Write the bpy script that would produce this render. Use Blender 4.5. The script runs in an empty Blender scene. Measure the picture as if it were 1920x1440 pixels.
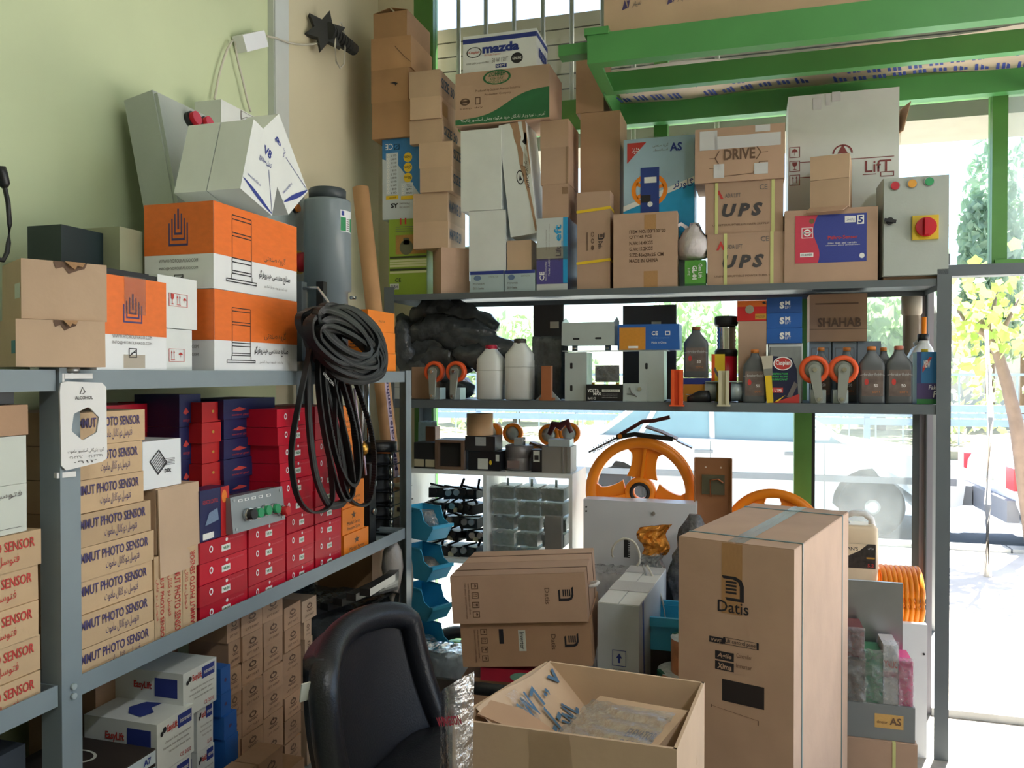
import bpy, bmesh, math, random
from mathutils import Vector, Matrix, Euler
R = math.radians
random.seed(11)
SC = bpy.context.scene
COL = SC.collection

# ------------------------------------------------------------------ camera
FPX = 1500.0
YAW, PITCH = R(16.3), R(-0.76)
EYE = Vector((0.0, 0.0, 1.4))
cam = bpy.data.cameras.new('camera')
cam.sensor_width = 36.0
cam.lens = FPX / 1920 * 36.0
cam.clip_start, cam.clip_end = 0.05, 300
camo = bpy.data.objects.new('camera', cam)
camo.location = EYE
camo.rotation_euler = (math.pi / 2 + PITCH, 0, YAW)
COL.objects.link(camo)
SC.camera = camo

# ------------------------------------------------------------------ sky, sun, exposure
SUN_EL, SUN_AZ = R(60), R(20)          # azimuth to the right of the street direction (+Y)
world = bpy.data.worlds.new('sky')
SC.world = world
world.use_nodes = True
wn = world.node_tree
bgn = wn.nodes['Background']
skt = wn.nodes.new('ShaderNodeTexSky')
skt.sky_type = 'NISHITA'
skt.sun_disc = False
skt.sun_elevation = SUN_EL
skt.sun_rotation = SUN_AZ
skt.altitude = 1000
skt.dust_density = 2.5
wn.links.new(skt.outputs['Color'], bgn.inputs['Color'])
bgn.inputs['Strength'].default_value = 0.42
sun = bpy.data.lights.new('sun', 'SUN')
sun.energy = 24.0
sun.angle = R(0.6)
sun.color = (1.0, 0.97, 0.92)
suno = bpy.data.objects.new('sun', sun)
sd = Vector((math.sin(SUN_AZ) * math.cos(SUN_EL), math.cos(SUN_AZ) * math.cos(SUN_EL), math.sin(SUN_EL)))
suno.rotation_euler = sd.to_track_quat('Z', 'Y').to_euler()
suno.location = (2, 12, 9)
COL.objects.link(suno)
SC.view_settings.view_transform = 'Standard'
SC.view_settings.look = 'None'
SC.view_settings.gamma = 1.0
SC.view_settings.use_curve_mapping = False
SC.view_settings.exposure = 0.28

# ------------------------------------------------------------------ pixels to places
ROT = Euler((math.pi / 2 + PITCH, 0, YAW)).to_matrix()
def ray(px, py):
    return ROT @ Vector(((px - 960) / FPX, (720 - py) / FPX, -1.0))
def atY(px, py, Y):
    d = ray(px, py); return EYE + d * (Y / d.y)
def atX(px, py, X):
    d = ray(px, py); return EYE + d * (X / d.x)
def atZ(px, py, Z):
    d = ray(px, py); return EYE + d * ((Z - EYE.z) / d.z)
def LY(px, X=-1.255):
    return atX(px, 700, X).y

# ------------------------------------------------------------------ materials
def lin(c):
    return tuple(((v / 255) / 12.92 if v / 255 <= 0.04045 else ((v / 255 + 0.055) / 1.055) ** 2.4) for v in c)
MATS = {}
def M(name, rgb, rough=0.6, metal=0.0, var=0.10, scale=9.0, bump=0.0, bscale=60.0, trans=0.0, coat=0.0, orand=0.0, streak=None, spec=0.5, sub=0.0):
    if name in MATS: return MATS[name]
    m = bpy.data.materials.new(name); m.use_nodes = True
    nt = m.node_tree; b = nt.nodes['Principled BSDF']
    c = lin(rgb)
    b.inputs['Roughness'].default_value = rough
    b.inputs['Metallic'].default_value = metal
    b.inputs['Specular IOR Level'].default_value = spec
    if trans: b.inputs['Transmission Weight'].default_value = trans
    if coat: b.inputs['Coat Weight'].default_value = coat; b.inputs['Coat Roughness'].default_value = 0.15
    b.inputs['Base Color'].default_value = (*c, 1)
    if var or bump:
        tc = nt.nodes.new('ShaderNodeTexCoord'); mp = nt.nodes.new('ShaderNodeMapping')
        if streak: mp.inputs['Scale'].default_value = streak
        nt.links.new(tc.outputs['Object'], mp.inputs['Vector'])
    if var:
        n = nt.nodes.new('ShaderNodeTexNoise'); n.inputs['Scale'].default_value = scale; n.inputs['Detail'].default_value = 5
        nt.links.new(mp.outputs['Vector'], n.inputs['Vector'])
        rp = nt.nodes.new('ShaderNodeValToRGB')
        rp.color_ramp.elements[0].position = 0.3; rp.color_ramp.elements[1].position = 0.7
        rp.color_ramp.elements[0].color = (*[max(0, v * (1 - var)) for v in c], 1)
        rp.color_ramp.elements[1].color = (*[min(1, v * (1 + var)) for v in c], 1)
        nt.links.new(n.outputs['Fac'], rp.inputs['Fac']); nt.links.new(rp.outputs['Color'], b.inputs['Base Color'])
    if orand:
        oi = nt.nodes.new('ShaderNodeObjectInfo'); hs = nt.nodes.new('ShaderNodeHueSaturation'); mr = nt.nodes.new('ShaderNodeMapRange')
        mr.inputs[3].default_value = 1 - orand; mr.inputs[4].default_value = 1 + orand
        nt.links.new(oi.outputs['Random'], mr.inputs[0]); nt.links.new(mr.outputs[0], hs.inputs['Value'])
        src = b.inputs['Base Color'].links[0].from_socket if b.inputs['Base Color'].links else None
        if src: nt.links.new(src, hs.inputs['Color'])
        else: hs.inputs['Color'].default_value = (*c, 1)
        nt.links.new(hs.outputs['Color'], b.inputs['Base Color'])
    if bump:
        n2 = nt.nodes.new('ShaderNodeTexNoise'); n2.inputs['Scale'].default_value = bscale; n2.inputs['Detail'].default_value = 4
        nt.links.new(mp.outputs['Vector'], n2.inputs['Vector'])
        bp = nt.nodes.new('ShaderNodeBump'); bp.inputs['Strength'].default_value = bump; bp.inputs['Distance'].default_value = 0.01
        nt.links.new(n2.outputs['Fac'], bp.inputs['Height']); nt.links.new(bp.outputs['Normal'], b.inputs['Normal'])
    MATS[name] = m
    return m
def MG(name, tint, alpha, rough=0.05, rgb=(235, 240, 240), haze=0.0, nscale=14.0, bump=0.0, spec=0.08):
    """thin clear sheet: see-through, a little gloss, a little dust"""
    if name in MATS: return MATS[name]
    m = bpy.data.materials.new(name); m.use_nodes = True
    nt = m.node_tree; nt.nodes.remove(nt.nodes['Principled BSDF']); out = nt.nodes['Material Output']
    tr = nt.nodes.new('ShaderNodeBsdfTransparent'); tr.inputs['Color'].default_value = (*lin(tint), 1)
    gl = nt.nodes.new('ShaderNodeBsdfGlossy'); gl.inputs['Roughness'].default_value = rough
    df = nt.nodes.new('ShaderNodeBsdfDiffuse'); df.inputs['Color'].default_value = (*lin(rgb), 1)
    tl = nt.nodes.new('ShaderNodeBsdfTranslucent'); tl.inputs['Color'].default_value = (*lin(rgb), 1)
    ad = nt.nodes.new('ShaderNodeMixShader'); ad.inputs[0].default_value = 0.5
    nt.links.new(df.outputs[0], ad.inputs[1]); nt.links.new(tl.outputs[0], ad.inputs[2])
    m1 = nt.nodes.new('ShaderNodeMixShader'); m2 = nt.nodes.new('ShaderNodeMixShader')
    lw = nt.nodes.new('ShaderNodeLayerWeight'); lw.inputs['Blend'].default_value = spec * 4
    nt.links.new(tr.outputs[0], m1.inputs[1]); nt.links.new(ad.outputs[0], m1.inputs[2])
    m1.inputs[0].default_value = 1 - alpha
    tc = nt.nodes.new('ShaderNodeTexCoord')
    n = nt.nodes.new('ShaderNodeTexNoise'); n.inputs['Scale'].default_value = nscale; n.inputs['Detail'].default_value = 6
    nt.links.new(tc.outputs['Object'], n.inputs['Vector'])
    if haze:
        mr = nt.nodes.new('ShaderNodeMapRange'); mr.inputs[1].default_value = .3; mr.inputs[2].default_value = .7
        mr.inputs[3].default_value = max(0, 1 - alpha - haze); mr.inputs[4].default_value = min(1, 1 - alpha + haze)
        nt.links.new(n.outputs['Fac'], mr.inputs[0]); nt.links.new(mr.outputs[0], m1.inputs[0])
    if bump:
        bp = nt.nodes.new('ShaderNodeBump'); bp.inputs['Strength'].default_value = bump; bp.inputs['Distance'].default_value = 0.02
        nt.links.new(n.outputs['Fac'], bp.inputs['Height'])
        for s in (gl, df): nt.links.new(bp.outputs['Normal'], s.inputs['Normal'])
    nt.links.new(lw.outputs['Facing'] if bump else lw.outputs['Fresnel'], m2.inputs[0])
    nt.links.new(m1.outputs[0], m2.inputs[1]); nt.links.new(gl.outputs[0], m2.inputs[2])
    nt.links.new(m2.outputs[0], out.inputs['Surface'])
    MATS[name] = m
    return m

CARD = M('cardboard', (200, 171, 143), 0.8, orand=.10, var=0.08, scale=6, bump=0.12, bscale=25)
CARD_D = M('cardboard_brown', (174, 139, 110), 0.8, orand=.10, var=0.08, scale=6, bump=0.12, bscale=25)
CARD_P = M('cardboard_pinkish', (187, 156, 133), 0.8, orand=.10, var=0.07, scale=6, bump=0.1, bscale=25)
CARD_Y = M('cardboard_sensor', (202, 171, 134), 0.75, orand=.10, var=0.06, scale=7, bump=0.06)
CARD_OLD = M('cardboard_old_brown', (180, 139, 100), 0.8, orand=.10, var=0.12, scale=5, bump=0.2, bscale=18)
WHITE = M('white_card', (226, 230, 228), 0.55, var=0.04)
WHITE_G = M('white_gloss', (236, 238, 240), 0.3, var=0.02)
OFFW = M('off_white_card', (206, 210, 200), 0.6, var=0.05)
ORANGE = M('orange_print', (236, 116, 40), 0.5, var=0.06)
ORANGE_B = M('orange_box', (246, 136, 32), 0.5, orand=.06, var=0.05)
RED = M('red_print', (200, 22, 48), 0.35, orand=.10, var=0.08)
RED_D = M('red_deep', (190, 28, 30), 0.45, var=0.08)
NAVY = M('navy_print', (28, 36, 84), 0.4, var=0.08)
BLUE = M('blue_print', (36, 96, 176), 0.45, var=0.06)
BLUE_L = M('light_blue_print', (120, 178, 214), 0.45, var=0.06)
CYAN = M('cyan_print', (30, 158, 214), 0.45, var=0.04)
LIME = M('lime_print', (140, 168, 52), 0.5, var=0.06)
YELLOW = M('yellow_print', (232, 196, 40), 0.5, var=0.05)
INK = M('black_ink', (38, 36, 42), 0.7, var=0)
INK_G = M('grey_ink', (112, 106, 104), 0.7, var=0)
INK_P = M('purple_ink', (78, 66, 110), 0.7, var=0)
INK_R = M('red_ink', (196, 62, 56), 0.7, var=0)
INK_B = M('blue_ink', (44, 60, 140), 0.7, var=0)
INK_BR = M('brown_ink', (110, 84, 66), 0.7, var=0)
INK_W = M('white_ink', (240, 240, 238), 0.6, var=0)
INK_GR = M('green_ink', (52, 122, 66), 0.6, var=0)
TAPE = M('brown_tape', (178, 136, 92), 0.3, var=0.06)
TAPE_C = MG('clear_tape', (246, 242, 236), 0.91, 0.08, rgb=(225, 222, 214), nscale=60, bump=0.4, spec=0.03)
STEEL = M('grey_painted_steel', (134, 146, 152), 0.45, var=0.05, spec=0.4)
STEEL_D = M('dark_grey_steel', (96, 104, 108), 0.5, var=0.06)
GALV = M('galvanised_steel', (186, 198, 200), 0.38, 0.3, var=0.06)
CHROME = M('chrome', (210, 212, 214), 0.14, 1.0, var=0.03)
ALU = M('brushed_aluminium', (176, 178, 180), 0.32, 0.9, var=0.05)
GREY_PAINT = M('grey_enclosure_paint', (178, 186, 180), 0.5, var=0.04, bump=0.05, bscale=120)
BLACK_P = M('black_plastic', (26, 27, 30), 0.4, var=0.05)
BLACK_R = M('black_rubber', (30, 30, 32), 0.55, var=0.1)
BLACK_L = M('black_leather', (28, 30, 36), 0.34, var=0.08, bump=0.12, bscale=220)
BAG_BLACK = M('black_film', (76, 80, 82), 0.17, var=0.3, scale=16, bump=0.7, bscale=30)
GREEN_F = M('green_frame_paint', (84, 138, 66), 0.45, var=0.08)
GREEN_B = M('green_beam_paint', (80, 152, 82), 0.42, var=0.08, scale=4)
PVC = M('grey_pvc', (126, 138, 144), 0.32, var=0.04)
ORANGE_M = M('orange_cast_paint', (246, 140, 20), 0.4, var=0.05)
ORANGE_R = M('orange_rubber', (236, 92, 40), 0.45, var=0.05)
BLUE_BIN = M('blue_bin_plastic', (66, 178, 220), 0.4, var=0.04)
BAG_CLEAR = MG('clear_bag_film', (240, 244, 244), 0.72, 0.06, nscale=40, bump=0.9, haze=0.1, spec=0.16)

# ------------------------------------------------------------------ mesh helpers
MW = {}
def link(o, parent=None):
    COL.objects.link(o)
    if parent is not None: o.parent = parent
    return o
def tag(o, label=None, cat=None, group=None, kind=None):
    if label: o['label'] = label
    if cat: o['category'] = cat
    if group: o['group'] = group
    if kind: o['kind'] = kind
    return o
def place(o, loc=(0, 0, 0), rot=(0, 0, 0)):
    if not hasattr(rot, '__len__'): rot = (0, 0, rot)
    o.location = loc; o.rotation_euler = rot
    MW[o.name] = Matrix.Translation(Vector(loc)) @ Euler(rot).to_matrix().to_4x4()
    return o
def empty(name, loc=(0, 0, 0), rot=(0, 0, 0)):
    o = bpy.data.objects.new(name, None); o.empty_display_size = 0.05
    link(o); return place(o, loc, rot)
class MB:
    def __init__(s): s.bm = bmesh.new(); s.mi = 0
    def _f(s, vs, sm=False):
        try:
            f = s.bm.faces.new(vs); f.material_index = s.mi; f.smooth = sm; return f
        except ValueError: return None
    def hexa(s, pts):
        v = [s.bm.verts.new(p) for p in pts]
        for q in ((0, 3, 2, 1), (4, 5, 6, 7), (0, 1, 5, 4), (1, 2, 6, 5), (2, 3, 7, 6), (3, 0, 4, 7)): s._f([v[i] for i in q])
        return s
    def box(s, lo, hi, mat=None):
        (a, b, c), (d, e, f) = lo, hi
        p = [Vector(q) for q in ((a, b, c), (d, b, c), (d, e, c), (a, e, c), (a, b, f), (d, b, f), (d, e, f), (a, e, f))]
        if mat is not None: p = [mat @ q for q in p]
        return s.hexa(p)
    def cbox(s, c, sz, rot=None):
        h = Vector(sz) / 2
        m = Matrix.Translation(Vector(c)) @ (Euler(rot).to_matrix().to_4x4() if rot else Matrix())
        return s.box(-h, h, m)
    def ring(s, pts): return [s.bm.verts.new(p) for p in pts]
    def bridge(s, a, b, sm=True, closed=True):
        n = len(a)
        for i in range(n if closed else n - 1):
            j = (i + 1) % n; s._f([a[i], a[j], b[j], b[i]], sm)
    def lathe(s, prof, n=20, c=(0, 0, 0), mat=None, sm=True, cap=True, ph=0.0):
        rings = []
        for r, z in prof:
            pts = [Vector((c[0] + r * math.cos(ph + 2 * math.pi * k / n), c[1] + r * math.sin(ph + 2 * math.pi * k / n), c[2] + z)) for k in range(n)]
            if mat is not None: pts = [mat @ p for p in pts]
            rings.append(s.ring(pts))
        for a, b in zip(rings, rings[1:]): s.bridge(a, b, sm)
        if cap:
            s._f(rings[0][::-1]); s._f(rings[-1])
        return s
    def cyl(s, p0, p1, r, n=14, r2=None, cap=True, sm=True):
        p0, p1 = Vector(p0), Vector(p1); d = p1 - p0
        m = Matrix.Translation(p0) @ d.to_track_quat('Z', 'Y').to_matrix().to_4x4()
        return s.lathe([(r, 0), (r if r2 is None else r2, d.length)], n, mat=m, cap=cap, sm=sm)
    def tube(s, pts, r, n=6, closed=False, flat=None, up=(0, 0, 1)):
        pts = [Vector(p) for p in pts]; N = len(pts); rings = []
        for i, p in enumerate(pts):
            t = (pts[(i + 1) % N] - pts[i - 1]) if closed else (pts[min(i + 1, N - 1)] - pts[max(i - 1, 0)])
            t = t.normalized() if t.length > 1e-9 else Vector((0, 0, 1))
            u = Vector(up); u = u - t * u.dot(t)
            if u.length < 1e-3: u = Vector((1, 0, 0)) - t * t.x
            u.normalize(); w = t.cross(u)
            rr = r[i] if hasattr(r, '__len__') else r
            if flat:
                a, b = flat
                rings.append(s.ring([p + u * a + w * b, p - u * a + w * b, p - u * a - w * b, p + u * a - w * b]))
            else:
                rings.append(s.ring([p + (u * math.cos(2 * math.pi * k / n) + w * math.sin(2 * math.pi * k / n)) * rr for k in range(n)]))
        for a, b in zip(rings, rings[1:]): s.bridge(a, b, not flat)
        if closed: s.bridge(rings[-1], rings[0], not flat)
        else: s._f(rings[0][::-1]); s._f(rings[-1])
        return s
    def prism(s, poly, t, mat=None, sm=False):
        """poly in local XY, extruded along +Z by t, then moved by mat"""
        a = [Vector((x, y, 0)) for x, y in poly]; b = [Vector((x, y, t)) for x, y in poly]
        if mat is not None: a = [mat @ p for p in a]; b = [mat @ p for p in b]
        a = s.ring(a); b = s.ring(b)
        s.bridge(a, b, sm); s._f(a[::-1]); s._f(b); return s
    def ringprism(s, outer, inner, t, mat=None, sm=True):
        def mk(P, z):
            q = [Vector((x, y, z)) for x, y in P]
            return s.ring([mat @ p for p in q] if mat is not None else q)
        o0, o1, i0, i1 = mk(outer, 0), mk(outer, t), mk(inner, 0), mk(inner, t)
        s.bridge(o0, o1, sm); s.bridge(i1, i0, sm); s.bridge(o1, i1, False); s.bridge(i0, o0, False)
        return s
    def grid(s, fn, nu, nv, sm=True):
        g = [[s.bm.verts.new(fn(i / nu, j / nv)) for j in range(nv + 1)] for i in range(nu + 1)]
        for i in range(nu):
            for j in range(nv): s._f([g[i][j], g[i + 1][j], g[i + 1][j + 1], g[i][j + 1]], sm)
        return s
    def mesh(s, name, bevel=0, seg=1):
        if bevel:
            es = [e for e in s.bm.edges if len(e.link_faces) == 2 and e.calc_face_angle(0) > 0.5]
            bmesh.ops.bevel(s.bm, geom=es, offset=bevel, segments=seg, affect='EDGES', clamp_overlap=True)
        bmesh.ops.recalc_face_normals(s.bm, faces=s.bm.faces)
        me = bpy.data.meshes.new(name); s.bm.to_mesh(me); s.bm.free(); return me
    def build(s, name, mats, parent=None, loc=(0, 0, 0), rot=(0, 0, 0), bevel=0, seg=1):
        me = s.mesh(name, bevel, seg)
        for m in (mats if isinstance(mats, (list, tuple)) else [mats]): me.materials.append(m)
        o = bpy.data.objects.new(name, me); link(o, parent); place(o, loc, rot)
        if parent is not None and parent.name in MW: MW[o.name] = MW[parent.name] @ MW[o.name]
        return o
def dup(o, loc=None, rot=None, label=None, parent=None):
    c = o.copy(); link(c)
    c.parent = parent
    if parent is None: place(c, loc if loc is not None else o.location, rot if rot is not None else tuple(o.rotation_euler))
    if label: c['label'] = label
    for ch in list(o.children): dup(ch, parent=c)
    return c
def circ(r, n, cx=0, cy=0, a0=0, a1=2 * math.pi, end=False):
    k = n - 1 if end else n
    return [(cx + r * math.cos(a0 + (a1 - a0) * i / k), cy + r * math.sin(a0 + (a1 - a0) * i / k)) for i in range(n)]

# ------------------------------------------------------------------ cartons and what is printed on them
SIZE = {}
def carton(name, label, cat, loc, size, rot=0, mat=None, group=None, jit=0.0005, bev=0.003):
    w, d, h = size
    b = MB()
    P = [(-w / 2, -d / 2, 0), (w / 2, -d / 2, 0), (w / 2, d / 2, 0), (-w / 2, d / 2, 0)]
    j = lambda: random.uniform(-jit, jit)
    b.hexa([(x + j(), y + j(), z) for x, y, z in P] + [(x + j(), y + j(), h + j()) for x, y, z in P])
    o = b.build(name, mat or CARD, None, loc, rot, bevel=min(bev, min(size) * 0.2))
    SIZE[o.name] = size
    return tag(o, label, cat, group)
def bb(name, label, cat, x0, y0, x1, y1, Y=3.24, depth=0.22, mat=None, group=None, **k):
    """box whose front is parallel to the window wall, from the picture rectangle of its front"""
    xm = (x0 + x1) / 2
    a, c = atY(x0, (y0 + y1) / 2, Y), atY(x1, (y0 + y1) / 2, Y)
    zt, zb = atY(xm, y0, Y).z, atY(xm, y1, Y).z
    return carton(name, label, cat, ((a.x + c.x) / 2, Y + depth / 2, zb), (c.x - a.x, depth, zt - zb), 0, mat, group, **k)
def lb(name, label, cat, x0, x1, z0, z1, X=-1.255, depth=0.2, mat=None, group=None, **k):
    """box on the left rack, front facing the aisle, between two picture columns"""
    a, c = LY(x0, X), LY(x1, X)
    return carton(name, label, cat, (X - depth / 2, (a + c) / 2, z0), (c - a, depth, z1 - z0), math.pi / 2, mat, group, **k)
def zL(px, py, X=-1.255): return atX(px, py, X).z
FACES = {}
def frame(o, face):
    w, d, h = SIZE[o.name]
    return {'front': (Vector((-w / 2, -d / 2, 0)), Vector((1, 0, 0)), Vector((0, 0, 1)), Vector((0, -1, 0)), w, h),
            'right': (Vector((w / 2, -d / 2, 0)), Vector((0, 1, 0)), Vector((0, 0, 1)), Vector((1, 0, 0)), d, h),
            'left': (Vector((-w / 2, d / 2, 0)), Vector((0, -1, 0)), Vector((0, 0, 1)), Vector((-1, 0, 0)), d, h),
            'top': (Vector((-w / 2, -d / 2, h)), Vector((1, 0, 0)), Vector((0, 1, 0)), Vector((0, 0, 1)), w, d)}[face]
def rect(o, face, r):
    org, a, b, n, la, lb_ = frame(o, face)
    x0, y0, x1, y1 = r
    if max(r) <= 1.6:                      # fractions: left, bottom, right, top
        return org, a, b, n, x0 * la, y0 * lb_, x1 * la, y1 * lb_
    inv = MW[o.name].inverted(); e = inv @ EYE
    def hit(px, py):
        dl = inv.to_3x3() @ ray(px, py)
        t = (org - e).dot(n) / dl.dot(n); q = e + dl * t - org
        return q.dot(a), q.dot(b)
    xm, ym = (x0 + x1) / 2, (y0 + y1) / 2
    return org, a, b, n, hit(x0, ym)[0], hit(xm, y1)[1], hit(x1, ym)[0], hit(xm, y0)[1]
def basis(org, a, b, n, ca, cb, sa, sb, eps, rot=0):
    c = org + a * ca + b * cb + n * eps
    a2 = a * math.cos(rot) + b * math.sin(rot); b2 = b * math.cos(rot) - a * math.sin(rot)
    m = Matrix.Identity(4)
    for i in range(3):
        m[i][0], m[i][1], m[i][2], m[i][3] = a2[i] * sa, b2[i] * sb, n[i], c[i]
    return m
UNIT = {}
def patch(o, face, r, mat, name='label_panel', eps=0.0008, rot=0, inset=None):
    org, a, b, n, a0, b0, a1, b1 = rect(o, face, r)
    if mat.name not in UNIT:
        q = MB(); q.box((-.5, -.5, -.0006), (.5, .5, 0)); me = q.mesh('panel'); me.materials.append(mat); UNIT[mat.name] = me
    p = bpy.data.objects.new(name, UNIT[mat.name]); link(p, o)
    p.matrix_basis = basis(org, a, b, n, (a0 + a1) / 2, (b0 + b1) / 2, a1 - a0, b1 - b0, eps, rot)
    return p
def shape(o, face, r, polys, mat, name='emblem', eps=0.0012, rot=0):
    """flat printed mark from polygons in a unit square"""
    org, a, b, n, a0, b0, a1, b1 = rect(o, face, r)
    q = MB()
    for P in polys:
        vs = [q.bm.verts.new((x - .5, y - .5, 0)) for x, y in P]; q._f(vs)
    me = q.mesh(name); me.materials.append(mat)
    p = bpy.data.objects.new(name, me); link(p, o)
    p.matrix_basis = basis(org, a, b, n, (a0 + a1) / 2, (b0 + b1) / 2, a1 - a0, b1 - b0, eps, rot)
    return p
def bar(x0, y0, x1, y1): return [(x0, y0), (x1, y0), (x1, y1), (x0, y1)]
def strokebar(x0, y0, x1, y1, t=0.02):
    dx, dy = x1 - x0, y1 - y0; l = math.hypot(dx, dy) or 1; nx, ny = -dy / l * t / 2, dx / l * t / 2
    return [(x0 + nx, y0 + ny), (x0 - nx, y0 - ny), (x1 - nx, y1 - ny), (x1 + nx, y1 + ny)]
def outline(x0, y0, x1, y1, t=0.03): return [bar(x0, y0, x1, y0 + t), bar(x0, y1 - t, x1, y1), bar(x0, y0 + t, x0 + t, y1 - t), bar(x1 - t, y0 + t, x1, y1 - t)]
def ringpoly(cx, cy, ro, ri, n=16, a0=0, a1=2 * math.pi, sx=1, sy=1):
    out = []
    for i in range(n):
        t0, t1 = a0 + (a1 - a0) * i / n, a0 + (a1 - a0) * (i + 1) / n
        out.append([(cx + ro * sx * math.cos(t0), cy + ro * sy * math.sin(t0)), (cx + ro * sx * math.cos(t1), cy + ro * sy * math.sin(t1)),
                    (cx + ri * sx * math.cos(t1), cy + ri * sy * math.sin(t1)), (cx + ri * sx * math.cos(t0), cy + ri * sy * math.sin(t0))])
    return out
def disc(cx, cy, r, n=14, sx=1, sy=1): return [[(cx + r * sx * math.cos(2 * math.pi * i / n), cy + r * sy * math.sin(2 * math.pi * i / n)) for i in range(n)]]
# Persian letters: joined forms
AR = {c: (int(h, 16), n) for c, h, n in (t.split(':') for t in (
    'ا:FE8D:2 آ:FE81:2 ب:FE8F:4 پ:FB56:4 ت:FE95:4 ث:FE99:4 ج:FE9D:4 چ:FB7A:4 ح:FEA1:4 خ:FEA5:4 د:FEA9:2 ذ:FEAB:2 ر:FEAD:2 ز:FEAF:2 ژ:FB8A:2 س:FEB1:4 ش:FEB5:4 '
    'ص:FEB9:4 ض:FEBD:4 ط:FEC1:4 ع:FEC9:4 غ:FECD:4 ف:FED1:4 ق:FED5:4 ک:FB8E:4 گ:FB92:4 ل:FEDD:4 م:FEE1:4 ن:FEE5:4 و:FEED:2 ه:FEE9:4 ی:FBFC:4').split())}
def persian(s):
    out = []
    for i, ch in enumerate(s):
        if ch not in AR: out.append(ch); continue
        base, n = AR[ch]; n = int(n)
        prev = i > 0 and s[i - 1] in AR and int(AR[s[i - 1]][1]) == 4
        nxt = n == 4 and i + 1 < len(s) and s[i + 1] in AR
        out.append(chr(base + (1 if prev and not nxt else 2 if nxt and not prev else 3 if prev and nxt else 0)))
    return ''.join(out[::-1])
TXT = {}
def text_mesh(s, mat, bold=0.0, shear=0.0, sp=1.0):
    k = (s, mat.name, bold, shear, sp)
    if k in TXT: return TXT[k]
    body = persian(s) if any(c in AR for c in s) else s
    cu = bpy.data.curves.new('lettering', 'FONT'); cu.body = body; cu.resolution_u = 2
    cu.offset = bold; cu.shear = shear; cu.space_character = sp; cu.fill_mode = 'FRONT'
    o = bpy.data.objects.new('lettering', cu)
    me = bpy.data.meshes.new_from_object(o)
    bpy.data.objects.remove(o); bpy.data.curves.remove(cu)
    xs = [v.co.x for v in me.vertices]; ys = [v.co.y for v in me.vertices]
    x0, x1, y0, y1 = min(xs), max(xs), min(ys), max(ys)
    for v in me.vertices: v.co = ((v.co.x - (x0 + x1) / 2) / (x1 - x0), (v.co.y - (y0 + y1) / 2) / (y1 - y0), 0)
    me.materials.clear(); me.materials.append(mat)
    TXT[k] = me
    return me
def txt(o, face, r, s, mat=INK, bold=0.0, shear=0.0, rot=0, name='lettering', eps=0.0014, sp=1.0):
    """lettering that fills the rectangle; rot in quarter turns"""
    org, a, b, n, a0, b0, a1, b1 = rect(o, face, r)
    p = bpy.data.objects.new(name, text_mesh(s, mat, bold, shear, sp)); link(p, o)
    sa, sb = a1 - a0, b1 - b0
    if rot % 2: sa, sb = sb, sa
    p.matrix_basis = basis(org, a, b, n, (a0 + a1) / 2, (b0 + b1) / 2, sa, sb, eps, rot * math.pi / 2)
    return p
def seam(o, face, r, name='flap_seam'):
    return patch(o, face, r, INK_BR, name, eps=0.0009)
def topflaps(o, mat, gap=0.004, t=0.003, along='x'):
    """two closing flaps lying on the top of a carton"""
    w, d, h = SIZE[o.name]
    for s in (-1, 1):
        q = MB()
        if along == 'x': q.box((-w / 2 + .001, gap / 2 if s > 0 else -d / 2 + .001, 0), (w / 2 - .001, d / 2 - .001 if s > 0 else -gap / 2, t))
        else: q.box((gap / 2 if s > 0 else -w / 2 + .001, -d / 2 + .001, 0), (w / 2 - .001 if s > 0 else -gap / 2, d / 2 - .001, t))
        q.build('flap', mat, o, (0, 0, h), bevel=0.0008)

# ================================================================== the setting
PLASTER_G = M('pale_green_plaster', (206, 218, 180), 0.85, var=0.05, scale=2.2, bump=0.12, bscale=7)
PLASTER_C = M('cream_plaster', (218, 210, 182), 0.85, var=0.04, scale=2.2, bump=0.1, bscale=7)
CONCRETE = M('concrete', (196, 194, 188), 0.9, var=0.12, scale=3, bump=0.15, bscale=30)
PAVING = M('paving', (214, 206, 194), 0.9, var=0.10, scale=2.5, bump=0.1, bscale=40)
ASPHALT = M('asphalt', (126, 134, 144), 0.9, var=0.14, scale=4, bump=0.2, bscale=80)
FLOORM = M('terrazzo_floor', (150, 146, 138), 0.55, var=0.16, scale=30)
SHUT = M('beige_shutter', (150, 142, 128), 0.6, var=0.06)
CEILM = M('ceiling_paint', (224, 224, 214), 0.9, var=0.03)
BARM = M('window_bar_steel', (150, 146, 132), 0.5, var=0.05)
GLASS = MG('window_glass', (246, 250, 248), 0.985, 0.02, spec=0.03)
GLASS_DUSTY = MG('dusty_glass', (236, 242, 240), 0.80, 0.15, rgb=(222, 226, 226), haze=0.10, nscale=5, spec=0.05)
GLASS_HAZE = MG('hazy_upper_glass', (240, 246, 246), 0.80, 0.1, rgb=(230, 236, 236), haze=0.06, nscale=3, spec=0.04)
def struct(o, label=None): return tag(o, label, None, None, 'structure')
XL, YB, ZC = -1.75, 3.65, 3.4
struct(MB().box((XL - .15, -4, -.1), (4.2, 3.78, 0)).build('floor', FLOORM), 'grey terrazzo shop floor, mostly hidden behind cartons')
b = MB(); b.box((XL - .12, -4, 0), (XL, 2.72, ZC)); b.mi = 1; b.box((XL - .12, 2.72, 0), (XL, 3.8, ZC))
struct(b.build('wall_left', [PLASTER_G, PLASTER_C]), 'pale green plastered wall turning cream near the corner')
struct(MB().box((XL, YB - .02, 0), (-1.56, YB + .14, ZC)).build('wall_back', PLASTER_C), 'narrow cream pier between corner and window')
struct(MB().box((XL - .12, -4.12, 0), (4.2, -4, ZC)).build('wall_front', PLASTER_C), 'cream wall behind the viewer')
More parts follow.
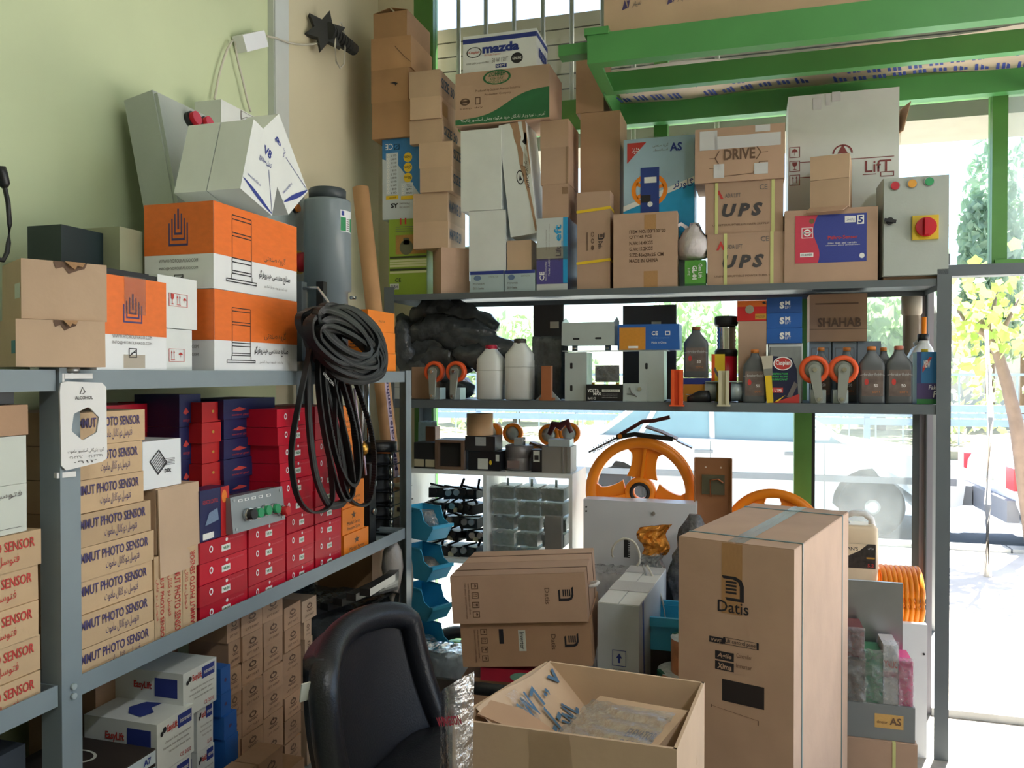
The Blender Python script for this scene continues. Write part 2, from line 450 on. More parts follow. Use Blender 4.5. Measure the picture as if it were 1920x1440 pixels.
struct(MB().box((2.6, -4, 0), (2.72, 1.2, ZC)).build('wall_right', PLASTER_C), 'unseen cream side wall on the right, added to hold back daylight')  # unseen wall put in so daylight enters only near the door
struct(MB().box((XL - .12, -4.12, ZC), (4.3, 3.9, ZC + .1)).build('ceiling', CEILM), 'off-white ceiling above the loft frame')
# unseen fill lamp behind the viewer, added to brighten the shelf fronts
fx_ = tag(empty('fill_lamp', (1.5, .1, ZC)), 'unseen twin-tube fill lamp added behind the viewer', 'lamp')
MB().box((-.08, -.62, -.06), (.08, .62, 0)).build('housing', CEILM, fx_, bevel=.005)
TUBE = bpy.data.materials.new('fill_tube'); TUBE.use_nodes = True; TUBE.node_tree.nodes['Principled BSDF'].inputs['Emission Color'].default_value = (.93, .97, 1, 1); TUBE.node_tree.nodes['Principled BSDF'].inputs['Emission Strength'].default_value = 6
for x in (-.04, .04): MB().cyl((x, -.58, -.08), (x, .58, -.08), .013, 12).build('tube', TUBE, fx_)
la = bpy.data.lights.new('fill_light', 'AREA'); la.shape = 'RECTANGLE'; la.size, la.size_y = .14, 1.15; la.energy = 30; la.color = (.94, .98, 1.0)
lo = bpy.data.objects.new('fill_light', la); link(lo, fx_); lo.location = (0, 0, -.10)
# window wall: green steel frame members, bars and panes
w1 = struct(empty('window_1', (0, YB, 0)), 'green steel shop window with bars behind the upper panes')
def fr(x0, x1, z0, z1, name='frame', mat=None, y0=-.02, y1=.04): return MB().box((x0, y0, z0), (x1, y1, z1)).build(name, mat or GREEN_F, w1, bevel=.003)
fr(-1.56, -1.46, 0, ZC); fr(.20, .27, 0, 1.80); fr(.945, 1.0, 1.84, 2.52); fr(-.40, -.34, 1.84, ZC)
fr(-1.46, 3.2, 1.795, 1.84, 'transom', STEEL_D, -.03, .05); fr(-1.46, 3.2, 2.52, 2.66, 'top_rail'); fr(-1.46, .20, 0.0, .10, 'sill'); fr(-1.46, 3.2, ZC - .06, ZC, 'head')
fr(2.0, 2.06, 0, 2.52); fr(3.14, 3.2, 0, ZC)
fr(.955, 3.2, 1.84, 1.855, 'glazing_bead', GREEN_F, -.03, 0)
fr(.27, .685, 0.0, .08, 'sill'); fr(.27, .285, .08, 1.795, 'seal', BLACK_R, 0, .02)
for x0, x1, z0, z1, m in ((-1.46, .20, .10, 1.795, GLASS), (.285, .685, .08, 1.795, GLASS_DUSTY), (-1.46, -.40, 1.84, 2.52, GLASS), (-.34, .945, 1.84, 2.52, GLASS), (1.0, 2.0, 1.84, 2.52, GLASS_HAZE),
                          (2.06, 3.14, 1.84, 2.52, GLASS_HAZE), (-1.46, -.40, 2.66, ZC - .06, GLASS), (-.34, 3.14, 2.66, ZC - .06, GLASS)):
    MB().box((x0, .008, z0), (x1, .013, z1)).build('pane', m, w1)
for px in (805, 860, 911, 964, 1018, 1072, 1130, 1188, 1246, 1345):
    p = atY(px, 60, YB + .12); MB().cyl((p.x, .12, 1.9), (p.x, .12, ZC), .011, 8).build('bar', BARM, w1)
MB().box((-1.45, .11, 2.0), (-.36, .13, 2.03)).build('bar_rail', BARM, w1)
# the open glass door, seen nearly edge on
d1 = struct(empty('door_1', (.72, YB + .03, 0), (0, 0, R(77))), 'glass street door standing open, seen edge on')
for z0, z1 in ((.02, .10), (1.70, 1.78)): MB().box((0, -.02, z0), (.85, .02, z1)).build('rail', ALU, d1, bevel=.003)
for x0, x1 in ((0, .05), (.80, .85)): MB().box((x0, -.02, .10), (x1, .02, 1.70)).build('stile', ALU, d1, bevel=.003)
MB().box((.05, -.004, .10), (.80, .004, 1.70)).build('pane', GLASS, d1)
struct(MB().box((.685, -.03 + YB, 0), (.735, .05 + YB, 1.795)).build('trim_1', M('mauve_grey_aluminium', (150, 146, 152), .45, .3, var=.04), bevel=.004), 'mauve-grey aluminium door jamb')
struct(MB().box((.735, YB - .04, 0), (2.0, YB + .12, .03)).build('trim_2', CONCRETE, bevel=.004), 'stone threshold below the open door')
# roller shutter box outside, of stacked slats
sh = struct(empty('trim_3', (0, 3.92, 0)), 'beige slatted roller shutter box outside the window')
for k in range(9):
    z = 2.52 + k * .075
    MB().box((-3.2, 0, z), (4.4, .4, z + .068)).build('slat', SHUT, sh, bevel=.006)
# outside: pavement, kerb, road
struct(MB().box((-16, 3.78, -.1), (18, 7.05, 0)).build('pavement', PAVING), 'sunlit pale pavement outside the door')
struct(MB().box((4.2, -8, -.1), (18, 3.78, -.001)).build('pavement', PAVING), 'pale forecourt to the side of the shop')
kb = struct(empty('kerb', (0, 7.05, 0)), 'concrete kerb along the street')
for k in range(24):
    MB().box((-12 + k * 1.0, 0, -.25), (-12 + k * 1.0 + .985, .16, .03)).build('kerb_stone', CONCRETE, kb, bevel=.012)
struct(MB().box((-40, 7.21, -.25), (45, 16, -.15)).build('road', ASPHALT), 'blue-grey asphalt road')
struct(MB().box((-60, 16, -.25), (70, 60, 0)).build('ground', M('verge_soil', (170, 160, 130), .95, var=.2, scale=1)), 'pale verge beyond the guard rail')

# ------------------------------------------------------------------ left rack: two bays along the wall
def rack_shelf(parent, lo, hi, ztop, lip=.040, drop=.028, mat=STEEL):
    q = MB(); (x0, y0), (x1, y1) = lo, hi; t = .003
    q.box((x0 + t, y0 + t, ztop - drop - t), (x1 - t, y1 - t, ztop - drop))
    q.box((x0, y0, ztop - lip), (x1, y0 + t, ztop)); q.box((x0, y1 - t, ztop - lip), (x1, y1, ztop))
    q.box((x0, y0 + t, ztop - lip), (x0 + t, y1 - t, ztop)); q.box((x1 - t, y0 + t, ztop - lip), (x1, y1 - t, ztop))
    return q.build('shelf', mat, parent)
def angle_post(parent, x, y, sx, sy, z1, w=.045, t=.003, mat=STEEL):
    """L-section with its corner at x, y and legs towards sx, sy"""
    q = MB()
    q.box((min(x, x + sx * w), min(y, y + sy * t), 0), (max(x, x + sx * w), max(y, y + sy * t), z1))
    q.box((min(x, x + sx * t), min(y + sy * t, y + sy * w), 0), (max(x, x + sx * t), max(y + sy * t, y + sy * w), z1))
    p = q.build('post', mat, parent)
    return p
rk = tag(empty('shelving_rack'), 'long grey steel shelving rack against the pale green wall', 'rack')
TOPL, MIDL, LOWL = 1.407, .812, .17
for y0, y1 in ((-.30, 1.200), (1.252, 2.80)):
    for z in (TOPL, MIDL, LOWL): rack_shelf(rk, (-1.70, y0), (-1.243, y1), z)
for y, sy in ((-.35, 1), (1.203, 1), (2.848, -1)):
    for x, sx in ((-1.237, -1), (-1.708, 1)): angle_post(rk, x, y, sx, sy, TOPL + .004, w=.048)
for z in (TOPL, MIDL):      # bolts on the shared front post
    for dz in (-.012, -.03): MB().cyl((-1.237, 1.228, z + dz), (-1.231, 1.228, z + dz), .006, 8).build('bolt', GALV, rk)

# ------------------------------------------------------------------ rack in front of the window
rb = tag(empty('shelving_rack'), 'grey steel shelving rack standing across the shop window', 'rack')
TOPB, MIDB = 1.742, 1.287
for z in (TOPB, MIDB): rack_shelf(rb, (-1.51, 3.20), (.70, 3.62), z, lip=.036 if z == MIDB else .026, drop=.002, mat=STEEL_D)
for x, sx in ((-1.515, 1), (.706, -1)):
    for y, sy in ((3.195, 1), (3.625, -1)): angle_post(rb, x, y, sx, sy, 1.775, w=.047, mat=STEEL_D)

# ------------------------------------------------------------------ green loft frame over the window rack
lf = tag(empty('loft_frame'), 'green steel loft frame jutting out above the window rack', 'loft frame')
def chan(name, lo, hi, mat=GREEN_B): return MB().box(lo, hi).build(name, mat, lf, bevel=.003)
def cbeam(y, h, f, x1=2.6, x0=-.546):
    q = MB(); q.box((x0, y, 2.50), (x1, y + .006, 2.50 + h)); q.box((x0, y + .006, 2.50), (x1, y + f, 2.506)); q.box((x0, y + .006, 2.494 + h), (x1, y + f, 2.50 + h))
    return q.build('beam', GREEN_B, lf)
cbeam(2.82, .105, .05); cbeam(3.12, .075, .04, x0=-.535); cbeam(3.55, .09, .05, x0=-.535)
q = MB(); q.box((-.546, 2.87, 2.50), (-.54, 3.62, 2.60)); q.box((-.54, 2.87, 2.50), (-.50, 3.12, 2.506)); q.build('side_beam', GREEN_B, lf)
chan('stub', (-.66, 2.86, 2.555), (-.546, 2.92, 2.595)); chan('corner_plate', (-.556, 2.815, 2.60), (-.47, 2.87, 2.625))
for x in (1.05, 2.3): MB().box((x, 3.16, 2.50), (x + .03, 3.55, 2.505)).build('cross_bar', GREEN_B, lf)
q = MB(); q.cyl((1.15, 3.6, 2.34), (1.42, 3.1, 2.51), .008, 8); q.build('brace', GREEN_B, lf)

# ================================================================== left rack, top shelf
ZT, ZM, ZLO = TOPL - .027, MIDL - .027, LOWL - .027
def house():
    P = []
    for k, (i, t) in enumerate(((0, .62), (.15, .74), (.3, .87))):
        P += [bar(i, i, i + .07, t), bar(1 - i - .07, i, 1 - i, t), bar(i + .07, i, 1 - i - .07, i + .06)]
    return P + [bar(.455, .45, .545, 1.0)]
def pump_lines(split):
    P = []
    S = lambda *a: P.append(strokebar(*a, .016))
    S(.18, .12, .18, 1); S(.82, .12, .82, 1); S(.18, 1, .82, 1)
    for v in (.94, .74, .69, .36, .30, .13, .17): S(.18, v, .82, v)
    S(0, .04, 1, .04); S(0, .0, 1, .0); S(0, .0, .0, .04); S(1, .0, 1, .04); S(.16, .04, .16, .12); S(.84, .04, .84, .12)
    return P
GLASSI = [[(.15, 1), (.85, 1), (.8, .6), (.6, .48), (.4, .48), (.2, .6)], bar(.46, .12, .54, .5), bar(.25, .05, .75, .13)]
UMBI = [[(.05, .5), (.2, .8), (.5, .95), (.8, .8), (.95, .5)], bar(.47, .1, .53, .55)]
ARRI = [bar(.22, .15, .3, .75), bar(.7, .15, .78, .75), [(.12, .7), (.4, .7), (.26, .98)], [(.6, .7), (.88, .7), (.74, .98)], bar(.1, .02, .9, .08)]
def sub(polys, x0, y0, x1, y1): return [[(x0 + x * (x1 - x0), y0 + y * (y1 - y0)) for x, y in P] for P in polys]

def cornerbox(name, label, cat, px, X, rot, wr, wl, z0, z1, mat, group=None):
    c = Vector((X, LY(px, X), 0)); m = Euler((0, 0, rot)).to_matrix()
    loc = c - m @ Vector((-wr / 2, -wl / 2, 0)); loc.z = z0
    return carton(name, label, cat, loc, (wr, wl, z1 - z0), rot, mat, group)
def torn_notch(o, u0, u1, depth, m=CARD_OLD):
    """ragged opening at the upper edge of the front: dark hole plus a torn tongue"""
    w, d, h = SIZE[o.name]
    um = (u0 + u1) / 2
    shape(o, 'front', (u0, 1 - depth, u1, 1.0), [[(0, 1), (.08, .35), (.3, .55), (.45, 0), (.7, .3), (.92, .5), (1, 1)]], INK_BR, 'torn_hole')
    q = MB(); q.prism([(-.5, 0), (.5, 0), (.35, -.6), (.1, -.45), (-.05, -1), (-.3, -.5)], .0015)
    t = q.build('torn_tongue', m, o, ((um - .45) * w, -d / 2 - .004, h), (R(72), 0, 0)); t.scale = ((u1 - u0) * w * .6, depth * h * .7, 1)
g = 'plain cartons at the near end of the top shelf'
c1 = cornerbox('cardboard_carton', 'plain tan carton with teal label on its dark side, lower of two at near end', 'carton', 30, -1.262, R(60), .150, .15, 1.412, zL(30, 597, -1.262), CARD, g)
torn_notch(c1, .40, .68, .22)
patch(c1, 'left', (.80, .28, .98, .55), M('teal_label', (70, 130, 140), .6, var=.05), 'sticker')
c2 = cornerbox('cardboard_carton', 'plain tan carton with torn lid edge, upper of two at near end', 'carton', 41, -1.266, R(60), .145, .15, zL(30, 597, -1.262) + .001, zL(41, 484, -1.266), CARD, g)
torn_notch(c2, .36, .76, .20)
patch(c2, 'left', (.70, .35, .95, .6), OFFW, 'sticker')

o = lb('pump_carton', 'orange and white pump carton with dark house emblem, beside plain tan cartons', 'carton', 181, 312, ZT, zL(181, 510), depth=.17, mat=WHITE_G)
patch(o, 'front', (0.001, .45, .999, .998), ORANGE, 'orange_print')
shape(o, 'front', (230, 551, 266, 606), house(), INK_P)
txt(o, 'front', (210, 628, 284, 635), 'WWW.HYDROLIFARGO.COM', INK_G); txt(o, 'front', (210, 640, 284, 647), 'INFO@HYDROLIFARGO.COM', INK_G)
shape(o, 'front', (241, 653, 256, 671), outline(0, 0, 1, 1, .08) + [strokebar(.1, .2, .9, .8, .1), strokebar(.3, .5, .9, .6, .08)], INK)
patch(o, 'front', (232, 520, 272, 590), TAPE_C, 'tape', .0018); patch(o, 'front', (231, 665, 271, 690), TAPE_C, 'tape', .0018)
g = 'white cartons with red handling marks'
o = lb('white_carton', 'small white carton with red fragile marks, lower one behind orange carton', 'carton', 300, 360, ZT, zL(312, 616, -1.285), X=-1.285, depth=.12, mat=WHITE, group=g)
shape(o, 'front', (316, 654, 345, 678), outline(0, 0, 1, 1, .03) + sub(ARRI, .1, .1, .42, .9) + sub(UMBI, .6, .3, .92, .75), INK_R, 'handling_marks')
o = lb('white_carton', 'small white carton with red fragile marks, upper one behind orange carton', 'carton', 297, 370, zL(312, 616, -1.285) + .002, zL(298, 514, -1.285), X=-1.285, depth=.12, mat=WHITE, group=g)
shape(o, 'front', (316, 551, 351, 575), outline(0, 0, 1, 1, .03) + sub(GLASSI, .08, .1, .3, .95) + sub(ARRI, .38, .1, .66, .9) + sub(UMBI, .74, .3, .95, .75), INK_R, 'handling_marks')

zs = zL(402, 541)
for lo in (True, False):
    z0, z1 = (ZT, zs) if lo else (zs + .001, zL(402, 376))
    o = lb('pump_carton', 'large orange and white pump carton, %s' % ('lower one of two beside hanging belts' if lo else 'upper one carrying the tilted white boxes'), 'carton', 402, 557, z0, z1, depth=.205, mat=WHITE_G, group='large orange and white pump cartons')
    f = .45 if lo else .40
    patch(o, 'front', (.001, f, .999, .998), ORANGE, 'orange_print'); patch(o, 'left', (.001, f, .999, .998), ORANGE, 'orange_print')
    shape(o, 'front', (.13, .11, .47, .90) if not lo else (.13, .21, .45, .82), pump_lines(f), INK, 'pump_drawing')
    txt(o, 'front', (.50, .19, .90, .32) if not lo else (.44, .29, .87, .41), 'صنایع مهندسی هیدروفرگو', INK, bold=.01)
    txt(o, 'front', (.56, .10, .86, .15) if not lo else (.50, .20, .80, .24), 'تولید کننده پاور یونیت و جک آسانسور', INK_G)
    txt(o, 'front', (.56, f + .03, .84, f + .14), 'گروه صنعتی', INK_BR)
    shape(o, 'left', (.36, .5, .64, .93), house(), INK_P) if not lo else None
    txt(o, 'left', (.22, f - .09, .78, f - .05), 'WWW.HYDROLIFARGO.COM', INK_G); txt(o, 'left', (.22, f - .18, .78, f - .14), 'INFO@HYDROLIFARGO.COM', INK_G)
    if not lo: shape(o, 'left', (.44, .05, .57, .17), outline(0, 0, 1, 1, .08) + [strokebar(.1, .2, .9, .8, .1)], INK)
zo = zL(402, 376)
# tilted white switch boxes leaning together on the orange carton
def v8_marks(o):
    txt(o, 'front', (.42, .70, .66, .82), 'V8', INK_B, bold=.02); txt(o, 'front', (.34, .56, .72, .66), 'کنترل سوئیچ', INK_B, bold=.01)
    txt(o, 'front', (.10, .24, .52, .28), 'www.controller.co', INK_B)
    w, d, h = SIZE[o.name]
    P = []
    for i in range(12):
        a, b_ = i / 12, (i + 1) / 12; f = lambda t: (.02 + .96 * t, .16 - .14 * math.sin(t * math.pi * .5))
        t0 = .012 + .05 * math.sin(math.pi * a); t1 = .012 + .05 * math.sin(math.pi * b_)
        P.append([f(a), f(b_), (f(b_)[0], f(b_)[1] + t1), (f(a)[0], f(a)[1] + t0)])
    shape(o, 'front', (0, 0, 1, 1), P, INK_B, 'blue_swoosh'); shape(o, 'front', (0, 0, 1, 1), [strokebar(.66, .55, .97, .05, .012)], INK_B, 'blue_line')
g = 'white switch boxes propped against each other'
def tilted(name, label, y, z, X, size, ang, mat, group):
    """box facing the aisle, leaning by ang in the plane of the rack front; y, z is its lower near corner"""
    w, d, h = size
    o = carton(name, label, 'carton', (0, 0, 0), size, 0, mat, group)
    m = Matrix.Rotation(math.pi / 2, 4, 'Z') @ Matrix.Rotation(ang, 4, 'Y')
    c = m @ Vector((-w / 2, -d / 2, 0))
    loc = Vector((X, y, z)) - Vector((c.x, c.y, c.z))
    place(o, loc, m.to_euler()); return o
A1 = R(17)
ya = LY(450); za = zL(450, 369)
for k in (0, 1):
    o = tilted('switch_box', 'white switch box leaning back on orange carton, %s of the pair' % ('front one printed V8' if k == 0 else 'blank one nearer the wall'), ya, max(za, zo + .052), -1.252 - k * .103, (.15, .10, .205), A1, WHITE, g)
    if k == 0: v8_marks(o)
yb_, zb_ = LY(512, -1.30), zL(512, 220, -1.30)
o = carton('switch_box', 'white V8 switch box tipped steeply the other way beside the cylinder', 'carton', (0, 0, 0), (.14, .10, .24), 0, WHITE, g)
mm = Matrix.Rotation(math.pi / 2, 4, 'Z') @ Matrix.Rotation(R(-40), 4, 'Y')
cc = mm @ Vector((.07 - .02, -.05, .24)); place(o, Vector((-1.262, LY(519, -1.262), zL(519, 220, -1.262))) - Vector(cc), mm.to_euler()); v8_marks(o)

# enclosures standing against the wall behind the cartons
def knob(parent, p, r, depth, mat, base=None, name='button', axis=(0, -1, 0)):
    a = Vector(axis); p = Vector(p)
    q = MB(); q.cyl(p, p + a * depth, r, 16); k = q.build(name, mat, parent, bevel=.0015)
    if base:
        q = MB(); q.cyl(p, p + a * depth * .5, r * 1.22, 16); q.build('bezel', base, k)
    return k
o = carton('control_panel', 'grey control enclosure with red knobs tilted back against green wall', 'enclosure', (-1.50, 2.02, ZT + .03), (.24, .10, .80), (-R(12), 0, math.pi / 2), GREY_PAINT, bev=.006)
q = MB(); q.box((-.116, -.012, .01), (.116, 0, .79)); q.build('door', GREY_PAINT, o, (0, -.05, 0), bevel=.004)
RKN = M('red_knob', (196, 26, 44), .3, var=.04)
for px, py, r in ((355, 226, .020), (379, 234, .018)):
    dl = MW[o.name].inverted().to_3x3() @ ray(px, py); e = MW[o.name].inverted() @ EYE; t = (-.062 - e.y) / dl.y
    knob(o, e + dl * t, r, .03, RKN, BLACK_P)
o = lb('control_panel', 'white wall enclosure behind the tilted boxes, label on its face', 'enclosure', 417, 494, ZT, zL(417, 187, -1.61), X=-1.61, depth=.10, mat=WHITE, bev=.004)
shape(o, 'front', (451, 213, 474, 229), outline(0, 0, 1, 1, .05) + [strokebar(.1, .1, .5, .6, .05), strokebar(.5, .6, .9, .1, .05)], INK_G, 'wiring_label')
o = lb('control_panel', 'grey panel with three orange buttons and red emergency button behind pump cartons', 'enclosure', 497, 572, ZT, zL(500, 338, -1.49), X=-1.49, depth=.09, mat=M('grey_green_paint', (150, 164, 164), .45, var=.04), bev=.004)
OKN = M('orange_knob', (226, 128, 36), .35, var=.04); YKN = M('yellow_plate', (220, 190, 40), .4, var=.04)
def on_front(o, px, py):
    inv = MW[o.name].inverted(); e = inv @ EYE; dl = inv.to_3x3() @ ray(px, py); t = (-SIZE[o.name][1] / 2 - e.y) / dl.y; return e + dl * t
for px, py in ((516, 370), (533, 380), (552, 391)): knob(o, on_front(o, px, py), .013, .018, OKN, BLACK_P)
p = on_front(o, 556, 492); k = knob(o, p, .034, .05, RKN, None, 'emergency_button'); q = MB(); q.cyl(p, p + Vector((0, -.012, 0)), .04, 18); q.build('yellow_ring', YKN, k)
o = lb('equipment_case', 'dark teal-black equipment case leaning on wall behind near cartons', 'case', 117, 216, ZT, zL(117, 421, -1.52), X=-1.52, depth=.10, mat=M('dark_teal_plastic', (26, 44, 48), .45, var=.06), bev=.012)
q = MB(); q.box((-.06, -.004, 0), (.06, .0, .03)); q.build('latch', BLACK_P, o, (0, -.05, .07), bevel=.002)
o = lb('grey_carton', 'plain grey-green box squeezed between dark case and pump carton', 'carton', 226, 330, ZT, zL(226, 425, -1.47), X=-1.47, depth=.12, mat=M('grey_green_card', (158, 162, 134), .7, var=.05))
q = MB(); q.box((-.075, -.06, 0), (.075, .06, .014)); q.box((-.06, -.05, .014), (.06, .05, .018))
pz = zL(181, 510)
o = q.build('black_tray', BLACK_P, None, (-1.35, LY(222, -1.33), pz + .002), R(88), bevel=.003); tag(o, 'flat black tray lying on the orange pump carton', 'tray')

# black charger cable dangling at the picture edge in front of the wall
pts = [atX(px, py, -1.40) for px, py in ((3, 318), (5, 335), (9, 352), (15, 380), (18, 420), (16, 455), (13, 474), (6, 488), (-25, 495))]
pts[-1].z = pts[-2].z = 1.622
q = MB(); q.tube(pts, .0045, 8); o = q.build('charger_cable', BLACK_R); tag(o, 'black charger cable hanging by the wall above near cartons', 'cable')
q = MB(); q.tube([atX(px, py, -1.40) for px, py in ((1, 312), (3, 325), (7, 345), (9, 352))], [.009, .011, .011, .006], 8); q.build('plug', BLACK_P, o)

# wall things: trunking, lamp unit, star ornament with wires
y0, y1 = LY(505, XL + .001), LY(533, XL + .001)
q = MB(); q.box((XL, y0, 1.6), (XL + .025, y1, ZC)); o = q.build('trunking', M('white_trunking', (206, 212, 210), .4, var=.03), bevel=.004); tag(o, 'white cable trunking running up the wall', 'trunking')
q = MB(); q.box((XL + .025, y0 + .004, 1.6), (XL + .03, y1 - .004, ZC)); q.build('cover', MATS['white_trunking'], o, bevel=.002)
un = tag(empty('adapter', atX(470, 78, XL + .03), (R(28), 0, 0)), 'small white power adapter taped to green wall with cords', 'adapter')
q = MB(); q.box((-.022, -.075, -.028), (.022, .075, .028)); q.build('body', WHITE_G, un, bevel=.008, seg=2)
q = MB(); q.box((-.018, .075, -.02), (.018, .085, .02)); q.build('end_cap', OFFW, un, bevel=.003)
CORD = M('white_cord', (208, 204, 190), .5, var=.04)
def cord(px, X, label, r=.004, mat=None, name='cord'):
    pts = [atX(x, y, X) for x, y in px]
    P = []
    for i in range(len(pts) - 1):
        for t in (0, .5):
            a, b_, c, d = pts[max(i - 1, 0)], pts[i], pts[i + 1], pts[min(i + 2, len(pts) - 1)]
            P.append(.5 * ((2 * b_) + (c - a) * t + (2 * a - 5 * b_ + 4 * c - d) * t * t + (3 * b_ - a - 3 * c + d) * t ** 3))
    P.append(pts[-1])
    q = MB(); q.tube(P, r, 6); return tag(q.build(name, mat or CORD), label, 'cord')
cord(((437, 75), (425, 95), (412, 135), (405, 170), (402, 186)), XL + .02, 'white cord dropping from adapter to enclosure, left of two')
cord(((440, 78), (445, 110), (455, 150), (463, 185), (470, 210)), XL + .025, 'white cord dropping from adapter to enclosure, right of two')
cord(((500, 68), (520, 72), (540, 80), (570, 84), (600, 80), (628, 66)), XL + .035, 'white cord running from adapter to black star ornament')
st = tag(empty('star_ornament', atX(607, 62, XL + .05), (0, 0, R(-48))), 'black star-shaped rubber bellows hung on wall by wire', 'ornament')
BST = M('black_rubber_star', (44, 46, 46), .6, var=.08)
P = []
for k in range(12):
    rr = .088 if k % 2 == 0 else .045; P.append((rr * math.cos(R(18 + 30 * k)), rr * math.sin(R(18 + 30 * k))))
mm = Matrix(((0, 0, 1, 0), (1, 0, 0, 0), (0, 1, 0, 0), (0, 0, 0, 1)))
q = MB(); q.prism(P, .03, mm); q.build('star_flange', BST, st, bevel=.004)
pr = []
for k in range(9):
    pr += [(.036 - k * .0012, k * .024), (.036 - k * .0012, k * .024 + .012), (.026, k * .024 + .014), (.026, k * .024 + .023)]
dv = Euler((0, 0, R(48))).to_matrix() @ (atX(672, 106, XL + .06) - atX(610, 62, XL + .05))
q = MB(); q.lathe(pr, 14, mat=Matrix.Translation((.03, .01, 0)) @ dv.to_track_quat('Z', 'Y').to_matrix().to_4x4(), sm=False); q.build('bellows', BST, st)
pts = [Euler((0, 0, R(48))).to_matrix() @ (atX(x, y, XL + .10) - Vector(st.location)) for x, y in ((632, 50), (640, 42), (645, 60), (647, 90), (645, 120), (638, 128), (630, 115), (628, 85), (630, 60))]
q = MB(); q.tube(pts, .0035, 6, closed=True); q.build('wire_loop', CORD, st)

# grey cylinder and cardboard tube at the end of the rack
pc = atX(615, 690, -1.37); zc_ = pc.x * -math.sin(YAW) + pc.y * math.cos(YAW); rc = 43.5 * zc_ / FPX
zt = atX(615, 356, -1.37).z; zb_c = atX(615, 378, -1.37).z; zst = atX(615, 548, -1.37).z
cy = tag(empty('oil_cylinder', (-1.37, pc.y, ZT)), 'tall grey cylinder with dark cap and green label behind hanging belts', 'cylinder')
q = MB(); q.lathe([(rc * .86, 0), (rc * .86, zst - ZT), (rc, zst - ZT + .004), (rc, zb_c - ZT - .008), (rc * .97, zb_c - ZT)], 40); q.build('body', PVC, cy)
q = MB(); q.lathe([(rc * .78, 0), (rc * .79, zt - zb_c - .004), (rc * .74, zt - zb_c)], 40); q.build('cap', M('dark_grey_cap', (62, 70, 74), .45, var=.05), cy, (0, 0, zb_c - ZT))
def arcplate(parent, name, a0, a1, z0, z1, r, mat, n=8):
    q = MB()
    q.grid(lambda u, v: Vector((r * math.cos(a0 + (a1 - a0) * u), r * math.sin(a0 + (a1 - a0) * u), z0 + (z1 - z0) * v)), n, 1)
    return q.build(name, mat, parent)
ca = math.atan2(-pc.y, 1.37)           # direction from cylinder to the viewer
GRN = M('green_sticker', (36, 140, 84), .5, var=.04)
zz0, zz1 = atX(648, 450, -1.37).z - ZT, atX(648, 412, -1.37).z - ZT
lbl = arcplate(cy, 'sticker', ca + .55, ca + 1.30, zz0, zz1, rc + .001, WHITE_G)
arcplate(lbl, 'green_print', ca + .56, ca + .84, zz0 + .002, zz0 + (zz1 - zz0) * .66, rc + .0016, GRN); arcplate(lbl, 'green_print', ca + 1.12, ca + 1.29, zz0 + .002, zz0 + (zz1 - zz0) * .66, rc + .0016, GRN)
arcplate(lbl, 'blue_emblem', ca + .60, ca + .74, zz0 + (zz1 - zz0) * .74, zz0 + (zz1 - zz0) * .95, rc + .0016, INK_B)
for k in range(6): arcplate(lbl, 'print_line', ca + .88, ca + 1.05, zz0 + (zz1 - zz0) * (.08 + .1 * k), zz0 + (zz1 - zz0) * (.11 + .1 * k), rc + .0017, INK_G, 4)
q = MB(); q.cyl((rc * math.cos(ca + 1.2), rc * math.sin(ca + 1.2), zst - ZT - .02), ((rc + .02) * math.cos(ca + 1.2), (rc + .02) * math.sin(ca + 1.2), zst - ZT - .02), .006, 8); q.build('bolt', CHROME, cy)
ta, tb = atY(676, 352, 2.98), atY(738, 905, 2.93)
tu = tag(empty('cardboard_tube', tb), 'long brown cardboard tube leaning in the corner between the racks', 'tube')
q = MB(); dv = ta - tb; mt = dv.to_track_quat('Z', 'Y').to_matrix().to_4x4(); L = dv.length
q.lathe([(.033, 0), (.033, L), (.029, L), (.029, 0)], 24, mat=mt, cap=False); q.build('tube_wall', M('tube_kraft', (198, 152, 108), .75, var=.06), tu)
LAV = M('lavender_paper', (208, 188, 206), .6, var=.03)
dvc = mt.inverted().to_3x3() @ (EYE - tb); aa = math.atan2(dvc.y, dvc.x)
q = MB(); q.grid(lambda u, v: mt @ Vector((.0336 * math.cos(aa + .25 + .55 * u), .0336 * math.sin(aa + .25 + .55 * u), L * (.02 + .34 * v))), 5, 1); s_ = q.build('paper_strip', LAV, tu)
SIZE[s_.name] = (.02, .0672, L)
p_ = bpy.data.objects.new('lettering', text_mesh('MIM.Scale.istanbul', INK_P, .02)); link(p_, s_)
ez = mt.to_3x3() @ Vector((0, 0, 1)); nn = mt.to_3x3() @ Vector((math.cos(aa + .5), math.sin(aa + .5), 0)); ex = ez.cross(nn) * -1
p_.matrix_basis = basis(mt @ Vector((.0342 * math.cos(aa + .52), .0342 * math.sin(aa + .52), L * .19)), ez, nn.cross(ez), nn, 0, 0, L * .3, .014, .0006)
o = MB().cyl((0, 0, 0), (0, 0, .72), .009, 12).build('steel_rod', CHROME, None, atY(690, 905, 2.80) - Vector((0, 0, .09)), (R(-2), R(-1), 0)); tag(o, 'bright steel rod upright behind black belts, thinner one', 'rod', 'steel rods behind the belts')
o = MB().cyl((0, 0, 0), (0, 0, .74), .013, 12).build('steel_rod', ALU, None, atY(676, 905, 2.80) - Vector((0, 0, .09)), (R(-2), R(0), 0)); tag(o, 'bright steel rod upright behind black belts, thicker one', 'rod', 'steel rods behind the belts')

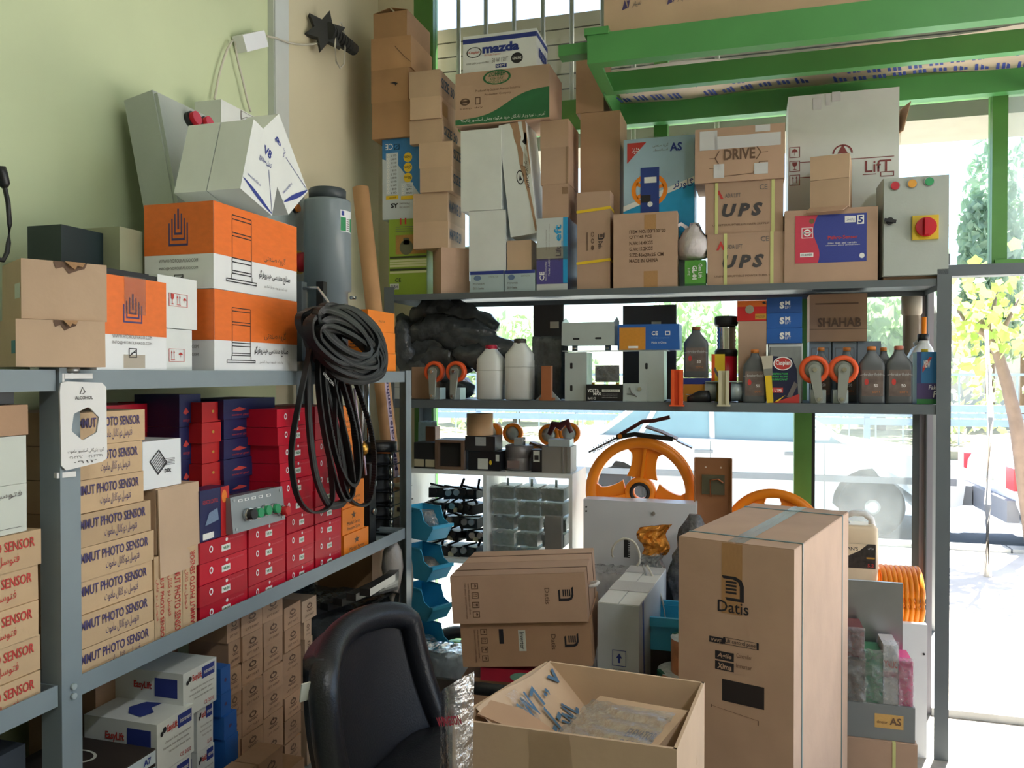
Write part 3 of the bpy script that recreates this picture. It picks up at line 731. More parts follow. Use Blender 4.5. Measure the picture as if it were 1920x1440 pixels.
# three orange boxes on the far end of the top shelf
zb3 = [ZT + .028, zL(690, 661, -1.27), zL(690, 619, -1.27), zL(690, 579, -1.27)]
for k, w_ in enumerate(('bottom', 'middle', 'top')):
    o = lb('orange_box', '%s orange box of the small stack beside black bags' % w_, 'box', 692 + k * -1, 742 - k * 1, zb3[k], zb3[k + 1] - .0015, X=-1.262 - .004 * k, depth=.15, mat=ORANGE_B, group='small orange boxes at the far end')
    txt(o, 'front', (.38, .45, .62, .55), 'PROTOL', INK_BR); shape(o, 'left', (.4, .2, .8, .8), ringpoly(.5, .5, .45, .38, 12, R(200), R(360)) + [bar(.3, .3, .6, .4)], INK_BR)

# ------------------------------------------------------------------ belts
def catmull(P, n=6, closed=True):
    out = []; N = len(P)
    for i in range(N):
        a, b_, c, d = P[i - 1], P[i], P[(i + 1) % N], P[(i + 2) % N]
        for k in range(n):
            t = k / n; out.append(.5 * ((2 * b_) + (c - a) * t + (2 * a - 5 * b_ + 4 * c - d) * t * t + (3 * b_ - a - 3 * c + d) * t ** 3))
    return out
BELT = M('belt_rubber', (22, 24, 24), .45, var=.12, scale=30)
BELT_E = M('belt_edge', (70, 70, 68), .6, var=.1)
def belt(px, X, label, a=.008, b_=.0035, teeth=False, dx=0.0):
    P = [atX(x, y, X + dx * math.sin(i * 1.3)) for i, (x, y) in enumerate(px)]
    P = catmull(P, 7)
    q = MB(); q.tube(P, 0, closed=True, flat=(a, b_), up=(1, 0, 0)); o = q.build('drive_belt', BELT)
    tag(o, label, 'belt', 'black drive belts hung on the rack')
    if teeth:
        q = MB(); c = sum(P, Vector()) / len(P)
        for i in range(0, len(P)):
            for f in (0, .5):
                p = P[i] * (1 - f) + P[(i + 1) % len(P)] * f; d = (c - p).normalized()
                q.cbox(p + d * (b_ + .0012), (a * 1.9, .004, .004))
        q.build('teeth', BELT, o)
    q = MB(); q.tube([p + Vector((a + .0002, 0, 0)) for p in P], 0, closed=True, flat=(.0004, b_ * .2), up=(1, 0, 0)); q.build('edge', BELT_E, o)
    return o
LONG = [(((597, 600), (572, 700), (549, 820), (548, 885), (562, 940), (590, 961), (622, 940), (618, 860), (606, 720)), -1.195, 'long loop reaching furthest down, leftmost', .0032, False),
        (((588, 600), (578, 700), (580, 800), (592, 890), (612, 940), (628, 948), (648, 930), (640, 850), (612, 720)), -1.20, 'broad flat belt', .011, False),
        (((603, 600), (596, 700), (606, 800), (626, 890), (640, 930), (652, 938), (662, 915), (655, 850), (625, 720)), -1.185, 'narrow loop in front of red boxes', .004, False),
        (((612, 600), (606, 700), (616, 790), (634, 870), (655, 908), (668, 905), (672, 870), (664, 800), (636, 700)), -1.178, 'toothed loop in front of orange boxes', .004, True),
        (((625, 610), (634, 720), (642, 800), (650, 870), (662, 905), (672, 895), (676, 850), (668, 790), (648, 700)), -1.205, 'second toothed loop inside the first', .0035, True),
        (((640, 640), (628, 730), (630, 830), (646, 920), (672, 948), (694, 935), (702, 870), (694, 800), (668, 720)), -1.19, 'ribbed loop hanging over the black spools', .003, True),
        (((632, 620), (622, 730), (626, 820), (640, 890), (655, 915), (668, 880), (662, 800), (648, 710)), -1.214, 'thin loop behind the toothed ones', .0028, False)]
for i, (P, X, t, b_, th) in enumerate(LONG): belt(P, X, 'black drive belt, %s' % t, .008 if b_ < .01 else .005, b_, th)
NAMES = ['outermost turn of the coil', 'turn dipping lowest over red boxes', 'turn with pale lettering', 'turn reaching right to orange boxes', 'turn crossing the grey cylinder', 'inner turn close to hook', 'small inner turn', 'turn swung out to right, kinked', 'thin turn on top', 'rear turn against cylinder', 'slack turn at the bottom', 'second lettered turn', 'turn filling the middle', 'turn along the upper rim', 'turn along the lower rim', 'loose turn near the hook']
rnd = random.Random(5)
for i, t in enumerate(NAMES):
    cx, cy_ = 644 + rnd.uniform(-10, 12), 634 + rnd.uniform(-12, 18) + (14 if i in (1, 10) else 0)
    ra, rbm = 80 - i * 1.4 + rnd.uniform(-5, 6), 50 + rnd.uniform(-22, 10) - (8 if i > 5 else 0)
    th = R(36 + rnd.uniform(-10, 10)); P = []
    for k in range(10):
        f = 2 * math.pi * k / 10
        u, v = ra * math.cos(f) * rnd.uniform(.95, 1.05), rbm * math.sin(f) * rnd.uniform(.93, 1.07)
        P.append((cx + u * math.cos(th) - v * math.sin(th), cy_ + u * math.sin(th) + v * math.cos(th)))
    o = belt(P, -1.165 + i * .005 - .02, 'coiled black drive belt, %s' % t, .010, .006 if i % 3 else .0095, i in (7, 10), .012)
    if i in (2, 11):
        p_ = bpy.data.objects.new('lettering', text_mesh('HTD4 2350', M('pale_belt_print', (170, 170, 164), .6, var=0), .02)); link(p_, o)
        A_, B_ = (atX(600, 655, -1.135), atX(624, 682, -1.135)) if i == 2 else (atX(606, 700, -1.135), atX(626, 722, -1.135)); d = (B_ - A_); L_ = d.length; d.normalize()
        p_.matrix_basis = basis((A_ + B_) / 2, d, Vector((1, 0, 0)).cross(d), Vector((1, 0, 0)), 0, 0, L_, .010, .001)
hk = tag(empty('belt_hook', atX(592, 560, -1.25)), 'chrome hook with black sleeve carrying the coiled belts', 'hook')
hp = Vector(hk.location)
q = MB(); q.box((-.012, -.011, -.005), (.012, .011, .07)); q.build('sleeve', BLACK_P, hk, (.02, 0, -.02), bevel=.003)
q = MB(); q.tube([Vector((-.03, -.02, .03)), Vector((.02, -.02, .03)), Vector((.05, -.018, -.01)), Vector((.07, -.015, -.05)), Vector((.10, -.015, -.045)), Vector((.11, -.015, -.02))], .005, 8); q.build('hook_rod', CHROME, hk)
q = MB(); q.box((-.16, -.03, -.19), (-.03, .0, -.005)); q.box((-.05, -.03, -.005), (-.03, 0, .05)); q.build('bracket', STEEL_D, hk)

# ================================================================== left rack, middle shelf
# near bay, at the picture's left edge
g = 'photo sensor boxes with red lettering in the near bay'
hb = .0655
z = ZM
ORD = ['lowest', 'second', 'third', 'fourth', 'fifth']
for k in range(5):
    o = carton('sensor_box', 'tan photo sensor box with red lettering, %s of the near-bay stack' % ORD[k], 'box', (-1.255 - .10 - (k % 2) * .004, 1.055 + .004 * math.sin(k * 2.1), z), (.235, .20, hb - .001), math.pi / 2, CARD_Y, g)
    txt(o, 'front', (.06, .56, .94, .84), 'MAMMUT PHOTO SENSOR', INK_R, bold=.015); txt(o, 'front', (.34, .16, .80, .46), 'فتوسل تک کاناله', INK_R)
    z += hb
for k in (0, 1):
    h = .088
    o = carton('white_box', 'white printed box with drawing, %s of two above the red-lettered boxes' % ('lower' if k == 0 else 'upper'), 'box', (-1.262 - .10, 1.045, z), (.215, .2, h - .001), math.pi / 2, OFFW, 'white boxes in the near bay')
    if k == 0:
        shape(o, 'front', (.3, .1, .95, .9), [strokebar(*a, .012) for a in ((0, .2, .15, .2), (.15, .2, .15, .7), (.15, .7, .3, .7), (.3, .7, .3, .3), (.3, .3, .5, .3), (.5, .3, .5, .75), (.5, .75, .7, .8), (.2, .02, 1, .02))], INK_G, 'line_drawing')
        txt(o, 'front', (.66, .72, .95, .88), 'فتوسل', INK_G)
    else: patch(o, 'front', (.60, .30, .72, .74), WHITE_G, 'sticker')
    z += h
o = carton('brown_carton', 'dark brown carton on top of white boxes in the near bay', 'carton', (-1.36, 1.045, z), (.22, .2, .055), math.pi / 2, CARD_D)
o = carton('flat_black_case', 'flat black case on the near-bay stack just under the top shelf', 'case', (-1.37, 1.04, z + .056), (.2, .19, .03), math.pi / 2, BLACK_P)

# main bay: column of sensor boxes behind the front post
g = 'photo sensor boxes with purple lettering'
z = ZM; hb = .0672
RE = [286, 284, 283, 286, 281, 268, 266, 271]
ORD8 = ['lowest', 'second lowest', 'third from bottom', 'fourth from bottom', 'fifth from bottom', 'third from top', 'second from top', 'topmost']
for k in range(8):
    X = -1.262 - (.004 if k in (2, 5) else 0); ye = LY(RE[k], X); y0 = 1.2545
    o = carton('sensor_box', 'tan sensor box, purple lettering, %s of the stack by the front post' % ORD8[k], 'box', (X - .10, (y0 + ye) / 2, z), (ye - y0, .20, hb - .0012), math.pi / 2, CARD_Y, g)
    txt(o, 'front', (-.03, .54, .92, .84), 'MAMMUT PHOTO SENSOR', INK_P, bold=.018); txt(o, 'front', (.38, .12, .80, .46), 'فتوسل دو کانال ماموت', INK_P)
    z += hb
# three sensor boxes stood on end
g = 'sensor boxes stood on end'
for k, (a, c, t) in enumerate(((287, 307, 'nearest the stack'), (307.6, 340, 'middle one'), (340.6, 366, 'furthest one'))):
    o = lb('sensor_box', 'tan sensor box stood on end with red upright lettering, %s' % t, 'box', a, c, ZM, ZM + .205, X=-1.262, depth=.19, mat=CARD_Y, group=g)
    txt(o, 'front', (.52, .05, .86, .95), 'MAMMUT PHOTO SENSOR', INK_R, bold=.015, rot=3 if k < 2 else 1); txt(o, 'front', (.10, .3, .36, .75), 'فتوسل دو کانال', INK_R, rot=3)
zt_ = ZM + .207
o = lb('plain_carton', 'plain tan carton with loose front flap on the upright sensor boxes', 'carton', 291, 371, zt_, zL(291, 918, -1.268), X=-1.268, depth=.15, mat=CARD)
q = MB(); w, d, h = SIZE[o.name]; q.box((-w / 2, -.004, -h * .35), (w / 2, 0, h * .99)); q.build('flap', CARD, o, (0, -d / 2 - .003, 0), (R(-1.5), 0, R(2)), bevel=.001)
zt2 = zL(291, 918, -1.268) + .001
o = lb('white_box', 'glossy white box with dark pyramid emblem above the plain tan carton', 'box', 267, 338, zt2, zL(300, 824, -1.29), X=-1.275, depth=.13, mat=WHITE_G)
P = [[(.0, .35), (.35, .0), (.62, .5), (.36, 1)]] ; P2 = [strokebar(.3, .12 + .09 * k, 1, .42 + .03 * k, .03) for k in range(6)]
shape(o, 'front', (285, 849, 308, 884), outline(.0, .0, 1, 1, .06) + [strokebar(.05, .1 + .12 * k, .95, .1 + .12 * k, .04) for k in range(7)], INK, 'emblem', rot=R(40)); shape(o, 'front', (303, 858, 327, 872), [strokebar(0, .1 + .2 * k, 1, .1 + .2 * k, .07) for k in range(5)], INK_G); txt(o, 'front', (308, 878, 320, 885), 'DIDE', INK, .03)

# red device boxes
g = 'red device boxes'
STK = M('white_sticker', (238, 236, 230), .5, var=.02)
def red_box(label, cat, a, c, z0, z1, X, depth=.2, mat=RED, group=g, rowdot=True):
    o = lb('device_box', label, cat, a, c, z0, z1, X=X, depth=depth, mat=mat, group=group)
    if rowdot:
        patch(o, 'front', (.44, .28, .62, .60), STK, 'sticker'); txt(o, 'front', (.465, .38, .595, .52), 'V8.2H', INK_GR, .02, eps=.0019)
        shape(o, 'front', (.18, .40, .26, .76), ringpoly(.5, .5, .5, .28, 10), INK_W, 'white_mark'); shape(o, 'front', (.52, .74, .57, .92), disc(.5, .5, .5), INK_W, 'white_mark')
        txt(o, 'front', (.60, .76, .92, .86), 'device controller', M('pink_ink', (226, 120, 130), .6, var=0))
    return o
hr = .0515
cols = [(372, 462, 4, 'column nearest the plain carton'), (464, 534, 4, 'column below the push-button station'), (536, 588, 10, 'tall column left of the belts'), (590, 639, 10, 'tall column behind the belts')]
rowname = lambda r, n: 'bottom row' if r == 0 else 'top row' if r == n - 1 else 'row %s up' % ['', 'two', 'three', 'four', 'five', 'six', 'seven', 'eight', 'nine'][r]
for ci, (a, c, n, t) in enumerate(cols):
    for r_ in range(n):
        dx = random.uniform(-.004, .003); da = random.uniform(-1.5, 1.5)
        if n == 10 and r_ >= 4 and ci == 2: a_, c_ = a - 10 - (r_ - 4) * 1.5, c - 2
        else: a_, c_ = a, c
        red_box('red device box with white sticker, %s, %s' % (rowname(r_, n), t), 'box', a_ + .5 + da * .3, c_ - .5, ZM + r_ * hr, ZM + (r_ + 1) * hr - .0012, -1.257 + dx, depth=.083 if n == 4 else .2)
ztop4 = ZM + 4 * hr
# things on the low red columns
SHAD = 'navy and red device boxes further back'
o = lb('device_box', 'red and navy device box lying behind the push-button station', 'box', 400, 482, ztop4, ztop4 + .085, X=-1.286, depth=.05, mat=RED_D)
patch(o, 'front', (.62, .0, 1, 1), NAVY, 'navy_print'); patch(o, 'front', (.72, .55, .92, .85), STK, 'sticker'); patch(o, 'top', (.62, 0, 1, 1), NAVY, 'navy_print')
o = lb('device_box', 'small upright navy box with picture and red edge, on the nearest red column', 'box', 374, 428, ztop4, zL(378, 921, -1.262), X=-1.262, depth=.055, mat=NAVY)
patch(o, 'front', (.70, 0, 1, 1), RED_D, 'red_print'); patch(o, 'front', (.08, .03, .45, .15), STK, 'sticker'); txt(o, 'front', (.08, .72, .6, .80), 'ELEVATOR CONTROL', INK_R)
shape(o, 'front', (.72, .66, .92, .95), disc(.5, .5, .45), M('flame_orange', (238, 130, 40), .5, var=.1), 'flame_print'); shape(o, 'front', (.15, .3, .62, .6), [[(0, 0), (1, .2), (.9, 1), (.3, .8)]], M('grey_blue_print', (120, 140, 168), .4, var=.1), 'photo_print')
# push-button station
zb = ztop4 + .003
pbw = LY(530, -1.235) - LY(439, -1.235)
pb = carton('push_button_station', 'grey push-button station with green buttons on red boxes', 'switch box', (-1.258, (LY(530, -1.235) + LY(439, -1.235)) / 2, ztop4 + .001), (pbw, .05, .092), (R(-6), 0, math.pi / 2 - R(3)), M('grey_cast_alu', (150, 156, 158), .4, .35, var=.05), bev=.008)
GBT = M('green_button', (40, 150, 96), .3, var=.04)
for i, (px, py, m, r) in enumerate(((462, 965, BLACK_P, .0135), (480, 962, GBT, .0125), (495, 957, GBT, .0125), (512, 954, GBT, .0125))):
    p = on_front(pb, px, py); k = knob(pb, p, r, .018 if i else .026, m, CHROME, 'button' if i else 'selector')
p = on_front(pb, 524, 958); knob(pb, p, .012, .03, RED_D, CHROME, 'button')
for i, x in enumerate((446, 458, 471, 484, 499)):
    shape(pb, 'front', (x, 936 - i * 2.5, x + 8, 941 - i * 2.5), outline(0, 0, 1, 1, .2), INK_W, 'symbol')
for u, v in ((.06, .1), (.94, .1), (.06, .9), (.94, .9)):
    q = MB(); q.cyl((0, 0, 0), (0, -.002, 0), .004, 10); q.build('screw', ALU, pb, ((u - .5) * pbw, -.025, v * .092))

# back rows, in the shade under the top shelf
def navy(a, c, z0, z1, X, label, depth=.15):
    o = lb('device_box', label, 'box', a, c, z0, z1 - .001, X=X, depth=depth, mat=NAVY, group=SHAD)
    shape(o, 'front', (.14, .35, .42, .60), [[(0, .3), (.5, 1), (1, .4), (.5, .1)]], INK_R, 'red_print'); txt(o, 'front', (.14, .12, .46, .26), 'control gear', INK_R)
    return o
for k in range(10):
    navy(419, 515, ZM + k * .0545, ZM + (k + 1) * .0545, -1.348 - (k % 3) * .004, 'navy device box with red print, %s of the shaded stack' % ['lowest', 'second', 'third', 'fourth', 'fifth', 'sixth', 'seventh', 'eighth', 'ninth', 'topmost'][k])
for k in range(10):
    o = lb('device_box', 'dull red device box in shade beside navy stack, %s up' % ['lowest', 'second', 'third', 'fourth', 'fifth', 'sixth', 'seventh', 'eighth', 'ninth', 'tenth'][k], 'box', 378, 414, ZM + k * .054, ZM + (k + 1) * .054 - .001, X=-1.36 - (k % 2) * .006, depth=.14, mat=RED_D, group=SHAD)
    shape(o, 'front', (.5, .45, .62, .6), disc(.5, .5, .5), M('gold_ink', (200, 150, 60), .5, var=0), 'gold_mark')
for k in range(3):
    navy(336, 376, zL(336, 925, -1.40) + k * .085, zL(336, 925, -1.40) + (k + 1) * .085, -1.40, 'upright navy device box left of the dull red stack, %s' % ['lowest', 'middle', 'highest'][k], .14)
o = lb('device_box', 'carrier red box below the upright navy ones', 'box', 336, 376, ZM, zL(336, 925, -1.40) - .002, X=-1.40, depth=.14, mat=RED_D, group=SHAD)
for k in range(9):
    o = lb('device_box', 'dull red device box behind the glossy white box, %s' % ['lowest', 'second', 'third', 'fourth', 'fifth', 'sixth', 'seventh', 'eighth', 'highest'][k], 'box', 297, 334, ZM + k * .06, ZM + (k + 1) * .06 - .001, X=-1.47, depth=.13, mat=RED_D, group=SHAD)
o = lb('device_box', 'wide bright red box showing above the sensor stack', 'box', 196, 296, zL(250, 813, -1.50), zL(250, 758, -1.50), X=-1.50, depth=.14, mat=RED)
shape(o, 'front', (.62, .5, .66, .75), disc(.5, .5, .5), INK_W, 'white_mark')
o2 = lb('device_box', 'red box hidden below the wide bright red one', 'box', 196, 296, ZM, zL(250, 813, -1.50) - .001, X=-1.50, depth=.14, mat=RED_D)
# orange boxes with star emblem
g = 'orange boxes with star emblem'
for r_ in range(6):
    a, c = (644, 690) if r_ == 0 else (641, 682) if r_ < 3 else (641, 664)
    o = lb('star_box', 'orange box with star emblem, %s' % ['bottom one, set furthest out', 'second up', 'third up', 'fourth up behind belts', 'fifth up behind belts', 'top one behind belts'][r_], 'box', a, c, ZM + r_ * .0845, ZM + (r_ + 1) * .0845 - .001, X=-1.258 - .004 * r_, depth=.19, mat=ORANGE_B, group=g)
    S = []
    for k in range(5):
        a0 = R(90 + 72 * k); S.append([(.5 + .5 * math.cos(a0), .5 + .5 * math.sin(a0)), (.5 + .2 * math.cos(a0 + .63), .5 + .2 * math.sin(a0 + .63)), (.5, .5), (.5 + .2 * math.cos(a0 - .63), .5 + .2 * math.sin(a0 - .63))])
    shape(o, 'front', (.38, .52, .62, .85), S, INK_BR, 'star_emblem'); txt(o, 'front', (.2, .32, .8, .46), 'Model Series', INK_BR, shear=.2); txt(o, 'front', (.2, .12, .8, .26), 'Premium Series', INK_BR, shear=.2)
# wire spools / plated rollers at the far end
sp = tag(empty('roller_assembly', (-1.37, LY(719, -1.36), ZM)), 'black roller assembly with chrome plates and spacer bolts at the shelf end', 'machine part')
for k in range(7):
    zz = .012 + k * .05
    q = MB(); q.box((-.085, -.105, zz), (.085, .105, zz + .005)); q.build('plate', CHROME, sp, (0, (k % 2) * .006, 0), (0, R(1.5 * math.sin(k)), R(2 * math.cos(k * 2))), bevel=.001)
    if k < 6:
        q = MB(); q.lathe([(.05, 0), (.056, .008), (.05, .022), (.056, .036), (.05, .044)], 20); q.build('roller', BLACK_R, sp, (-.01, -.03 if k % 2 else -.02, zz + .0055))
        for x, y in ((.065, .05), (.065, -.05), (-.06, .08)):
            q = MB(); q.cyl((x, y, zz + .005), (x, y, zz + .05), .009, 10); q.build('spacer', CHROME, sp)
q = MB(); q.lathe([(.07, 0), (.07, .03), (.05, .034)], 20); q.build('top_cap', BLACK_P, sp, (0, -.02, .318))
for x, y in ((.07, .09), (-.06, -.09)):
    q = MB(); q.cyl((x, y, 0), (x, y, .37), .004, 8); q.build('threaded_rod', ALU, sp)
bl = lb('black_block', 'black plastic block beside the chrome-plated rollers', 'machine part', 692, 704, ZM, zL(695, 868, -1.30), X=-1.285, depth=.12, mat=BLACK_P)
q = MB(); q.cyl((0, 0, 0), (0, -.012, 0), .012, 12); q.build('pin', CHROME, bl, (0, -.06, .12)); q = MB(); q.cyl((0, 0, 0), (0, -.012, 0), .012, 12); q.build('pin', CHROME, bl, (0, -.06, .22))
BRASS = M('brass', (200, 150, 70), .25, .9, var=.06)
pd = tag(empty('brass_fitting', atX(681, 841, -1.21)), 'small brass fitting with pale strap hanging among the belts', 'fitting')
q = MB(); q.lathe([(.004, -.025), (.016, -.014), (.018, 0), (.014, .014), (.004, .024)], 14); q.build('weight', BRASS, pd)
q = MB(); q.tube([(0, .02, -.09), (0, .006, -.02), (0, 0, 0), (0, -.012, .03), (0, -.04, .11), (0, -.06, .2)], .0035, 6); q.build('strap', LAV, pd)

# alcohol leaflet holder hung on the front post
pn = empty('sanitiser_holder', atX(152, 790, -1.225) , (0, 0, R(70)))
tag(pn, 'white alcohol sanitiser plate with hexagonal hole hung on the front post', 'dispenser')
PLW = M('white_pvc_plate', (234, 232, 230), .35, var=.02)
sc_ = .00108
def pl(x, y): return ((x - 152) * sc_, (790 - y) * sc_)
O = []
for cx, cy_, a in ((186, 730, 0), (122, 727, 90), (124, 866, 180), (187, 856, 270)):
    for k in range(5): O.append((pl(cx, cy_)[0] + .009 * math.cos(R(a + 22.5 * k)), pl(cx, cy_)[1] + .009 * math.sin(R(a + 22.5 * k))))
hexa_ = [pl(*p) for p in ((163, 764), (181, 784), (177, 811), (152, 824), (133, 806), (137, 776))]
# plate with hole: match both outlines by angle from the hole's centre
hc = Vector(pl(157, 794)); N = 48
def cast(poly, a):
    d = Vector((math.cos(a), math.sin(a))); best = None
    for i in range(len(poly)):
        p, q_ = Vector(poly[i]), Vector(poly[(i + 1) % len(poly)]); e = q_ - p
        den = d.x * e.y - d.y * e.x
        if abs(den) < 1e-12: continue
        w_ = p - hc; t = (w_.x * e.y - w_.y * e.x) / den; s_ = (w_.x * d.y - w_.y * d.x) / den
        if t > 0 and -1e-6 <= s_ <= 1 + 1e-6 and (best is None or t > best): best = t
    return tuple(hc + d * best)
mp = Matrix(((1, 0, 0, 0), (0, 0, -1, 0), (0, 1, 0, 0), (0, 0, 0, 1)))
q = MB(); q.ringprism([cast(O, 2 * math.pi * k / N) for k in range(N)], [cast(hexa_, 2 * math.pi * k / N) for k in range(N)], .006, mp, sm=False); plt = q.build('plate', PLW, pn)
SIZE[plt.name] = (.1, .012, .1)
def ptxt(s, x0, y0, x1, y1, m=INK_G, b_=0.0):
    p_ = bpy.data.objects.new('lettering', text_mesh(s, m, b_)); link(p_, plt)
    (a0, b0), (a1, b1) = pl(x0, y1), pl(x1, y0)
    p_.matrix_basis = basis(Vector((0, -.0065, 0)), Vector((1, 0, 0)), Vector((0, 0, 1)), Vector((0, -1, 0)), (a0 + a1) / 2, (b0 + b1) / 2, a1 - a0, b1 - b0, .0003)
ptxt('ALCOHOL', 139, 745, 170, 751, INK_G, .03); ptxt('گروه بازرگانی آسانسور ماموت', 126, 838, 189, 846); ptxt('۰۲۱-۳۳۹۵', 128, 850, 152, 855); ptxt('۰۲۱-۳۳۹۱', 160, 850, 186, 855); ptxt('۰۹۱۲', 136, 859, 176, 864)
q = MB(); q.tube([pl(148, 741) + (0,), pl(152, 729) + (0,), pl(157, 738) + (0,), pl(153, 741) + (0,)], .0009, 4, closed=True); l_ = q.build('drop_emblem', INK_G, plt, (0, -.0065, 0)); l_.matrix_basis = Matrix.Translation((0, -.0065, 0)) @ mp.to_3x3().to_4x4()
q = MB(); q.box((-.030, -.001, .082), (.022, .03, .092)); q.box((-.034, .0, .06), (-.030, .03, .092)); q.build('top_bracket', PLW, pn, bevel=.003)
q = MB(); q.lathe([(.012, 0), (.016, .004), (.016, .01), (.01, .014)], 16); q.build('pump_head', ALU, pn, (-.012, .014, .092))
q = MB(); q.box((-.045, 0, -.105), (-.01, .05, -.095)); q.box((-.040, .0, -.095), (-.036, .05, .06)); q.build('side_rail', PLW, pn, bevel=.002)

# ================================================================== left rack, lowest shelf
g = 'white instrument boxes on the lowest shelf'
def inst(a, c, z0, z1, X, label, depth=.2):
    o = lb('instrument_box', label, 'box', a, c, z0, z1, X=X, depth=depth, mat=WHITE, group=g)
    patch(o, 'front', (.55, .68, .93, .94), INK_B, 'blue_panel'); txt(o, 'front', (.60, .77, .90, .86), 'instrument', INK_W, .01)
    txt(o, 'front', (.26, .70, .53, .88), 'EasyLift', INK_R, .03); shape(o, 'front', (.08, .70, .24, .90), disc(.25, .3, .25) + disc(.7, .6, .3), INK, 'emblem')
    for i, (u0, u1) in enumerate(((.2, .9), (.15, .85), (.3, .88))): txt(o, 'front', (u0, .52 - i * .11, u1, .58 - i * .11), 'Ultrasonic door detector system', INK_G)
    txt(o, 'front', (.6, .08, .9, .16), 'CE 2020', INK_R); patch(o, 'left', (.60, .45, .92, .86), INK_B, 'blue_panel'); txt(o, 'left', (.30, .55, .56, .75), 'EasyLift', INK_R, .03)
    txt(o, 'left', (.1, .2, .85, .28), 'Ultrasonic door detector system', INK_G)
    return o
def rowz(px, py, X): return zL(px, py, X)
zA = [zL(340, 1415, -1.27), zL(340, 1310, -1.27)]
z0 = ZLO; hgt = .103
stk = [('bottom one beside the black binder', 297, 352), ('second up', 296, 356), ('one with dark print on its lid', 290, 360)]
zt3 = zL(290, 1362, -1.262)
inst(290, 360, zt3 - .115, zt3, -1.262, 'white instrument box with dark print on its lid'); P = [[(.1, .2), (.4, .1), (.6, .3), (.9, .25), (.85, .6), (.5, .75), (.2, .55)]]
shape(bpy.data.objects['instrument_box'], 'top', (.1, .2, .9, .8), P, INK_B, 'lid_print')
inst(293, 354, zt3 - .232, zt3 - .117, -1.264, 'white instrument box under the one with lid print'); inst(291, 356, ZLO, zt3 - .234, -1.264, 'lowest white instrument box of the near column')
zt5 = zL(340, 1256, -1.30)
for k, t in enumerate(('topmost, jutting out above the others', 'second of the far column', 'third of the far column', 'fourth of the far column', 'lowest of the far column')):
    h = (zt5 - ZLO) / 5
    a, c = ((340, 403), (366, 396), (366, 398), (366, 410), (368, 410))[k]
    inst(a, c, zt5 - (k + 1) * h + .001, zt5 - k * h, -1.285 if k else -1.275, 'white instrument box, %s' % t, .2)
# dark binder boxes in front of the white column
for k in range(3):
    zz = zL(228, 1421, -1.26) - .02 - k * .036
    o = lb('binder_box', '%s black binder box with pale spine near the front post' % ['top', 'middle', 'lower'][k], 'box', 160 + k, 287, zz - .035, zz, X=-1.252, depth=.24, mat=M('dark_binder', (52, 44, 40), .6, var=.08), group='black binder boxes')
    patch(o, 'front', (.0, .1, 1, .9), M('pale_blue_spine', (200, 214, 222), .5, var=.03), 'spine'); txt(o, 'front', (.8, .3, .92, .7), 'A7', INK_B, .03, eps=.0019)
    if k == 0: shape(o, 'top', (.4, .35, .75, .8), ringpoly(.5, .5, .45, .38, 18) + disc(.5, .5, .12), OFFW, 'ring_emblem')
# hidden prop below the binders so that they stand on the shelf
o = lb('plain_carton', 'plain carton under the black binder boxes', 'carton', 162, 286, ZLO, zL(228, 1421, -1.26) - .02 - 2 * .036 - .036, X=-1.256, depth=.23, mat=CARD_D)
# blue boxes
g = 'blue boxes beside the small cartons'
for k, (a, c, t) in enumerate(((398, 420, 'top'), (398, 421, 'second'), (404, 432, 'third'), (406, 434, 'bottom visible'))):
    ys = (1258, 1307, 1350, 1394, 1440)
    z1, z0 = zL(405, ys[k], -1.28), zL(405, ys[k + 1], -1.28)
    if k == 3: z0 = ZLO
    o = lb('blue_box', '%s blue box squeezed between white boxes and brown cartons' % t, 'box', a + 13, c + 9, z0 + .001, z1, X=-1.275 + .006 * (k > 1), depth=.2, mat=BLUE, group=g)
    shape(o, 'front', (.3, .4, .6, .6), disc(.5, .5, .4), INK_P, 'mark')
# small brown cartons, stacked to the shelf above
g = 'small brown cartons stacked under the shelf'
def small(a, c, z0, z1, X, label, depth=.12, mat=CARD_D):
    o = lb('small_carton', label, 'carton', a, c, z0, z1 - .001, X=X, depth=depth, mat=mat, group=g)
    shape(o, 'front', (.2, .42, .8, .84), ringpoly(.5, .6, .3, .18, 10) + [bar(.2, .0, .8, .08), bar(.1, .14, .9, .2), bar(.46, .7, .54, 1)], INK_BR, 'print')
    txt(o, 'front', (.2, .18, .8, .28), 'LIFT PART', INK_BR)
    o.rotation_euler.z += random.uniform(-.035, .035); return o
small_cols = [(424, 450, -1.30), (452, 490, -1.30), (492, 528, -1.31), (530, 562, -1.33)]
for ci, (a, c, X) in enumerate(small_cols):
    n = 9 - (ci == 3)
    z = ZLO
    hh = .0685
    for r_ in range(n):
        dx = random.uniform(-.006, .006)
        small(a + random.uniform(-1, 1), c, z, z + hh, X + dx, 'small brown carton with dark stamp, %s column %s' % (['nearest', 'second', 'third', 'furthest'][ci], ['bottom row', 'row two', 'row three', 'row four', 'row five', 'row six', 'row seven', 'row eight', 'top row'][r_]))
        z += hh
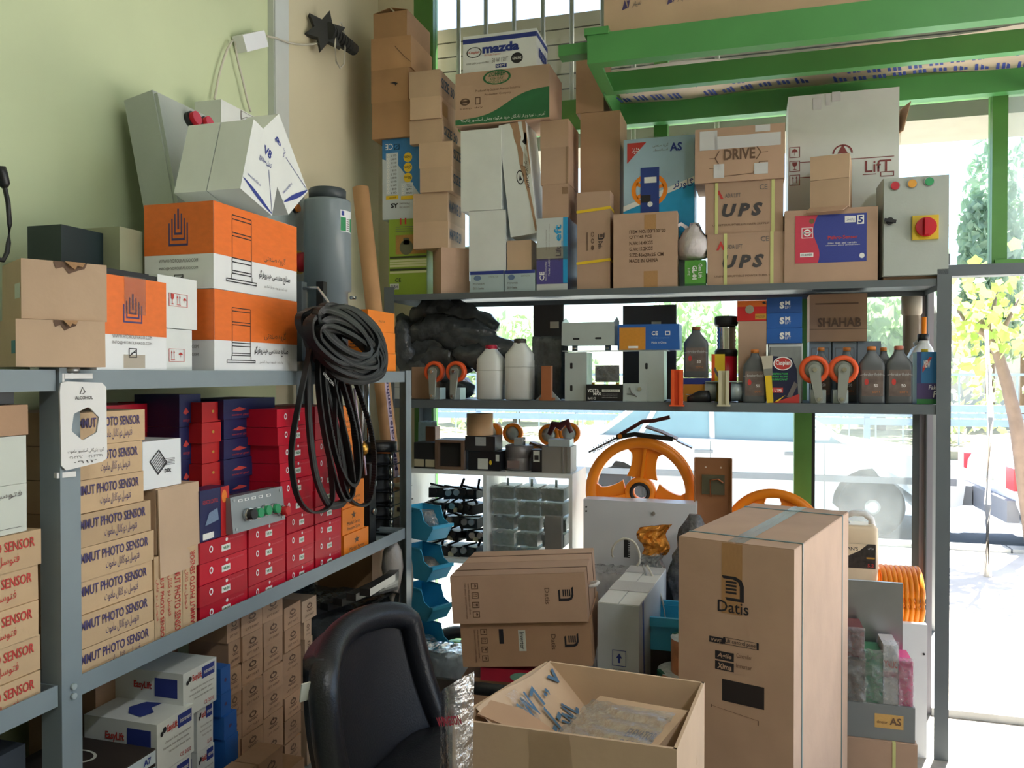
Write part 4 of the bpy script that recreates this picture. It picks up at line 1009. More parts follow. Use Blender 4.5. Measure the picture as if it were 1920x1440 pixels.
# a stepped front row, lower down
for ci, (a, c, X, n) in enumerate(((432, 478, -1.165, 5), (482, 527, -1.165, 5), (530, 568, -1.165, 4))):
    z = .002
    for r_ in range(n):
        small(a, c, z, z + .085, X + random.uniform(-.004, .004), 'small brown carton on the floor before the rack, %s of %s pile' % (['lowest', 'second', 'third', 'fourth', 'fifth'][r_], ['near', 'middle', 'far'][ci]), .07, CARD_D)
        z += .085
for k, (a, c, y0, y1) in enumerate(((532, 582, 1132, 1172), (536, 572, 1172, 1206), (538, 574, 1206, 1238), (538, 574, 1238, 1274), (540, 578, 1274, 1310), (540, 580, 1310, 1345))):
    small(a + 32, c + 10, zL(560, y1, -1.345), zL(560, y0, -1.345), -1.345, 'small pale carton at the far end of the low shelf, %s' % ['topmost', 'second', 'third', 'fourth', 'fifth', 'sixth'][k], .1, CARD)
small(572, 590, ZLO, zL(560, 1345, -1.345) - .001, -1.345, 'small carton at the foot of the pale column', .1, CARD)
# heap of black-wrapped metal profiles on the far low shelf
def crumple(name, lo, hi, mat, label, cat, seed=1, nu=26, nv=18, amp=.02, top=lambda u, v: 1.0, group=None, freq=9):
    """lumpy sheet-covered heap standing on its base"""
    r = random.Random(seed); ph = [(r.uniform(0, 6), r.uniform(0, 6), r.uniform(.6, 1.6), r.uniform(.6, 1.6)) for _ in range(7)]
    (x0, y0, z0), (x1, y1, z1) = lo, hi
    def nz(a, b_): return sum(abs(math.sin(freq * p[2] * a + p[0] + 1.5 * math.sin(freq * .6 * p[3] * b_ + p[1]))) for p in ph) / 7 - .64
    q = MB()
    def fn(u, v):
        # v: 0 front bottom .. 1 back bottom, over the top
        t = v * 3
        if t < 1: y, z = y0, z0 + (z1 - z0) * t * top(u, 0)
        elif t < 2: y, z = y0 + (y1 - y0) * (t - 1), z0 + (z1 - z0) * top(u, t - 1)
        else: y, z = y1, z0 + (z1 - z0) * (3 - t) * top(u, 1)
        n1, n2 = nz(u * 2 + 3, v * 3), nz(v * 2.3, u * 2.2 + 5)
        s = min(1, 6 * min(u, 1 - u) + .3)
        return Vector((x0 + (x1 - x0) * u + amp * n2, y + amp * 2.2 * n1 * (1 if 0 < v < 1 else 0) * s, max(z0, z + amp * 2 * n2 * (1 if z > z0 + .001 else 0))))
    q.grid(fn, nu, nv)
    o = q.build(name, mat); tag(o, label, cat, group); return o
crumple('wrapped_bundle', (-1.66, 2.40, ZLO), (-1.26, 2.78, .58), BAG_BLACK, 'black plastic-wrapped bundle on the lowest shelf behind the chair', 'bundle', 3, 22, 22, .018)
for k in range(5):
    P = [Vector((-1.40 + .05 * k, 2.38, .60 + .02 * k)), Vector((-1.30 + .02 * k, 2.62, .61 + .015 * k)), Vector((-1.27, 2.76, .60 + .012 * k))]
    q = MB(); q.tube(P, 0, flat=(.012, .018)); o = q.build('metal_profile', BLACK_P); tag(o, 'dark metal profile lying on the wrapped bundle, %s' % ['nearest the wall', 'second from wall', 'third from wall', 'second closest to the aisle', 'closest to the aisle'][k], 'profile', 'metal profiles on the black bundle')
# big dim carton and hanging bag under the middle shelf at the far end
o = carton('cardboard_carton', 'large dim brown carton under the far end of the middle shelf', 'carton', (-1.52, 3.02, 0), (.36, .24, .72), math.pi / 2, CARD_OLD)
q = MB(); pr = [(.008, 0), (.012, .02), (.03, .07), (.042, .14), (.036, .20), (.018, .235), (.01, .25)]
pp = atY(738, 1040, 2.80)
hb_ = q.lathe(pr, 14, sm=True).build('hanging_bag', M('translucent_bag', (196, 188, 180), .35, var=.06, bump=.3, bscale=40), None, (pp.x, 2.79, MIDL - .04 - .25)); tag(hb_, 'small pale plastic bag hanging below the middle shelf end', 'bag')
q = MB(); q.tube([(0, 0, .25), (0, 0, .262)], .004, 6); q.build('knot', CORD, hb_)

# darker cartons deep on the lowest shelf, and a small open carton by the rack foot
carton('dark_carton', 'dark carton on the lowest shelf of the near bay', 'carton', (-1.46, .98, ZLO), (.40, .32, .56), math.pi / 2, M('dark_blue_card', (52, 58, 66), .6, var=.1))
o = lb('brown_carton', 'shaded brown carton behind the white instrument boxes', 'carton', 175, 330, ZLO, .70, X=-1.47, depth=.2, mat=CARD_D)
oc2 = tag(empty('open_carton', (-1.06, 1.47, 0), R(62)), 'small open carton with raised flaps at the foot of the left rack', 'carton')
for lo, hi in (((-.11, -.08, 0), (.11, -.077, .40)), ((-.11, .077, 0), (.11, .08, .40)), ((-.11, -.077, 0), (-.107, .077, .40)), ((.107, -.077, 0), (.11, .077, .40))): MB().box(lo, hi).build('side_panel', CARD, oc2)
MB().box((-.107, -.077, 0), (.107, .077, .003)).build('bottom_panel', CARD, oc2)
for y, a in ((-.08, 50), (.08, -35)): MB().box((-.11, -.0015, 0), (.11, .0015, .075)).build('flap', CARD, oc2, (0, y, .40), (R(a), 0, 0))
for x, a in ((-.11, -40), (.11, 60)): MB().box((-.0015, -.078, 0), (.0015, .078, .07)).build('flap', CARD, oc2, (x, 0, .40), (0, R(a), 0))

# ================================================================== window rack, top shelf
ZB = TOPB + .0005
# brown cartons stacked in the corner, on the blue and the green box
g = 'old brown cartons in the corner'
zbl = atY(756, 546, 3.30).z
gb = bb('charger_box', 'lime green box with motor picture standing in the corner', 'box', 729, 401, 800, 546, 3.27, .2, LIME)
gb.location.z = ZB; MW[gb.name] = Matrix.Translation(gb.location)
patch(gb, 'front', (742, 440, 800, 476), M('dull_orange_print', (176, 132, 66), .5, var=.15, scale=30), 'photo_print'); shape(gb, 'front', (748, 446, 776, 478), disc(.5, .45, .45) + [bar(.3, .6, .7, 1)], M('grey_motor_print', (110, 112, 84), .5, var=.3, scale=60), 'motor_print')
txt(gb, 'front', (750, 409, 762, 421), '11', INK_R, .03)
for y in (424, 428, 432): patch(gb, 'front', (742, y, 800, y + 1), INK_G, 'print_line')
for y, m in ((480, INK), (486, OFFW), (491, OFFW), (496, OFFW), (503, INK), (508, OFFW)):
    patch(gb, 'front', (731, y, 800, y + 4), M('olive_dark_print', (58, 66, 34), .6, var=0) if m is INK else M('pale_lime_print', (208, 212, 160), .6, var=0), 'table_row')
txt(gb, 'front', (741, 522, 752, 529), 'CE', INK); patch(gb, 'front', (731, 532, 748, 543), OFFW, 'sticker'); txt(gb, 'front', (733, 535, 746, 541), 'GLB 4', INK_P, .02, eps=.0019)
sy = bb('charger_box', 'blue and white device box printed upside down, above the lime box', 'box', 717, 250, 800, 401, 3.275, .2, M('pale_grey_blue_print', (196, 206, 212), .5, var=.04))
sy.location.z = gb.location.z + SIZE[gb.name][2] + .001; MW[sy.name] = Matrix.Translation(sy.location)
BL2 = M('mid_blue_print', (44, 120, 182), .45, var=.06)
shape(sy, 'front', (717, 250, 800, 401), [[(0, 1), (0, .70), (.35, .62), (.62, .42), (1, .10), (1, 1)]], BL2, 'blue_print')
txt(sy, 'front', (723, 270, 737, 281), 'CE', INK_W, rot=2); shape(sy, 'front', (739, 270, 749, 281), outline(0, 0, 1, 1, .1) + [strokebar(.1, .2, .9, .8, .12)], INK_W)
PALE = M('pale_panel_print', (206, 216, 224), .5, var=.02)
patch(sy, 'front', (724, 287, 747, 366), PALE, 'list_panel', .0014)
for k in range(11):
    shape(sy, 'front', (726, 289 + k * 7, 731, 294 + k * 7), ringpoly(.5, .5, .5, .3, 10), INK_W, 'tick_circle', .0022); txt(sy, 'front', (733, 290 + k * 7, 744, 293.5 + k * 7), ['GS 7', 'GHBT1', 'GH PS', 'GM P1', 'GXB 1'][k % 5], INK, rot=2, eps=.0022)
patch(sy, 'front', (724, 367, 747, 374), YELLOW, 'yellow_panel', .0014); txt(sy, 'front', (729, 369, 742, 372), 'power', INK, rot=2, eps=.0022)
for k, s in enumerate(('16cm', '25cm', '30cm')):
    shape(sy, 'front', (757, 286 + k * 19, 773, 304 + k * 19), disc(.5, .5, .5, 18), YELLOW, 'yellow_disc', .0019); txt(sy, 'front', (759, 292 + k * 19, 771, 298 + k * 19), s, INK, .01, rot=2, eps=.0027)
patch(sy, 'front', (752, 343, 775, 366), PALE, 'list_panel', .0014)
for k in range(3): txt(sy, 'front', (762, 346 + k * 7, 773, 350 + k * 7), ['TEL', 'wifi', 'remote'][k], INK, rot=2, eps=.0022); shape(sy, 'front', (754, 346 + k * 7, 759, 351 + k * 7), ringpoly(.5, .5, .5, .3, 10), INK_W, 'tick_circle', .0022)
patch(sy, 'front', (752, 367, 775, 374), YELLOW, 'yellow_panel', .0014)
txt(sy, 'front', (733, 381, 747, 390), 'SY', INK, .04); txt(sy, 'front', (749, 380, 768, 384), 'Photoset', INK_G, rot=2); txt(sy, 'front', (749, 386, 768, 390), 'powerset', INK_G, rot=2)
ys = [(254, 186, 697, 768, 'bottom one of the corner stack'), (185, 123, 697, 768, 'second one, with a small hole'), (122, 62, 695, 769, 'third one, creased'), (60, 12, 701, 764, 'topmost one, against the green frame')]
zc4 = sy.location.z + SIZE[sy.name][2] + .001
for k, (yb, yt, xa, xb, t) in enumerate(ys):
    h = atY(730, yt, 3.26).z - atY(730, yb, 3.26).z
    o = bb('brown_carton', 'old brown carton, %s' % t, 'carton', xa, yt, xb, yb, 3.255 + .006 * k, .26, CARD_OLD, g, jit=.0008)
    o.location.z = zc4; w, d, _ = SIZE[o.name]; o.location.y = 3.255 + .006 * k + d / 2
    o.rotation_euler.z = (.02, -.03, .025, -.015)[k]; o.scale.z = h / SIZE[o.name][2]; zc4 += h + .001; MW[o.name] = Matrix.Translation(o.location)
    if k == 1: shape(o, 'front', (.5, .45, .72, .6), [[(0, .8), (.6, .9), (1, .6), (.7, .1), (.6, .5)]], INK, 'hole')
    if k == 2: shape(o, 'front', (.6, .1, 1, .7), [strokebar(0, 1, .6, .4, .03), strokebar(.6, .4, 1, .1, .03)], INK_BR, 'crease')
    if k == 3:
        for s in (-1, 1):
            q = MB(); q.box((0 if s < 0 else -w * .48, -d / 2 + .002, 0), (w * .48 if s < 0 else 0, d / 2 - .002, .002)); q.build('flap', CARD_OLD, o, (s * w / 2, 0, SIZE[o.name][2] + .001), (0, R(13 * s), 0))
# tan carton column
g = 'tan cartons in the tall column'
col = [(465, 551, 787, 878, 'bottom one, corner forward with white strap'), (417, 467, 774, 838, 'second from bottom'), (362, 416, 774, 838, 'third from bottom with side print'), (315, 361, 787, 846, 'fourth'), (267, 314, 786, 847, 'fifth'), (222, 266, 769, 830, 'third from top'), (180, 221, 768, 824, 'second from top'), (129, 179, 767, 824, 'topmost')]
z = ZB
for k, (yt, yb, xa, xb, t) in enumerate(col):
    Y = 3.225 + .006 * (k % 3)
    h = atY(810, yt, Y).z - atY(810, yb, Y).z
    if k == 0:
        p = atY(826, 500, 3.19)
        o = carton('tan_carton', 'tan carton of the tall column, %s' % t, 'carton', (p.x + .008, p.y + .105, z), (.128, .128, h), R(38), CARD_P, g)
        w, d, _ = SIZE[o.name]
        q = MB(); hh = .55 * h
        q.box((-w / 2 - .0015, -d / 2 - .0015, hh), (w / 2 + .0015, d / 2 + .0015, hh + .008)); q.build('strap', WHITE_G, o, (0, 0, 0), (R(-4), R(4), 0))
    else:
        a, c = atY(xa, 300, Y), atY(xb, 300, Y)
        o = carton('tan_carton', 'tan carton of the tall column, %s' % t, 'carton', ((a.x + c.x) / 2, Y + .12, z), (c.x - a.x, .24, h), random.uniform(-.03, .03), CARD, g)
        if k in (1, 2, 3, 4, 5, 7): txt(o, 'right', (.08, .35, .75, .75), 'MAM POWER 24V' if k < 3 else 'SIZE 30', M('blue_grey_ink', (74, 92, 112), .7, var=0), .02)
        if k == 6: patch(o, 'right', (.1, .2, .4, .8), TAPE, 'tape')
    z += h + .001
# long white cartons
g = 'long white cartons'
o = bb('long_white_carton', 'long white carton, lower of two beside tan column', 'carton', 879, 397, 948, 511, 3.235, .22, WHITE, g); zz = o.location.z
sm = []
for k, (a, c, t) in enumerate(((881, 944, 'left'), (946, 1003, 'right'))):
    o2 = bb('part_box', 'small pale box with blue lid edge, %s of two on shelf' % ('under the long white cartons' if k == 0 else 'under the plain tan box'), 'box', a, 509, c, 549, 3.22, .2, M('pale_teal_card', (176, 196, 200), .55, var=.04), 'small pale boxes with blue edge')
    o2.location.z = ZB; MW[o2.name] = Matrix.Translation(o2.location)
    patch(o2, 'front', (0, .84, 1, 1), INK_B, 'blue_edge'); shape(o2, 'front', (.12, .55, .34, .80), disc(.5, .5, .5, 16), M('steel_blue_print', (96, 122, 160), .5, var=0)); txt(o2, 'front', (.10, .14, .42, .24), 'D511-1 series', INK_G, .02); txt(o2, 'front', (.55, .68, .85, .76), 'CONTACTOR', INK_G); txt(o2, 'front', (.10, .36, .45, .44), 'POWER', INK_G)
    sm.append(o2)
ztop = sm[0].location.z + SIZE[sm[0].name][2] + .001
o.location.z = ztop; MW[o.name] = Matrix.Translation(o.location); zt = ztop + SIZE[o.name][2] + .001
o = bb('long_white_carton', 'long white carton, upper of two beside tan column', 'carton', 864, 243, 940, 395, 3.23, .24, WHITE, g); o.location.z = zt; MW[o.name] = Matrix.Translation(o.location); zt = zt + SIZE[o.name][2] + .001
pt = bb('plain_box', 'plain tan box on the right pale box', 'carton', 951, 452, 996, 508, 3.24, .18, CARD); pt.location.z = ztop; MW[pt.name] = Matrix.Translation(pt.location)
lf_ = bb('valve_box', 'white, purple and cyan box with upright lettering', 'box', 1006, 413, 1064, 549, 3.22, .2, M('grey_white_print', (200, 206, 206), .5, var=.04))
lf_.location.z = ZB; MW[lf_.name] = Matrix.Translation(lf_.location)
PUR = M('purple_print', (74, 68, 140), .45, var=.05)
patch(lf_, 'front', (.0, .09, 1, .44), PUR, 'purple_print'); patch(lf_, 'front', (.86, .10, 1.0, 1.0), CYAN, 'cyan_print', .0012); txt(lf_, 'front', (.58, .56, .84, .90), '_eft', CYAN, .02, rot=1); txt(lf_, 'front', (.62, .40, .80, .60), '- Lift', INK_P, .02, rot=1)
txt(lf_, 'front', (.10, .14, .26, .26), 'CE', INK_W, .02, rot=1); txt(lf_, 'front', (.28, .14, .34, .40), 'Electronic Overload Relay', INK_W, rot=1); txt(lf_, 'front', (.38, .2, .44, .46), 'Model A-8300', INK_W, rot=1); txt(lf_, 'front', (.30, .56, .34, .84), 'Industrial Engineering', INK_G, rot=1); txt(lf_, 'front', (.40, .56, .43, .92), 'Elevator Products Company', INK_G, rot=1)
patch(lf_, 'front', (-.02, .42, 1.02, .60), TAPE_C, 'tape', .002); patch(lf_, 'right', (0, 0, 1, 1), NAVY, 'navy_side')
zl = lf_.location.z + SIZE[lf_.name][2] + .001
g = 'tan cartons above the valve box'
for k, (yb, yt, xa, xb, t) in enumerate(((410, 346, 1017, 1066, 'lowest'), (345, 276, 1014, 1066, 'middle, with torn tape'), (275, 223, 1013, 1066, 'highest, under the green-printed carton'))):
    h = atY(1040, yt, 3.24).z - atY(1040, yb, 3.24).z
    o = bb('tan_carton', 'tan carton above the white and purple box, %s' % t, 'carton', xa, yt, xb, yb, 3.24 + .004 * k, .2, CARD_P, g); o.location.z = zl; MW[o.name] = Matrix.Translation(o.location); zl += h + .001
    if k == 1: patch(o, 'front', (.9, 0, .99, 1), TAPE_C, 'tape', .0015)
    if k == 0: patch(o, 'front', (.75, .7, .98, .9), TAPE_C, 'tape', .0015)
# torn white carton leaning between
pl0, pl1 = atY(985, 446, 3.235), atY(965, 240, 3.235)
o = carton('torn_carton', 'tall white carton torn open down its front, leaning between the columns', 'carton', (0, 0, 0), (.118, .18, .475), 0, WHITE)
mm = Matrix.Translation((pl0.x - .005, 3.235 + .09, pl0.z + .012)) @ Matrix.Rotation(R(-6.5), 4, 'Y'); o.matrix_world = mm; o.location = mm.to_translation(); o.rotation_euler = mm.to_euler(); MW[o.name] = mm
shape(o, 'front', (0, 0, 1, 1), [[(.42, 1), (.72, 1), (.78, .86), (.72, .8), (.80, .72), (.74, .60), (.70, .60), (.62, .62), (.60, .78), (.52, .86), (.50, .94)], [(.62, .62), (.80, .6), (.92, .30), (1, .02), (.92, .02), (.80, .36), (.70, .5)], [(.86, 1), (1, 1), (1, .5), (.94, .72), (.9, .8)]], CARD_D, 'torn_kraft')
shape(o, 'front', (.80, .78, .98, .9), [[(0, .3), (.4, .5), (.7, 1), (1, .9), (.9, 0), (.4, .1)]], INK, 'hole'); shape(o, 'front', (.44, .44, .74, .58), ringpoly(.5, .5, .46, .38, 14) + [[(.3, .3), (.7, .3), (.5, .7)]], INK, 'emblem'); txt(o, 'front', (.80, .40, .90, .64), 'AUTOMATIC', INK, rot=1)
q = MB(); q.prism([(0, 0), (.02, .01), (.024, .12), (.012, .2), (.003, .11)], .0012); q.build('loose_tape', TAPE_C, o, (.036, -.094, .24), (R(88), 0, R(4)))
# green-printed carton with MAZDA box above
zt = max(zt, zl) + .001
zh = bb('printed_carton', 'tan carton with green wave print and oval emblem', 'carton', 854, 140, 1030, 240, 3.225, .23, CARD_P)
zh.location.z = zt; MW[zh.name] = Matrix.Translation(zh.location)
P = []
for i in range(16):
    f = lambda t: .10 + .50 * (1 / (1 + math.exp(-(t - .55) * 9))) ; a, b_ = i / 16, (i + 1) / 16
    P.append([(a, 0), (b_, 0), (b_, f(b_)), (a, f(a))])
GRP = M('green_wave_print', (42, 110, 66), .6, var=.05)
shape(zh, 'front', (.0, .02, 1, .98), sub(P, 0, 0, 1, 1.0), GRP, 'green_wave', .0009)
shape(zh, 'front', (.30, .72, .60, 1.0), ringpoly(.5, .5, .5, .42, 20), GRP, 'oval_emblem'); txt(zh, 'front', (.36, .88, .54, .97), 'ZOHREH', GRP, .02); txt(zh, 'front', (.38, .81, .52, .86), 'KISH DAY', GRP); txt(zh, 'front', (.35, .75, .55, .80), 'GOD IS LIFE', GRP)
txt(zh, 'front', (.22, .60, .70, .66), 'Produced by Setareh Aseman Industrial', INK_BR); txt(zh, 'front', (.32, .52, .60, .57), 'Production Company', INK_BR); shape(zh, 'front', (.05, .38, .16, .52), ringpoly(.5, .5, .5, .3, 14) + [bar(.1, .35, .9, .65)], INK_BR); shape(zh, 'front', (.21, .38, .28, .52), outline(.1, 0, .9, 1, .12), INK_BR); txt(zh, 'front', (.05, .30, .30, .34), 'keep dry', INK_BR)
txt(zh, 'front', (.06, .04, .96, .13), 'آدرس : نوردوم از آزادگان خرید هرگونه جهانی آسانسور پلاک ۱۹', INK_W)
w, d, h = SIZE[zh.name]
q = MB(); q.box((-w * .06, 0, 0), (w * .22, .0025, .06)); q.build('flap', CARD_P, zh, (w * .05, d / 2 - .01, h + .085), (R(-8), R(-25), 0))
mz = bb('lamp_box', 'white lamp box with blue band and bold blue lettering', 'box', 868, 92, 1006, 165, 3.25, .19, WHITE_G); mz.location.z = zt + SIZE[zh.name][2] + .001; MW[mz.name] = Matrix.Translation(mz.location)
for f_ in ('front', 'right'): patch(mz, f_, (0, .80, 1, .92), INK_B, 'blue_band')
txt(mz, 'front', (.27, .50, .77, .74), 'mazda', INK_B, .05); shape(mz, 'front', (.05, .42, .26, .70), ringpoly(.5, .5, .5, .43, 18), INK, 'oval_emblem'); txt(mz, 'front', (.08, .51, .23, .60), 'Caspian', INK_R, .02); txt(mz, 'front', (.30, .42, .52, .48), 'LED Light Projector', INK_R); shape(mz, 'front', (.66, .16, .82, .44), disc(.5, .5, .5, 16), INK, 'round_stamp'); txt(mz, 'front', (.68, .26, .80, .33), 'GENUINE', INK_W, .01, eps=.002)
txt(mz, 'front', (.40, .24, .62, .36), '50 W 170T', INK_G); txt(mz, 'front', (.05, .24, .36, .30), '100W 220V projector IP65', INK_G); patch(mz, 'front', (.45, .10, .60, .20), INK_B, 'blue_panel'); txt(mz, 'front', (.46, .12, .59, .18), 'SMPT', INK_W, eps=.002); txt(mz, 'right', (.2, .35, .9, .7), 'mazda', INK_B, .05)
# tall brown carton and strapped carton
tc_ = bb('tall_carton', 'tall narrow brown carton standing beside the green-printed carton', 'carton', 1088, 215, 1162, 549, 3.33, .2, CARD_D); tc_.location.z = ZB; MW[tc_.name] = Matrix.Translation(tc_.location)
kz = (2.494 - ZB) / SIZE[tc_.name][2]
for v in tc_.data.vertices: v.co.z *= kz
o = bb('brown_carton', 'narrow brown carton on end beside the green loft corner', 'carton', 1080, 90, 1132, 220, 3.33, .2, CARD_D); o.location.z = 2.496; MW[o.name] = Matrix.Translation(o.location); txt(o, 'front', (.55, .70, .8, .76), '13', INK_BR)
ds = bb('strapped_carton', 'tan Datis carton with two yellow straps', 'carton', 1082, 362, 1144, 545, 3.225, .09, CARD_P); ds.location.z = ZB; MW[ds.name] = Matrix.Translation(ds.location)
def datis_logo():
    P = []
    for k in range(4): P.append(bar(.18, .30 + k * .14, .66, .385 + k * .14))
    arc = [(.0, .88), (.45, .88), (.72, .80), (.80, .6), (.80, .14), (.12, .14), (.20, .02), (.98, .02), (.98, .62), (.90, .88), (.62, 1.0), (.0, 1.0)]
    P += [[(.0, 1), (.08, .88), (.5, .88), (.62, 1)], [(.5, .88), (.62, 1), (.88, .88), (.98, .66), (.80, .62), (.72, .80)], [(.80, .62), (.98, .66), (.98, .02), (.80, .14)], [(.16, .14), (.80, .14), (.98, .02), (.24, .02)]]
    return P
shape(ds, 'front', (1121, 437, 1134, 449), datis_logo(), INK, 'emblem', rot=-R(90)); txt(ds, 'front', (1122, 452, 1130, 466), 'Datis', INK, .01, rot=3)
shape(ds, 'front', (1104, 434, 1118, 470), ringpoly(.5, .85, .22, .15, 12, sx=1, sy=.6) + ringpoly(.5, .5, .22, .15, 12, sx=1, sy=.6) + disc(.5, .15, .22, 12, 1, .6), INK_BR, 'marks'); patch(ds, 'front', (1100, 436, 1102, 470), INK_BR, 'print_line')
w, d, h = SIZE[ds.name]
for f_ in (.27, .80):
    q = MB(); q.box((-w / 2 - .002, -d / 2 - .002, 0), (w / 2 + .002, d / 2 + .002, .011)); q.build('strap', YELLOW, ds, (0, 0, h * f_), (0, R(-5), 0))
# AS governor box
asb = bb('governor_box', 'pale blue box picturing a blue lift governor with orange wheel', 'box', 1169, 264, 1302, 549, 3.30, .16, M('pale_blue_print', (168, 196, 214), .4, var=.05)); asb.location.z = ZB; MW[asb.name] = Matrix.Translation(asb.location)
shape(asb, 'front', (1169, 264, 1302, 405), [[(0, -.3), (1, -.3), (1, .42), (0, .08)]], CYAN, 'cyan_print', .0009); shape(asb, 'front', (1169, 264, 1302, 405), [[(0, .08), (1, .42), (1, .5), (0, .15)]], INK_W, 'white_band', .001)
shape(asb, 'front', (1176, 268, 1212, 306), [[(0, 0), (0, 1), (1, 1)]], INK_R, 'red_corner'); txt(asb, 'front', (1185, 277, 1200, 289), 'جدید', INK_W, .01, eps=.002)
txt(asb, 'front', (1256, 267, 1279, 283), 'AS', INK_B, .03); txt(asb, 'front', (1224, 269, 1253, 276), 'گروه صنعتی', INK_G); txt(asb, 'front', (1224, 278, 1253, 284), 'آسانسار', INK_G)
shape(asb, 'front', (1184, 325, 1252, 388), ringpoly(.5, .5, .5, .38, 26) + [strokebar(.5, .5, .5 + .4 * math.cos(a), .5 + .4 * math.sin(a), .1) for a in (.3, 1.4, 2.6, 3.7, 5.2)], ORANGE_M, 'wheel_print')
shape(asb, 'front', (1201, 314, 1236, 402), [bar(0, 0, 1, 1)], M('deep_blue_print', (36, 62, 140), .45, var=.05), 'body_print', .0018); patch(asb, 'front', (1208, 332, 1231, 343), INK_W, 'plate_print', .0022); patch(asb, 'front', (1202, 366, 1220, 380), INK, 'switch_print', .0022); shape(asb, 'front', (1214, 378, 1224, 388), disc(.5, .5, .5), INK_W, 'dial_print', .0026)
txt(asb, 'front', (1262, 334, 1300, 354), 'گاورنر', INK_B, .01)
q = MB(); w, d, h = SIZE[asb.name]; q.grid(lambda u, v: Vector((-w / 2 + w * (.25 + .75 * u), -.07 + .14 * v, h + .006 + .006 * math.sin(9 * u) * math.cos(7 * v))), 14, 5); q.build('lid_film', TAPE_C, asb)
# ITEM NO carton
it = bb('cardboard_carton', 'tan carton stencilled with item number lines', 'carton', 1150, 402, 1270, 542, 3.21, .09, CARD_P); it.location.z = ZB; MW[it.name] = Matrix.Translation(it.location)
for k, s in enumerate(('ITEM NO:133*130*20', 'Q\'TY:48 PCS', 'N.W:14.4KGS', 'G.W:15.2KGS', 'SIZE:46x20x25 CM', 'MADE IN CHINA')):
    wd = (68, 42, 44, 44, 64, 54)[k]; txt(it, 'front', (1180, 430 + k * 11, 1180 + wd, 437 + k * 11), s, INK_BR, .02)
patch(it, 'front', (1208, 402, 1230, 430), TAPE, 'tape'); patch(it, 'front', (1207, 508, 1233, 541), TAPE, 'tape')
# UPS cartons, DRIVE carton
g = 'UPS cartons with pale green straps'
z = ZB
for k in (0, 1):
    yt, yb, xa, xb = ((432, 529, 1326, 1471), (334, 431, 1322, 1469))[k]
    o = bb('ups_carton', 'tan UPS carton, %s' % ('lower one' if k == 0 else 'upper one below the DRIVE carton'), 'carton', xa, yt, xb, yb, 3.215 + .01 * k, .22, CARD_P, g)
    o.location.z = z; MW[o.name] = Matrix.Translation(o.location); z += SIZE[o.name][2] + .001
    txt(o, 'front', (.20 if k == 0 else .22, .32, .74, .58), 'UPS', M('dark_grey_ink', (70, 66, 68), .6, var=0), .05, .25, sp=1.45); txt(o, 'front', (.26, .70, .46, .78), 'ADA LIFT', INK_G, .01); txt(o, 'front', (.70, .82, .80, .92), 'CE', INK_G, .01); txt(o, 'front', (.10, .15, .82, .19), 'UNINTERRUPTIBLE POWER SUPPLY', INK_BR)
    shape(o, 'front', (.12, .68, .24, .86), [[(0, 0), (.28, 0), (.5, .5), (.72, 0), (1, 0), (.5, 1)]], INK_R, 'red_triangle')
    w, d, h = SIZE[o.name]
    for u in ((.24, .84) if k == 0 else (.15, .87)):
        q = MB(); q.box((u * w - w / 2 - .006, -d / 2 - .0018, -.0004), (u * w - w / 2 + .006, d / 2 + .0018, h + .0004)); q.build('strap', M('pale_green_strap', (206, 208, 140), .45, var=.03), o)
o = bb('drive_carton', 'tan DRIVE carton with glossy torn tape, on the UPS cartons', 'carton', 1303, 236, 1472, 338, 3.215, .25, CARD_P); o.location.z = z; MW[o.name] = Matrix.Translation(o.location)
txt(o, 'front', (1357, 278, 1416, 299), 'DRIVE', INK_BR, .03); shape(o, 'front', (1330, 272, 1440, 330), [strokebar(*a, .02) for a in ((0, .62, .10, .62), (.10, .62, .17, .85), (.10, .62, .18, .36), (1, .72, .88, .72), (.88, .72, .80, .95), (.88, .72, .80, .5), (0, .3, .14, .3), (.14, .3, .24, .02), (1, .42, .86, .42), (.86, .42, .76, .1), (.24, .02, .76, .06))], INK_BR, 'circuit_lines')
TAPE_SHEEN = M('tape_white_sheen', (246, 248, 252), .12, var=.12, scale=120, bump=.6, bscale=150, streak=(1, 1, .25))  # white base colour stands in for light reflected by the tape
for r in ((1340, 252, 1464, 276), (1312, 246, 1345, 282), (1338, 308, 1358, 334), (1414, 305, 1440, 326), (1416, 234, 1444, 246)): patch(o, 'front', r, TAPE_SHEEN, 'torn_tape', .0016)
# white plastic bag and GL-01 box
gl_ = bb('gl_box', 'small green GL-01 box at the shelf edge', 'box', 1284, 486, 1323, 534, 3.205, .08, M('bright_green_print', (86, 158, 62), .45, var=.05)); gl_.location.z = ZB; MW[gl_.name] = Matrix.Translation(gl_.location)
txt(gl_, 'front', (.36, .25, .58, .78), 'GL-01', INK_W, .03, rot=3); txt(gl_, 'front', (.66, .30, .84, .85), 'Gen Lift', INK_W, .01, rot=3); txt(gl_, 'front', (.14, .4, .26, .7), 'lift', INK_W, rot=3)
patch(gl_, 'front', (0, 0, 1, .09), M('dark_green_edge', (50, 110, 50), .5, var=0), 'edge_band')
pm = atY(1300, 452, 3.22)
zg = gl_.location.z + SIZE[gl_.name][2]
q = MB(); r = random.Random(4)
q.lathe([(.015, 0), (.05, .01), (.062, .04), (.058, .075), (.042, .10), (.028, .125), (.012, .145)], 16, cap=True)
for v in q.bm.verts: v.co += Vector((r.uniform(-.011, .011), r.uniform(-.008, .008), r.uniform(-.0, .010)))
bg = q.build('plastic_bag', M('white_bag_film', (222, 214, 216), .3, var=.06, bump=.3, bscale=60), None, (pm.x, 3.262, zg + .002)); tag(bg, 'knotted white plastic bag on the small green box', 'bag')
